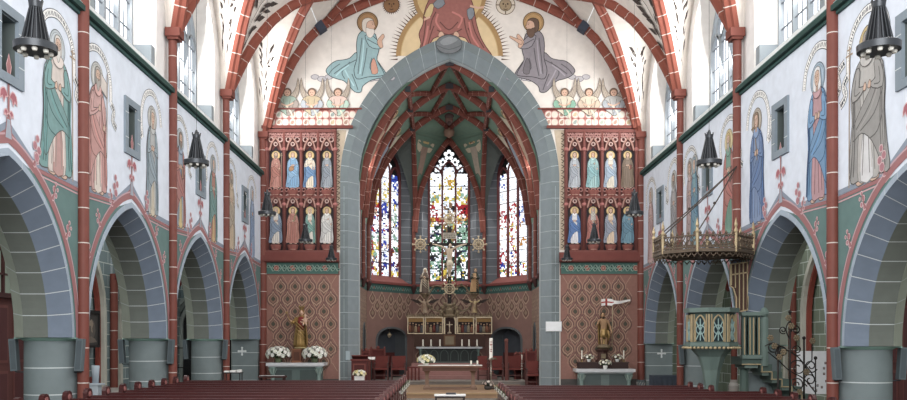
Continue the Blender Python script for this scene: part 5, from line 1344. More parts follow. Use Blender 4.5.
# ================================================================ right side altar
side_altar('side_altar', 'stone side altar with pale top on the right, below the gilded figure with a flag', 4.2, 6.2, .9, 29.15, '6a7a78')
t = thing('altar_shelf', 'dark wooden shelf along the back of the right side altar', 'shelf', (wx(603, 29.3), 29.38, .9)); mb = MB('3c2a28'); mb.box((0, 0, .1), (1.72, .28, .2)); mb.build('body', t); mb = MB('54403a'); mb.box((0, 0, .215), (1.78, .32, .03)); mb.build('ledge', t)
t = thing('statue_pedestal', 'dark wooden pedestal under the gilded figure on the right altar shelf', 'pedestal', (wx(603, 29.3), 29.38, 1.13)); mb = MB('4a2d26'); mb.lathe([(.24, 0), (.24, .06), (.18, .09), (.17, .34), (.2, .37), (.25, .4), (.25, .43)], (0, 0, 0), None, 8, smooth=False); mb.build('body', t); mb = MB(gd); mb.box((0, -.175, .2), (.16, .02, .16)); mb.build('plaque', t)
t = thing('risen_figure_statue', 'gilded standing figure with raised hand and golden cloak on the right side altar', 'statue', (wx(604, 29.3), 29.36, 1.585))
H = 1.28; SK = 'a9825c'
mb = MB(SK); head(mb, (-.03, -.02, H * .9), H * .066)
loft(mb, [(H * .44, 0, 0, .1, .085, 0, 5), (H * .52, 0, 0, .115, .085, 0, 5), (H * .62, 0, 0, .105, .08, 0, 5), (H * .72, -.01, 0, .145, .095, 0, 5), (H * .79, -.02, 0, .13, .08, 0, 5), (H * .82, -.03, 0, .05, .045, 0, 5)])
for pth, rr in (([(-.06, 0, H * .5), (-.08, -.05, H * .27), (-.06, .0, .05), (-.07, -.1, .02)], [.075, .052, .032, .024]), ([(.06, 0, H * .5), (.09, -.02, H * .27), (.08, .04, .05), (.1, -.06, .02)], [.075, .052, .032, .024])): mb.tube(pth, rr, None, 10)
A1 = [(-.14, 0, H * .77), (-.24, -.02, H * .62), (-.17, -.2, H * .74)]; A2 = [(.12, 0, H * .77), (.22, 0, H * .6), (.25, -.1, H * .45)]
for A_ in (A1, A2): mb.tube(A_, [.045, .036, .025], None, 8); hand(mb, A_[-1], Vector(A_[-1]) - Vector(A_[-2]), .07)
one_body(mb, 'body', t, .011); face_details(t, (-.03, -.02, H * .9), H * .066)
mb = MB(gs); loft(mb, [(H * .3, .0, -.02, .14, .12, .1, 9), (H * .4, 0, -.01, .135, .11, .09, 9), (H * .5, 0, 0, .128, .1, .07, 9), (H * .54, 0, 0, .12, .095, .04, 9)]); mb.tube([(.13, -.06, H * .5), (.18, -.08, H * .36), (.14, -.06, H * .2)], [.04, .05, .015], None, 8); mb.build('loincloth', t)
mb = MB(gs); n = 12; rows = []
for z, r, ry in ((H * .12, .17, .12), (H * .35, .18, .13), (H * .6, .19, .12), (H * .76, .17, .1), (H * .8, .1, .07)): rows.append([(-.01 + r * math.cos(a) * (1 + .05 * math.sin(8 * a)), .03 + ry * math.sin(a) * (1 + .05 * math.sin(8 * a)), z) for a in [-.55 + (PI + 1.0) * k / n for k in range(n + 1)]])
for a, b in zip(rows, rows[1:]):
    for i in range(n): mb.face([a[i], a[i + 1], b[i + 1], b[i]])
mb.build('cloak', t)
mb = MB('3c2a20'); mb.ball((-.03, .02, H * .92), (.085, .085, .085), None, 12, 8); mb.ball((-.03, .06, H * .84), (.085, .05, .1), None, 10, 6); mb.ball((-.03, -.075, H * .835), (.04, .035, .045), None, 8, 5); mb.build('hair', t)
mb = MB('6b5a3c'); mb.ball((0, 0, .07), (.25, .2, .09), gd, 10, 6); mb.ball((.1, -.08, .06), (.1, .08, .06), gd, 8, 5); mb.build('rock_base', t)
mb = MB(gm); mb.tube([(.27, -.1, .06), (.3, -.06, 1.78)], .014, None, 6)
o = mb.build('flagstaff', t)
mb = MB('e7e4e0'); n = 14; zf = 1.72
g = lambda u, v: (.3 + .62 * u - .3 * (u < 0), -.06 + .05 * math.sin(u * 9), zf - .22 * v * (1 - .5 * u) - .1 * u + .03 * math.sin(u * 7))
g = lambda u, v: (-.1 + 1.0 * u if u > .38 else -.1 + 1.0 * u, -.1 + .04 * math.sin(u * 9), zf - (.02 if u < .38 else .05) - (.23 if u < .38 else .12 * (1.2 - u) + .03) * v + .025 * math.sin(u * 8))
for k in range(n):
    u0, u1 = k / n, (k + 1) / n
    for q in range(5):
        rd = (.14 < u0 + .02 < .22) and u0 < .38 or (q == 2 and u0 < .37)
        mb.face([g(u0, q / 5), g(u1, q / 5), g(u1, (q + 1) / 5), g(u0, (q + 1) / 5)], 'b03c34' if rd else 'e7e4e0')
mb.build('flag', o)
for px, lab, n_, s_ in ((589.5, 'white flowers in a small pot, left on the right altar shelf', 11, .17), (618, 'white flowers in a small pot, right on the right altar shelf', 11, .17)):
    bouquet('flower_pot', lab, (wx(px, 29.2), 29.33, 1.13), n_, s_, .05, [('ece8cf', 'd3c98a'), ('f1efe4', 'd8d4a0')], vase='d6d6d2', vh=.1, vr=.07, leafc='46603a')
bouquet('flower_pot', 'white flowers in a white pot at the front of the right side altar', (wx(605, 29.0), 28.95, .9), 14, .2, .055, [('ece8cf', 'd3c98a'), ('f3f1e8', 'd8d4a0')], vase='dcdcd8', vh=.12, vr=.08, leafc='46603a')
candle('shelf_candle', 'white candle at the left end of the right altar shelf', (wx(582.5, 29.2), 29.33, 1.13), .3, .022, hh=.1)
candle('shelf_candle', 'white candle at the right end of the right altar shelf', (wx(624.5, 29.2), 29.33, 1.13), .3, .022, hh=.1)
# ================================================================ free-standing altar table, candle, lectern
YT = 29.6; PX = F / YT
t = thing('altar_table', 'wooden altar table with white runner before the chancel steps', 'altar', (-.07, YT, .17))
mb = MB('7c5a48'); mb.box((0, 0, .8), (2.2, .85, .06)); mb.box((0, 0, .71), (1.9, .7, .13), '6a4a3c'); mb.build('tabletop', t)
mb = MB('e9e6e0'); mb.box((0, 0, .835), (2.22, .86, .012)); mb.build('runner', t)
for s in (-1, 1):
    mb = MB('8a6c58'); mb.lathe([(.16, .06), (.15, .1), (.09, .16), (.085, .5), (.11, .58), (.17, .65)], (s * .8, 0, 0), None, 4, PI / 4, smooth=False); mb.build('leg', t)
mb = MB('7c5f4e'); mb.box((0, 0, .035), (1.86, .5, .07)); mb.build('foot_beam', t)
bouquet('altar_bouquet', 'bouquet of white and yellow flowers at the left end of the altar table', (wx(427, YT) - .03, YT, 1.012), 30, .3, .075, [('f1efe2', 'd8d8a0'), ('e6dca0', 'cfc070')], vase='d8d4cc', vh=.06, vr=.1, leafc='5a7a40', flat=.7)
for px, lab in ((471, 'first of two small glass candles near the right end of the altar table'), (477.3, 'white candle nearest the right end of the altar table')): candle('table_candle', lab, (wx(px, YT), YT - .1, 1.012), .12, .03, 'b9b9b9', .04, 'small candles on the altar table')
t = thing('paschal_candle', 'tall white decorated candle on a slim stand right of the altar table', 'candle', (wx(491, 29.8), 29.8, .17))
mb = MB('4a3a30'); mb.lathe([(.22, 0), (.22, .04), (.1, .08), (.05, .14)], (0, 0, 0), None, 16); mb.tube([(0, 0, .1), (0, 0, 1.0)], .022, mat('b0a99c', .3, .7), 8)
for z in (.3, .55, .8): mb.lathe([(.022, -.03), (.045, 0), (.022, .03)], (0, 0, z), mat('b0a99c', .3, .7), 10)
mb.lathe([(.03, 1.0), (.12, 1.04), (.12, 1.06), (.08, 1.08)], (0, 0, 0), mat('b0a99c', .3, .7), 14); mb.build('stand', t)
mb = MB('f0ece2'); mb.lathe([(.062, 1.07), (.062, 1.76), (.05, 1.78)], (0, 0, 0), None, 16)
mb.build('wax', t)
mb = MB('a83a34')
for z, w_, h_ in ((1.5, .012, .3), (1.55, .09, .03), (1.38, .05, .03), (1.32, .05, .03)): mb.box((0, -.062, z), (w_, .006, h_))
for s in (-1, 1): mb.tube([(s * .03, -.06, 1.64), (s * .012, -.064, 1.68)], .006, None, 5)
mb.build('painted_cross', t)
mb = MB('3f5c34')
for k in range(26):
    a = 2 * PI * k / 26; b = V(.13 * math.cos(a), .13 * math.sin(a), 1.06); d = V(math.cos(a + R.uniform(-.5, .5)), math.sin(a), R.uniform(-.5, .6)) * .09; e = V(-math.sin(a), math.cos(a), .2) * .03
    mb.face([b, b + d * .5 + e, b + d, b + d * .5 - e])
mb.build('wreath', t)
bouquet('floor_bouquet', 'low arrangement of pale flowers and dark leaves at the foot of the tall candle', (wx(488, 29.4), 29.35, .17), 12, .2, .05, [('d9cfc4', 'b9a58a'), ('bfa9a0', '9a7a6a')], vase='4a4542', vh=.12, vr=.14, leafc='39443a', nleaf=36)
t = thing('lectern', 'red-brown wooden ambo with inset front panel left of the chancel', 'lectern', (wx(360, 28.9), 28.9, 0))
mb = MB('5b2624'); mb.box((0, 0, .6), (.54, .45, 1.2)); mb.build('body', t); mb = MB('6f322e'); mb.box((0, 0, 1.21), (.6, .52, .06)); mb.box((0, 0, .04), (.6, .5, .08)); mb.build('moulding', t)
mb = MB('7d4038'); mb.box((0, -.23, .66), (.42, .012, .86)); mb.box((0, -.238, .66), (.34, .01, .76), '542321'); mb.build('front_panel', t)
mb = MB('6f322e'); mb.box((0, .05, 1.28), (.54, .4, .03), M=Matrix.Rotation(-.4, 3, 'X')); mb.build('book_rest', t)
t = thing('flower_stool', 'small dark stool carrying the rose bouquet before the ambo', 'stool', (wx(359.5, 28.1), 28.1, 0)); mb = MB('3f2a26'); mb.box((0, 0, .5), (.4, .34, .04)); mb.build('seat', t)
for s in (-1, 1):
    for q in (-1, 1): mb = MB('3f2a26'); mb.box((s * .16, q * .13, .24), (.04, .04, .48)); mb.build('leg', t)
bouquet('lectern_bouquet', 'bouquet of cream and yellow roses in a white box before the red-brown ambo', (wx(359.5, 28.1), 28.1, .522), 20, .21, .06, [('efe9cf', 'd8cc88'), ('e9dc9c', 'cfbc6a'), ('f2f0e6', 'd8d8b0')], vase='e0dedb', vh=.16, vr=.1, vshape=1, leafc='55703f')
t = thing('reading_desk', 'slim music stand with a white open book beside the ambo', 'stand', (wx(371.5, 31), 31.0, .17)); mb = MB('33302f'); mb.tube([(0, 0, 0), (0, 0, 1.0)], .02, None, 6); mb.lathe([(.16, 0), (.16, .02), (.03, .05)], (0, 0, 0), None, 12); mb.build('stand', t); mb = MB('5b3a34'); mb.box((0, 0, 1.02), (.3, .24, .02), M=Matrix.Rotation(.4, 3, 'X')); mb.build('desk', t)
mb = MB('eceae6'); mb.box((-.065, 0, 0), (.12, .2, .02), M=Matrix.Rotation(.4, 3, 'X')); mb.box((.065, 0, 0), (.12, .2, .02), M=Matrix.Rotation(.4, 3, 'X')); o = mb.build('open_book', None, (wx(371.5, 31), 30.99, 1.222)); tag(o, 'white open book on the slim stand beside the ambo', 'book')
# low stand in the aisle
t = thing('book_stand', 'low white topped table with dark legs in the middle aisle', 'table', (wx(450, 18.8), 18.8, 0))
mb = MB('dcdcda'); mb.box((0, 0, .655), (.69, .36, .03)); mb.build('tabletop', t)
mb = MB('30282a'); mb.box((0, 0, .62), (.66, .33, .04)); mb.build('apron', t)
for s in (-1, 1):
    for q in (-1, 1): mb = MB('30282a'); mb.box((s * .31, q * .15, .3), (.035, .035, .6)); mb.build('leg', t)
t = thing('book', 'dark closed book on the low white table in the aisle', 'book', (wx(451, 18.8), 18.8, .67)); mb = MB('3a3a40'); mb.box((0, 0, .018), (.22, .16, .036)); mb.build('cover', t); mb = MB('d8d4c8'); mb.box((.005, 0, .018), (.222, .15, .024)); mb.build('pages', t)
# ================================================================ seats in the chancel
def chair(label, x, Y, z, w_=.58, hb=.95, group='red chairs in the chancel', rz=0.):
    t = thing('upholstered_chair', label, 'chair', (x, Y, z), group); t.rotation_euler.z = rz; rd = mat('76332e', .8, var=.1); wd = mat('532a26', .5)
    mb = MB(rd); mb.box((0, 0, .45), (w_ - .08, .46, .08)); mb.build('seat', t); mb = MB(rd); mb.box((0, .21, .72), (w_ - .08, .05, hb - .5)); mb.build('backrest', t)
    for s in (-1, 1):
        mb = MB(wd); mb.box((s * (w_ / 2 - .03), .22, hb / 2), (.05, .05, hb)); mb.build('back_post', t); mb = MB(wd); mb.box((s * (w_ / 2 - .03), -.2, .33), (.05, .05, .66)); mb.build('front_leg', t)
        mb = MB(wd); mb.box((s * (w_ / 2 - .03), 0, .66), (.05, .44, .04)); mb.build('armrest', t)
    mb = MB(wd); mb.box((0, -.2, .2), (w_ - .08, .03, .04)); mb.build('stretcher', t); return t
for px, lab in ((381, 'red upholstered armchair nearest the ambo'), (398.3, 'red upholstered armchair second from the ambo')): chair(lab, wx(px, 33), 33.15, .32)
for px, lab, w_ in ((483, 'red upholstered armchair just left of the tall candle', .42), (496.5, 'red upholstered armchair right of the tall candle', .56), (516.5, 'wide red upholstered chair between two stall ends on the right', .68)): chair(lab, wx(px, 33), 33.15, .32, w_)
chair('red upholstered chair nearest the right chancel pier', 2.95, 31.0, .17, .5)
def stall(label, x, Y, z, w_, h, n=1):
    t = thing('choir_stall', label, 'choir stall', (x, Y, z)); m_ = '6b2c29'
    mb = MB(m_); mb.box((0, .2, h / 2), (w_, .05, h)); mb.box((0, .17, h - .04), (w_ + .04, .1, .06), '7a3a34'); mb.build('backrest', t)
    mb = MB(m_); mb.box((0, 0, .45), (w_ - .04, .38, .05)); mb.build('seat', t)
    for s in (-1, 1):
        pr = [(-.22, 0), (.24, 0), (.24, h), (.16, h + .08), (.06, h + .02), (.0, h * .75), (-.12, h * .62), (-.22, h * .58)]; mb = MB('743530'); a = [(s * w_ / 2 - .03, y, q) for y, q in pr]; b = [(s * w_ / 2 + .03, y, q) for y, q in pr]
        mb.face(a[::-1]); mb.face(b)
        for i in range(len(pr)): mb.face([a[i], a[(i + 1) % len(pr)], b[(i + 1) % len(pr)], b[i]])
        mb.build('side_panel', t)
    for k in range(n): mb = MB('7d3f38'); mb.lathe([(.0, -.01), (.06, 0), (.075, .05), (.05, .1), (0, .12)], (-w_ / 2 + w_ * (k + .5) / n, .18, h), None, 10); mb.build('finial', t)
    return t
stall('high-backed red wooden stall behind the armchairs on the left', wx(377.5, 33.9), 33.95, .32, .54, 1.22, 1)
stall('narrow red wooden stall half hidden at the left chancel pier', -3.2, 31.6, .17, .26, 1.3, 1)
stall('row of round-topped red stalls behind the chairs on the right', wx(522, 34), 34.0, .32, .56, .98, 4)
stall('dark high stall beside the right chancel pier', 2.98, 31.75, .17, .36, 1.3, 1)
for px, hh, lab in ((506.3, 1.6, 'tall round-topped stall end post right of the tall candle'), (528, .98, 'short wooden stall end post between the right chairs')):
    t = thing('stall_post', lab, 'post', (wx(px, 32.9), 32.87, .32)); mb = MB('6a3a34'); mb.box((0, 0, hh / 2 - .05), (.12, .14, hh - .1)); mb.build('post', t); mb = MB('7d4a42'); mb.lathe([(.06, hh - .12), (.085, hh - .06), (.07, hh), (.0, hh + .03)], (0, 0, 0), None, 10); mb.build('finial', t)
t = thing('pole_candle', 'slim silver candle holder standing before the wide red chair on the right', 'candle holder', (wx(522, 32.8), 32.84, .32)); mb = MB('a9a49c'); mb.lathe([(.12, 0), (.12, .02), (.02, .05)], (0, 0, 0), None, 12); mb.tube([(0, 0, .03), (0, 0, .8)], .014, None, 6)  # slim pole holding a candle, carries no cross
for z in (.45, .55, .65): mb.lathe([(.014, -.03), (.05, 0), (.014, .03)], (0, 0, z), None, 10)
mb.build('stem', t); mb = MB('ece6d8'); mb.tube([(0, 0, .8), (0, 0, 1.0)], .02, None, 8); mb.build('wax', t)
t = thing('low_bench', 'low red slatted bench left of the high altar steps', 'bench', (wx(413.5, 33), 33.1, .32)); mb = MB('6b2c29'); mb.box((0, 0, .5), (.5, .3, .05)); mb.build('top', t)
for k in range(4): mb = MB('6b2c29'); mb.box((-.21 + .14 * k, 0, .24), (.05, .26, .48)); mb.build('leg', t)
# benches inside the two niches
for to_, sd in ((toL, -1), (toR, 1)):
    p = to_(.05 * -sd, 0, .35); q = to_(1, 0) - to_(0, 0); ang = math.atan2(q.y, q.x)
    t = thing('sedilia_bench', f'dark red bench inside the arched recess on the {"left" if sd < 0 else "right"} chancel wall', 'bench', (p.x, p.y, .324)); t.rotation_euler.z = ang
    mb = MB('5f2826'); mb.box((0, 0, .45), (1.7, .4, .06)); mb.build('seat', t); mb = MB('5f2826'); mb.box((0, .2, .75), (1.7, .05, .56)); mb.build('backrest', t)
    for s in (-1, 1): mb = MB('4a1f1e'); mb.box((s * .7, 0, .21), (.08, .36, .42)); mb.build('leg', t)
p = toL(.05, 0, .12)
t = thing('sanctuary_lamp', 'small brass lamp hanging in the arched recess on the left chancel wall', 'lamp', (p.x, p.y, 2.1)); mb = MB(gm); mb.lathe([(0, -.12), (.05, -.08), (.1, 0), (.1, .03), (.06, .06), (.03, .1)], (0, 0, 0), None, 12); mb.build('bowl', t); mb = MB(gd); mb.tube([(0, 0, .1), (0, 0, .3)], .008, None, 5); mb.build('chain', t)
# white notice board on the right chancel pier, pale plate on the left pier
mb = MB('e9edf0'); mb.box((0, 0, 0), (.53, .03, .32)); mb.box((0, .012, 0), (.56, .01, .35), 'c3cacd'); o = mb.build('notice_frame', None, (wx(553.5, YE) , YE - .062, wz(326.5, YE))); tag(o, 'blank white board fixed on the right chancel arch pier', 'board')
mb = MB('93a5ac'); mb.box((0, 0, 0), (.16, .03, .32)); mb.box((0, -.016, 0), (.12, .006, .28), '9fb0b6'); o = mb.build('wall_plate', None, (wx(349, YE) - .03, YE - .06, wz(355.5, YE))); tag(o, 'small pale blue-grey plate on the left chancel arch pier', 'plate')
# narrow dark doors in the choir side walls
for sd in (-1, 1):
    mb = MB('1f2024'); X = XC + sd * (HX - .01); A = [(-.42, .32)] + arch_pts(.42, .3, 1.9, 8) + [(.42, .32)]
    mb.face([(X, 33.3 + a, b) for a, b in A])
    for a, b in zip(A, A[1:]): mb.bar((X, 33.3 + a[0], a[1]), (X, 33.3 + b[0], b[1]), .07, .07, '5a6063', up=(1, 0, 0))
    structure(mb, 'door_3' if sd < 0 else 'door_4')
# ================================================================ high altar
YH = 35.45
t = thing('high_altar', 'stone high altar with dark arcaded front on the carpeted steps', 'altar', (-.07, YH, .94))
mb = MB(mat('a9b0b6', .35)); mb.box((0, 0, .63), (2.72, .8, .07)); mb.build('mensa', t)
mb = MB('2c3434'); mb.box((0, .05, .3), (2.5, .62, .6)); mb.box((0, -.28, .03), (2.6, .1, .06), '59625f')
for k in range(6):
    x = -1.05 + .42 * k; A = [(x + a, b) for a, b in [(-.16, .08)] + arch_pts(.16, .08, .32, 5) + [(.16, .08)]]
    for a, b in zip(A, A[1:]): mb.bar((a[0], -.27, a[1]), (b[0], -.27, b[1]), .03, .03, '48544f', up=(0, 1, 0))
mb.build('base', t)
for s in (-1, 1): mb = MB('5a726c'); mb.lathe([(.07, 0), (.07, .06), (.05, .1), (.05, .46), (.09, .58)], (s * 1.2, -.3, 0), None, 10); mb.build('colonnette', t)
for i, px in enumerate((423, 431, 440, 462, 469, 477)):
    candle('altar_candle', f'white candle on the high altar, {ORD[i]} from the left', (wx(px, 35.3), 35.28, 1.605), .26, .03, 'a9a49a', .05, 'candles on the high altar')
YR = 36.2; pm = F / YR
t = thing('retable', 'gilded winged retable with five carved panels behind the high altar candles', 'altarpiece', (wx(449.5, YR), YR, 1.6))
zb, zt = wz(334, YR) - 1.6, wz(317, YR) - 1.6
mb = MB('4a3128'); mb.box((0, 0, zb / 2 - .005), (3.0, .3, zb - .01)); mb.build('predella', t)
mb = MB('6a4a34'); mb.box((0, -.16, zb / 2), (.5, .04, zb - .06)); mb.box((0, -.182, zb / 2), (.36, .02, zb - .2), gd); mb.build('tabernacle_door', t)
x_ = lambda px: wx(px, YR) - wx(449.5, YR)
for i, (a, b) in enumerate(((407.5, 424), (425, 443), (457, 474), (475.5, 492))):
    xa, xb = x_(a), x_(b); c = (xa + xb) / 2; w_ = xb - xa; h = zt - zb
    mb = MB(gm)
    for dx, dz, sx, sz in ((0, -h / 2 + .02, w_, .04), (0, h / 2 - .02, w_, .04), (-w_ / 2 + .02, 0, .04, h - .08), (w_ / 2 - .02, 0, .04, h - .08)): mb.box((c + dx, -.06, (zb + zt) / 2 + dz), (sx, .12, sz))
    pf = mb.build('panel_frame', t)
    mb = MB('2e2422'); mb.box((c, .02, (zb + zt) / 2), (w_ - .1, .04, h - .1)); pb = mb.build('panel_back', t)
    mb = MB(gd)
    mb.box((c, -.005, zt - .13), (w_ - .08, .01, .16), '9a7440')
    mb.build('gilded_sky', pb)
    for k in range(5):
        mb = MB(['8a5a44', '6a4a3c', 'a08a6a', '7a3c34', '5a5a5e', '93846a'][(k + i) % 6]); xk = c - w_ * .36 + w_ * .18 * k; hk = R.uniform(.3, .42)
        loft(mb, [(zb + .07, xk, -.04, .07, .04, .1, 6), (zb + .07 + hk * .6, xk, -.04, .06, .04, .05, 6), (zb + .07 + hk * .8, xk, -.04, .035, .03, 0, 5)], None, 10); mb.ball((xk + .01, -.05, zb + .1 + hk * .86), .035, 'c09a78', 8, 6); mb.build('relief_figure', pb)
mb = MB(gm)
cx0, cx1 = x_(444.5), x_(455.5); zc = wz(318, YR) - 1.6
for x in (cx0, cx1): mb.box((x, -.1, (zb + zc) / 2), (.06, .2, zc - zb))
A = [(a, -.14, b) for a, b in arch_pts((cx1 - cx0) / 2, .02, zc - .1, 6)]
for a, b in zip(A, A[1:]): mb.bar(a, b, .06, .08, up=(0, 1, 0))
mb.build('niche_frame', t)
mb = MB('3a241e'); mb.box((0, .0, (zb + zc) / 2), (cx1 - cx0, .04, zc - zb)); mb.build('niche_back', t)
mb = MB('b9a58a'); mb.box((0, -.08, zb + .32), (.04, .04, .42)); mb.box((0, -.08, zb + .4), (.26, .04, .04)); mb.lathe([(.1, zb + .02), (.08, zb + .06), (.02, zb + .12)], (0, -.08, 0), None, 10); mb.ball((0, -.105, zb + .36), (.03, .02, .1), 'cdb8a0', 8, 6); mb.build('niche_crucifix', t)
mb = MB(gd)
for k in range(36):
    x = -1.78 + 3.56 * k / 35
    if abs(x) < .36: continue
    mb.lathe([(.045, 0), (.05, .05), (.015, .09), (.03, .12), (0, .16)], (x, -.04, zt), None, 6)
mb.box((0, -.04, zt + .01), (3.6, .12, .03)); mb.build('crest', t)
mb = MB(gd)
for sgn in (-1, 1):
    for k, (dx, z, r) in enumerate(((.34, .55, .1), (.3, .75, .09), (.2, .9, .08), (.36, .42, .07))): mb.ball((sgn * dx, -.08, zt + z - .35), (r, r * .7, r), None, 8, 6)
    mb.tube([(sgn * .24, -.06, zt), (sgn * .3, -.06, zt + .25), (sgn * .2, -.06, zt + .45), (sgn * .08, -.06, zt + .55)], .04, None, 6)
mb.lathe([(.26, zt - .02), (.3, zt + .05), (.2, zt + .12), (.22, zt + .3), (.12, zt + .4), (.16, zt + .5), (.06, zt + .56)], (0, -.04, 0), None, 8, smooth=False); mb.build('canopy', t)
# crucifix
YX = 36.35; zx = lambda py: wz(py, YX)
zb0 = 1.6 + zt + .58
t = thing('crucifix', 'large crucifix with gold rosettes rising above the retable', 'crucifix', (wx(449.5, YX), YX, zb0))
zz = lambda py: zx(py) - zb0; X_ = lambda px: (px - 449.5) * YX / F
cw = mat('241c1a', .6)
mb = MB(cw); mb.box((0, 0, (zz(226)) / 2), (.17, .1, zz(226) )); mb.box((0, 0, zz(244.5)), (X_(472) - X_(427), .1, .13)); mb.build('cross', t)
def rosette(px, py):
    mb = MB(gm); c = V(X_(px), -.03, zz(py)); r0 = .21
    for r, w_ in ((r0, .035), (r0 * .55, .03)):
        pr = [c + V(r * math.cos(k * PI / 10), 0, r * math.sin(k * PI / 10)) for k in range(21)]; mb.tube(pr, w_, None, 6, False)
    for k in range(8):
        a = k * PI / 4; d = V(math.cos(a), 0, math.sin(a)); mb.bar(c + d * .05, c + d * (r0 + .1), .035, .04, up=(0, 1, 0)); mb.ball(c + d * (r0 + .12), (.045, .03, .045), None, 6, 5)
    mb.ball(c, (.08, .05, .08), gd, 8, 6); mb.build('rosette', t)
for p in ((420.5, 244.5), (478.5, 244.5), (449.5, 219), (449.5, 289)): rosette(*p)
SKC = 'c9b49a'
mb = MB(SKC); hz_ = zz(246); head(mb, (.03, -.12, hz_), .085)
loft(mb, [(zz(262), .0, -.11, .1, .07, 0, 5), (zz(258), 0, -.11, .1, .075, 0, 5), (zz(254), 0, -.12, .13, .085, 0, 5), (zz(249.5), 0, -.11, .15, .08, 0, 5), (zz(248), .01, -.1, .06, .05, 0, 5)])
for s in (-1, 1):
    e = [(s * .14, -.1, zz(249)), (s * .38, -.1, zz(246.5)), (s * .66, -.08, zz(244.5))]; mb.tube(e, [.05, .042, .028], None, 8); hand(mb, e[-1], (s, 0, .2), .07)
    mb.tube([(s * .05, -.11, zz(262)), (s * .06, -.17, zz(268)), (s * .015, -.1, zz(275)), (s * .02, -.16, zz(277))], [.07, .055, .035, .028], None, 8)
one_body(mb, 'body', t, .014); face_details(t, (.03, -.12, hz_), .085)
mb = MB('d9cdb4'); loft(mb, [(zz(266), 0, -.13, .125, .1, .1, 8), (zz(263), 0, -.12, .125, .09, .08, 8), (zz(260.5), 0, -.11, .115, .085, .04, 8)], None, 18); mb.tube([(.11, -.14, zz(262)), (.16, -.15, zz(266))], [.04, .02], None, 6); mb.build('loincloth', t)
mb = MB('3f2f22'); mb.ball((.03, -.08, hz_ + .02), (.09, .08, .09), None, 10, 7); mb.ball((.05, -.14, hz_ - .09), (.045, .05, .05), None, 8, 5); mb.build('hair', t)
mb = MB('b0a898'); mb.box((0, -.08, zz(236)), (.58, .03, .26)); tb = mb.build('title_board', t)
mb = MB('4a443c')
for r_ in range(3):
    for k in range(7): mb.box((-.22 + .073 * k, -.098, zz(236) + .07 - .07 * r_), (.05 if (k + r_) % 3 else .025, .004, .03))
mb.build('title_writing', tb)
mb = MB(gd)
for s in (-1, 1):
    vp = [(s * .15, 0, zz(291)), (s * .35, 0, zz(287)), (s * .6, 0, zz(286)), (s * .8, 0, zz(291)), (s * .95, 0, zz(298)), (s * 1.0, 0, zz(303)), (s * .8, 0, zz(309)), (s * .45, 0, zz(311)), (s * .28, .0, zz(313.5))]
    sm = [(a, 0, b) for a, b in smooth2([(p[0], p[2]) for p in vp], 3, False)]; mb.tube(sm, .028, None, 6)
    for k in range(2, len(sm) - 2, 2):
        p = V(*sm[k]); d = V(R.uniform(-1, 1), -.3, R.uniform(-.3, 1)).normalized(); e = d.orthogonal().normalized() * .05; mb.face([p, p + d * .09 + e, p + d * .19, p + d * .09 - e]); mb.ball(p + d * .16, .03, None, 6, 4)
mb.build('vine_branches', t)
for s, lab, k in ((-1, 'small carved lady in pale veil standing left below the crucifix', dict(robe='6a5a50', veil='ddd5c4', mantle='d0c2a8')), (1, 'small carved young man in dark green robe standing right below the crucifix', dict(robe='2f3a34', hair='7a5638', mantle='b58d60'))):
    b = thing('carved_figure', lab, 'statue', (wx(449.5 + s * 25, YX) , YX - .32, wz(294, YX)))
    H = 1.1; robed(b, H, k['robe'], 'c9a98a', k.get('hair'), k.get('veil'), mantle=k['mantle'], mrot=.3 if s < 0 else 1.2, arms=[[(-.1, -.02, .8), (-.15, -.1, .64), (-.02, -.16, .7)], [(.1, -.02, .8), (.16, -.1, .64), (.03, -.17, .68)]])
    mb = MB(gd); mb.lathe([(.02, -.22), (.06, -.18), (.1, -.08), (.2, -.03), (.2, 0)], (0, 0, 0), None, 12); mb.build('bracket', b)
    a = thing('carved_angel', f'small carved angel with wide dark wings {"left" if s < 0 else "right"} above the retable', 'statue', (wx(449.5 + s * 24.5, YX), YX - .42, 1.6 + zt + .165)); H = .62
    robed(a, H, 'b09a80' if s < 0 else 'c0a878', 'cbb096', '6a4a34', arms=[[(-.06, -.02, .46), (-.14, -.06, .46), (-.24, -.08, .56)], [(.06, -.02, .46), (.14, -.06, .46), (.24, -.08, .56)]], fold=.16, wide=1.15, sway=.05 * s, mantle='9a7a62')
    for q in (-1, 1):
        mb = MB('3a302c'); base = V(q * .05, .06, .46)
        for k in range(6): tip = base + V(q * (.62 - .05 * k), .04, .14 - .035 * k); e = V(0, 0, .03); mb.face([base, base.lerp(tip, .5) - e, tip, base.lerp(tip, .6) + e]); mb.face([base + V(0, .02, 0), base.lerp(tip, .6) + e + V(0, .02, 0), tip + V(0, .01, 0), base.lerp(tip, .5) - e + V(0, .02, 0)])
        mb.build('wing', a)
# ================================================================ pulpit with sounding board
TG, TG2, BR, BRD = '62766f', '4a5d56', mat('b5a078', .5, .25, var=.15), mat('665646', .55, .25, var=.15)
PC = V(5.72, 19.0, 0)
oct_ = lambda r, z, c=PC, n=8: [V(c.x + r * math.cos(2 * PI * (k + .5) / n), c.y + r * math.sin(2 * PI * (k + .5) / n), z) for k in range(n)]
t = thing('pulpit', 'teal and gold stone pulpit with traceried panels in front of the right pier', 'pulpit')
def ring_band(mb, r0, r1, z0, z1, m=None):
    a, b = oct_(r0, z0), oct_(r1, z1)
    for k in range(8): mb.face([a[k], a[(k + 1) % 8], b[(k + 1) % 8], b[k]], m)
Zb, Zt = 1.78, 2.5
mb = MB(TG2); ring_band(mb, .5, .5, Zb, Zt); ring_band(mb, .42, .5, Zb, Zb); mb.face(oct_(.5, Zb + .02)); mb.build('basket', t)
mb = MB(TG); 
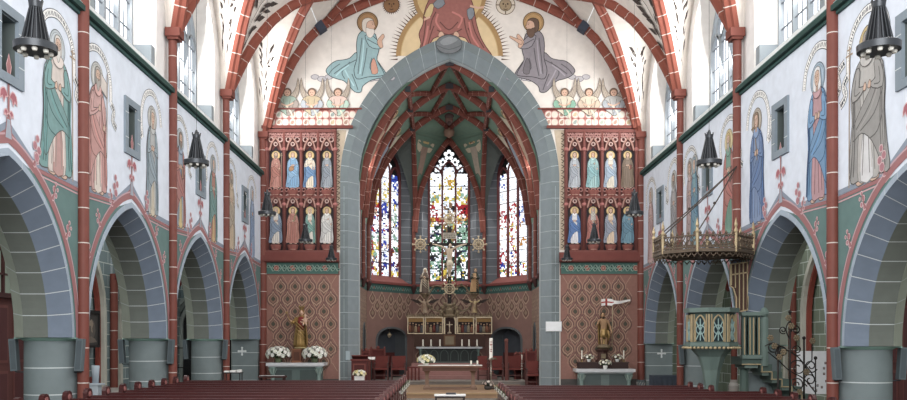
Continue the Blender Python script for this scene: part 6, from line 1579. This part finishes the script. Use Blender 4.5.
for nm, z0, z1, r in (('cornice', Zt - .02, Zt + .08, .6), ('base_moulding', Zb - .05, Zb + .04, .58)): mb = MB(TG); ring_band(mb, r, r, z0, z1); ring_band(mb, r - .12, r, z1, z1); ring_band(mb, r, r - .12, z0, z0); mb.build(nm, t)
mb = MB(TG); pr = [(.5, Zb), (.46, 1.68), (.3, 1.5), (.2, 1.2), (.14, .8), (.12, .4), (.16, .1), (.3, .06), (.3, 0)]
mb.lathe(pr, tuple(PC), None, 8, PI / 8, smooth=False); mb.build('stem', t)
mb = MB(BR); a = oct_(.62, Zb - .08)
for k in range(8):
    p, q = a[k], a[(k + 1) % 8]
    for i in range(5): c_ = p.lerp(q, (i + .5) / 5); mb.ball(c_, (.04, .04, .03), None, 6, 4)
mb.build('gilded_leaf_band', t)
a = oct_(.51, 0)
for k in range(8):
    p, q = a[k], a[(k + 1) % 8]; nrm = ((p + q) / 2 - PC).normalized(); nrm.z = 0
    if nrm.y > .3: continue
    U = (q - p).normalized(); L = (q - p).length; c_ = (p + q) / 2 + nrm * .02
    P3 = lambda s_, z: c_ + U * s_ + V(0, 0, z)
    mb = MB(BR)
    for s_ in (-L / 2, -L / 2 + .05, L / 2 - .05, L / 2): mb.bar(P3(s_, Zb + .05), P3(s_, Zt - .06), .018, .03, up=tuple(nrm))
    A = [P3(x, z) for x, z in arch_pts(L / 2 - .08, .12, Zt - .28, 6)]
    for u, v in zip(A, A[1:]): mb.bar(u, v, .025, .03, up=tuple(nrm))
    for s_ in (-1, 1): mb.bar(P3(s_ * (L / 2 - .08), Zb + .06), P3(s_ * (L / 2 - .08), Zt - .28), .022, .03, up=tuple(nrm))
    mb.build('gilded_frame', t)
    mb = MB('1f3036'); mb.face([P3(-L / 2 + .09, Zb + .07) - nrm * .01, P3(L / 2 - .09, Zb + .07) - nrm * .01, P3(L / 2 - .09, Zt - .28) - nrm * .01, P3(0, Zt - .12) - nrm * .01, P3(-L / 2 + .09, Zt - .28) - nrm * .01]); pn = mb.build('panel', t)
    mb = MB('8fb0ac'); cz = (Zb + Zt) / 2 - .04
    for r in (.1,):
        ringp = [P3(r * math.cos(i * PI / 8), cz + r * math.sin(i * PI / 8)) for i in range(17)]; mb.tube(ringp, .012, None, 5, False)
    for s_ in (-1, 1): mb.bar(P3(s_ * .1, Zb + .1), P3(-s_ * .1, Zt - .22), .018, .02, up=tuple(nrm))
    mb.bar(P3(0, Zb + .08), P3(0, Zt - .16), .018, .02, up=tuple(nrm)); mb.build('tracery', pn)
YL = 18.78
t2 = thing('pulpit_stairs', 'teal stone stairs with gilded edges rising to the pulpit from the right aisle', 'stairs')
def parapet(x0, x1, z0, z1):
    mb = MB(TG2); mb.box(((x0 + x1) / 2, YL + .05, (z0 + z1) / 2), (x1 - x0, .1, z1 - z0)); mb.box(((x0 + x1) / 2, YL + .02, z1 + .03), (x1 - x0 + .08, .2, .08), TG); mb.box(((x0 + x1) / 2, YL + .02, z0), (x1 - x0 + .04, .16, .08), TG); pp = mb.build('parapet', t2)
    n = 2; w_ = (x1 - x0) / n
    for k in range(n):
        c = x0 + w_ * (k + .5); mb = MB(BR)
        for s_ in (-1, 1):
            for d in (.04, .1): mb.box((c + s_ * (w_ / 2 - d), YL - .01, (z0 + z1) / 2), (.022, .03, z1 - z0 - .1))
        A = [(c + x, YL - .01, z) for x, z in arch_pts(w_ / 2 - .1, .1, z1 - .26, 5)]
        for u, v in zip(A, A[1:]): mb.bar(u, v, .025, .03, up=(0, 1, 0))
        mb.build('gilded_frame', pp); mb = MB('16292d'); mb.box((c, YL - .002, (z0 + z1) / 2 - .06), (w_ - .24, .01, z1 - z0 - .3)); mb.build('panel', pp)
parapet(6.34, 6.74, 1.5, 2.42)
mb = MB(TG); mb.lathe([(.09, 1.3), (.09, 2.35), (.06, 2.38), (.1, 2.44), (.1, 2.5), (.05, 2.58), (.0, 2.6)], (6.83, YL + .02, 0), None, 8, smooth=False); mb.build('newel_post', t2)
x, z = 6.34, 1.5
for k in range(7):
    w_ = .42 if k == 0 else .22
    mb = MB(TG2); mb.box((x + w_ / 2, YL + .35, z - .09), (w_ + .03, .7, .18)); mb.box((x + w_ / 2, YL + .35, z - .2), (w_ * .7, .62, .1), TG); st = mb.build('step', t2)
    mb = MB(BR); mb.box((x + w_ / 2, YL - .005, z - .165), (w_ + .03, .014, .022)); mb.box((x + w_ + .012, YL - .005, z - .25), (.022, .014, .16)); mb.build('gilded_edge', st)
    x += w_; z -= .165
mb = MB(TG2)
mb.lathe([(.14, .0), (.14, .1), (.1, .14), (.1, 1.2), (.16, 1.28)], (6.5, YL + .35, 0), None, 8, smooth=False); mb.build('support', t2)
# back panel between pulpit and sounding board
t = thing('pulpit_back_panel', 'gilded slatted panel on the pier between pulpit and sounding board', 'panel')
YB = 19.3; xb = lambda px: wx(px, YB); zb_ = lambda py: wz(py, YB)
mb = MB('4e342c'); out = [(730, 264.5), (756, 261), (757, 283), (750, 284), (748, 290), (747, 310), (736, 312), (736, 298), (733, 288), (730, 286)]
f3 = [(xb(a), YB, zb_(b)) for a, b in out]; bk = [(xb(a), YB + .06, zb_(b)) for a, b in out]
mb.face(f3); mb.face(bk[::-1])
for i in range(len(out)): j = (i + 1) % len(out); mb.face([f3[i], f3[j], bk[j], bk[i]])
mb.build('board', t)
mb = MB(BR)
for px, y0, y1 in ((731, 265, 285), (735, 264, 288), (739, 263.5, 310), (743, 263, 310), (747, 262.5, 308), (751, 262, 283), (755.5, 261.5, 283)): mb.bar((xb(px), YB - .02, zb_(y0)), (xb(px), YB - .02, zb_(y1)), .022, .03, up=(0, 1, 0))
mb.bar((xb(730), YB - .02, zb_(275)), (xb(757), YB - .02, zb_(271)), .03, .03, up=(0, 1, 0))
for a, b in zip(f3, f3[1:] + f3[:1]): mb.bar((a[0], YB - .02, a[2]), (b[0], YB - .02, b[2]), .025, .03, up=(0, 1, 0))
mb.build('gilded_ribs', t)
# sounding board
t = thing('sounding_board', 'octagonal brass sounding board with openwork cresting hanging above the pulpit', 'canopy')
CCn = V(5.57, 19.15, 0); o8 = lambda r, z: oct_(r, z, CCn); ZC = 3.78; RC = 1.06
mb = MB('5a4434'); a, b = o8(RC, ZC), o8(RC * .25, ZC - .05)
for k in range(8): mb.face([a[k], b[k], b[(k + 1) % 8], a[(k + 1) % 8]])
mb.face(b); mb.face(o8(RC, ZC + .05)); mb.build('soffit', t)
mb = MB(BRD)
for k in range(8): mb.bar(o8(RC * .25, ZC - .06)[k], o8(RC, ZC - .02)[k], .04, .04); 
for z, h in ((ZC + .02, .07), (ZC + .09, .03), (ZC + .34, .025)):
    a = o8(RC + .02, z)
    for k in range(8): mb.bar(a[k], a[(k + 1) % 8], .05, h)
mb.build('rim', t)
mb = MB(BRD)
for k in range(8):
    p, q = o8(RC + .02, 0)[k], o8(RC + .02, 0)[(k + 1) % 8]; U = (q - p).normalized(); L = (q - p).length; n = 6
    for i in range(n):
        c_ = p + U * (L * (i + .5) / n); r = L / n / 2
        for zc, rr in ((ZC + .17, r * .9), (ZC + .28, r * .6)): mb.tube([c_ + U * rr * math.cos(w_ * PI / 5) + V(0, 0, zc + rr * math.sin(w_ * PI / 5)) for w_ in range(11)], .011, None, 4, False)
        mb.bar(p + U * (L * i / n) + V(0, 0, ZC + .1), p + U * (L * (i + 1) / n) + V(0, 0, ZC + .33), .014, .014); mb.lathe([(.02, 0), (.03, .04), (0, .09)], tuple(c_ + V(0, 0, ZC + .35)), None, 5)
        mb.tube([c_ + U * r * .8 * math.cos(w_ * PI / 6) + V(0, 0, ZC - .03 - r * .9 * math.sin(w_ * PI / 6)) for w_ in range(7)], .012, None, 4); mb.ball(c_ + V(0, 0, ZC - .05 - r * .9), .018, None, 5, 4)
mb.build('openwork_cresting', t)
for k in range(8):
    p = o8(RC + .02, 0)[k]
    mb = MB(BR); mb.lathe([(.03, ZC - .02), (.035, ZC + .38), (.05, ZC + .42), (.02, ZC + .5), (.04, ZC + .55), (.0, ZC + .72)], tuple(p), None, 6); mb.build('pinnacle', t)
top = V(W - .12, 19.72, 5.9)
for k in (3, 4, 5): mb = MB('4a4038'); p = o8(RC, ZC + .4)[k]; mb.tube([p, p.lerp(top, .5) - V(0, 0, .03), top], .014, None, 5); mb.ball(p.lerp(top, .42), .035, None, 6, 5); mb.build('tie_rod', t)
# wrought iron railing with gilded rosettes
t = thing('wrought_iron_railing', 'curling black wrought iron railing with gilded rosettes beside the pulpit stairs', 'railing')
YW = 17.6; q3 = lambda px, py: V(wx(px, YW), YW, wz(py, YW)); IR = mat('2c2826', .5, .5)
for px, y0, y1 in ((790, 312, 399), (804, 338, 402), (815.5, 358, 404), (778, 346, 398)):
    mb = MB(IR); mb.tube([q3(px, y0), V(wx(px, YW), YW, 0)], .022 if px < 810 else .014, None, 6); mb.ball(q3(px, y0), .04, None, 8, 5); mb.build('post', t)
def scroll(pts, r=.013): 
    mb = MB(IR); mb.tube([q3(a, b) for a, b in smooth2(pts, 4, False)], r, None, 5); mb.build('scroll', t)
sp = lambda x, y, r, a0, n=1.4, s_=1: [(x + r * (1 - .75 * k / 12) * math.cos(a0 + s_ * n * 2 * PI * k / 12), y + r * (1 - .75 * k / 12) * math.sin(a0 + s_ * n * 2 * PI * k / 12)) for k in range(13)]
for a in ((773, 347, 6, 0), (782, 352, 7, 2), (797, 350, 6, 1), (798, 368, 9, 3), (811, 366, 7, .5), (810, 380, 7, 2), (797, 385, 7, 4), (783, 330, 4, 1), (796, 330, 5, 3)): scroll(sp(*a))
scroll([(765, 346), (773, 343), (782, 347), (790, 352), (797, 356), (804, 364), (811, 372), (816, 382)]); scroll([(768, 352), (780, 362), (790, 371), (804, 379), (815, 392)]); scroll([(790, 340), (786, 330), (789, 322), (794, 326), (791, 332)])
for px, py in ((774, 346), (770, 338), (783, 352), (812, 341), (788, 318), (796, 338), (779, 357), (791, 326), (806, 372), (799, 392)):
    mb = MB(gd); c_ = q3(px, py) + V(0, -.03, 0)
    for k in range(6): a = k * PI / 3; mb.ball(c_ + V(.045 * math.cos(a), 0, .045 * math.sin(a)), (.026, .016, .026), None, 6, 4)
    mb.ball(c_, (.024, .024, .024), None, 6, 4); mb.build('gilded_rosette', t)
mb = MB(IR); mb.tube([q3(812, 341), q3(812, 360), q3(804, 368)], .012, None, 5); mb.build('rosette_stem', t)
# ================================================================ right aisle: display board, table, door
YD = 21.6
t = thing('display_board', 'white display board with small pictures standing in the right aisle', 'board', (wx(815, YD), YD, 0))
z0, z1 = wz(394, YD), wz(351, YD); w_ = 36 * YD / F
mb = MB('eceef2'); mb.box((0, 0, (z0 + z1) / 2), (w_, .04, z1 - z0)); mb.build('board', t)
for s in (-1, 1): mb = MB('8a8d90'); mb.box((s * (w_ / 2 - .06), .03, z1 / 2), (.04, .03, z1)); mb.box((s * (w_ / 2 - .06), .0, .02), (.05, .5, .04)); mb.build('leg', t)
n = 0
for (u, v) in ((.78, .72), (.9, .68), (.74, .6), (.9, .55), (.74, .47), (.86, .42), (.92, .3), (.8, .3), (.68, .16), (.56, .2), (.44, .14), (.3, .25), (.52, .08), (.2, .4), (.25, .62), (.84, .16), (.16, .72)):
    mb = MB(['5a3a3c', '3c4654', '4a4a50', '7a3a44'][n % 4]); mb.box((-w_ / 2 + u * w_, -.022, z0 + v * (z1 - z0)), (.05, .006, .06)); mb.box((-w_ / 2 + u * w_, -.026, z0 + v * (z1 - z0) + .005), (.028, .004, .03), 'b9a9a0'); mb.build('pinned_picture', t); n += 1
t = thing('covered_table', 'low table under a dark blue cloth beside the right altar wall shaft', 'table', (wx(668, 27.3), 27.3, 0))
mb = MB('39424f'); pr = [(-.52, .3), (.5, .3)]; mb.box((0, 0, .74), (1.06, .62, .02))
n = 30
per = [(-.53 + 1.06 * k / n, -.31) for k in range(n + 1)] + [(.53, -.31 + .62 * k / 12) for k in range(1, 13)] + [(.53 - 1.06 * k / n, .31) for k in range(1, n + 1)] + [(-.53, .31 - .62 * k / 12) for k in range(1, 13)]
for i, (a, b) in enumerate(zip(per, per[1:])):
    f = lambda p, i: (p[0] * (1 + .05 * math.sin(i * 1.3)), p[1] * (1 + .08 * math.sin(i * 1.3)), .2); mb.face([(a[0], a[1], .75), (b[0], b[1], .75), f(b, i + 1), f(a, i)])
mb.build('cloth', t)
for s in (-1, 1):
    for q in (-1, 1): mb = MB('3a2a24'); mb.box((s * .45, q * .25, .36), (.05, .05, .72)); mb.build('leg', t)
# doors at the outer aisle walls
for sd in (-1, 1):
    X = sd * 9.82; mb = MB('5b2f2c'); Y0, Y1 = 17.9, 20.9
    mb.box((X, (Y0 + Y1) / 2, 1.4), (.1, Y1 - Y0, 2.8))
    for k in range(4):
        c = Y0 + (k + .5) * (Y1 - Y0) / 4
        for zc, hh in ((.7, 1.0), (2.0, 1.25)): mb.box((X - sd * .055, c, zc), (.02, .52, hh), '6b3a36'); mb.box((X - sd * .067, c, zc), (.01, .42, hh - .12), '54292a')
    mb.box((X - sd * .03, (Y0 + Y1) / 2, 2.84), (.16, Y1 - Y0 + .1, .1), '4a2624')
    for k in range(7): mb.box((X, Y0 + k * (Y1 - Y0) / 6, 3.35), (.1, .06, 1.0), '4a2624')
    mb.box((X, (Y0 + Y1) / 2, 3.85), (.12, Y1 - Y0 + .1, .1), '4a2624'); mb.box((X, (Y0 + Y1) / 2, 3.3), (.1, Y1 - Y0, .04), '4a2624')
    dr = structure(mb, 'door_1' if sd < 0 else 'door_2')
    mb = MB(mat('9fae9c', emit=.35)); mb.box((X + sd * .02, (Y0 + Y1) / 2, 3.35), (.02, Y1 - Y0, 1.0)); o = mb.build('transom_glass', dr)
    mb = MB('2a2624'); mb.box((X - sd * .09, 19.35, 1.15), (.03, .05, .3)); mb.tube([(X - sd * .1, 19.35, 1.2), (X - sd * .16, 19.35, 1.2), (X - sd * .16, 19.48, 1.2)], .012, None, 6); mb.build('door_handle', dr)
# ================================================================ left aisle
t = thing('framed_painting', 'dark painting in a black frame on the left aisle wall', 'picture', (-9.86, 23.1, 2.18))
mb = MB('201c1c'); L_, H_ = 1.1, 1.02
for dy, dz, sy, sz in ((0, H_ / 2 - .04, L_, .08), (0, -H_ / 2 + .04, L_, .08), (-L_ / 2 + .04, 0, .08, H_ - .16), (L_ / 2 - .04, 0, .08, H_ - .16)): mb.box((0, dy, dz), (.06, sy, sz))
mb.build('frame', t); P = Paint((.0, 0, 0), (0, 1, 0), (1, 0, 0), first=.0)
P.poly([(-.47, -.43), (.47, -.43), (.47, .43), (-.47, .43)], '3c3836'); P.poly([(-.25, -.1), (-.05, .25), (.2, .2), (.3, -.05), (.1, -.3), (-.15, -.3)], '57504a', None, 0, 2); P.poly([(-.12, .16), (.02, .26), (.16, .14), (.08, .02), (.12, -.1), (.02, -.06), (0, .08), (-.1, .08)], '8a7a68', None, 0, 2); P.poly([(-.4, -.36), (0, -.2), (.4, -.36)], '6b5f55', None, 0, 2); P.build('canvas', t)
t = thing('leaflet_stand', 'grey-white slender display stand in the left aisle behind the pews', 'stand', (wx(95.5, 19.5), 19.5, 0))
mb = MB('a9b6c2'); zt_ = wz(365.5, 19.5)
loft(mb, [(.85, 0, 0, .07, .05, 0, 4), (zt_ - .02, 0, 0, .1, .05, 0, 4), (zt_, 0, 0, .09, .03, 0, 4)], None, 8); mb.build('tapered_holder', t); mb = MB('b4c0ca'); mb.box((0, 0, .42), (.2, .2, .84)); mb.box((.02, 0, .86), (.3, .24, .04)); mb.build('base', t)
chair('dark red wooden chair in the left aisle beside the grey stand', wx(86, 21), 21.0, 0, .5, .98, 'aisle chairs')
t = thing('iron_gate', 'black iron gate of slim bars at the end of the left aisle', 'gate', (-9.0, 30.4, 0)); mb = MB('1f1d1d')
for k in range(9): mb.tube([(-.8 + .2 * k, 0, .0), (-.8 + .2 * k, 0, 1.7 + .3 * math.sin(PI * k / 8))], .014, None, 5)
mb.build('bars', t); mb = MB('1f1d1d')
for z in (.15, .9, 1.6): mb.box((0, 0, z), (1.64, .03, .035))
mb.build('rails', t)
mb = MB('18191b'); A = [(-9.0 - 1.0, 31.15)] ; A = [(-.95, 0)] + arch_pts(.95, .1, 2.4, 10) + [(.95, 0)]
mb.face([(-8.95 + a, 31.17, b) for a, b in A])  # black sheet painted for the unlit space beyond the open arch
for r_, c_ in ((0, '8d958f'), (.16, '6f7873'), (.3, '8d958f')):
    for a, b in zip(A, A[1:]): mb.bar((-8.95 + a[0] * (1 + r_ / 1), 31.12, a[1] * (1 + r_ * .25)), (-8.95 + b[0] * (1 + r_), 31.12, b[1] * (1 + r_ * .25)), .12, .1, c_, up=(0, 1, 0))
structure(mb, 'dark_archway')
# ================================================================ camera, daylight and added fill lamps
cd = bpy.data.cameras.new('camera'); cam = bpy.data.objects.new('camera', cd); COL.objects.link(cam)
cam.location = (CX, 0, EYE); cam.rotation_euler = (PI / 2, 0, 0)
cd.sensor_width = 36; cd.lens = 36 * F / 907; cd.shift_x = (453.5 - VX) / 907; cd.shift_y = (VY - 200) / 907
cd.clip_start = .05; cd.clip_end = 200
S.camera = cam
w = bpy.data.worlds.new('daylight'); S.world = w; w.use_nodes = True
bg = w.node_tree.nodes['Background']; bg.inputs[0].default_value = (.93, .96, 1, 1); bg.inputs[1].default_value = 1.1
def area(name, loc, dirv, sx, sy, power, col=(1, .98, .96), spread=PI):
    l = bpy.data.lights.new(name, 'AREA'); l.shape = 'RECTANGLE'; l.size = sx; l.size_y = sy; l.energy = power; l.color = col; l.spread = spread
    o = bpy.data.objects.new(name, l); COL.objects.link(o); o.location = loc
    o.rotation_euler = Vector(dirv).to_track_quat('-Z', 'Y').to_euler(); return o
for sd in (-1, 1):
    for i, Ym in enumerate(MIDS):
        area('daylight_clerestory', (sd * (W + .5), Ym, 9.7), (-sd, 0, -.25), 2.6, 2.8, 330, (1, .99, .97))
        area('aisle_fill', (sd * 8.6, Ym, 5.9), (sd * .35, .1, -1), 1.6, 2.2, 120, (.97, 1, .98))  # fill lamp added under the aisle ceiling to brighten the outer wall
area('west_fill', (0, -2.6, 9.0), (0, 1, -.1), 9, 9, 2600, (1, .99, .98))  # unseen fill lamp added behind the camera; no window is built there
m_ = [toM(0, 7.3, .3), toL(0, 7, .25), toR(0, 7, .25)]
for p, t in zip(m_, (toM, toL, toR)):
    area('daylight_apse', p, t(0, 6.2, -1) - p, 1.4, 4.5, 130, (1, .98, .95))
for sd in (-1, 1):
    area('daylight_choir', (XC + sd * 3.2, 32.2, 8.0), (-sd, .15, -.35), 2.2, 3.2, 210, (1, .95, .88))
S.view_settings.view_transform = 'Standard'; S.view_settings.look = 'None'; S.view_settings.exposure = .12; S.view_settings.gamma = 1
S.cycles.use_denoising = True; S.cycles.max_bounces = 8; S.cycles.diffuse_bounces = 5; S.cycles.glossy_bounces = 3
S.cycles.sample_clamp_indirect = 6
try: S.cycles.denoiser = 'OPENIMAGEDENOISE'
except Exception: pass
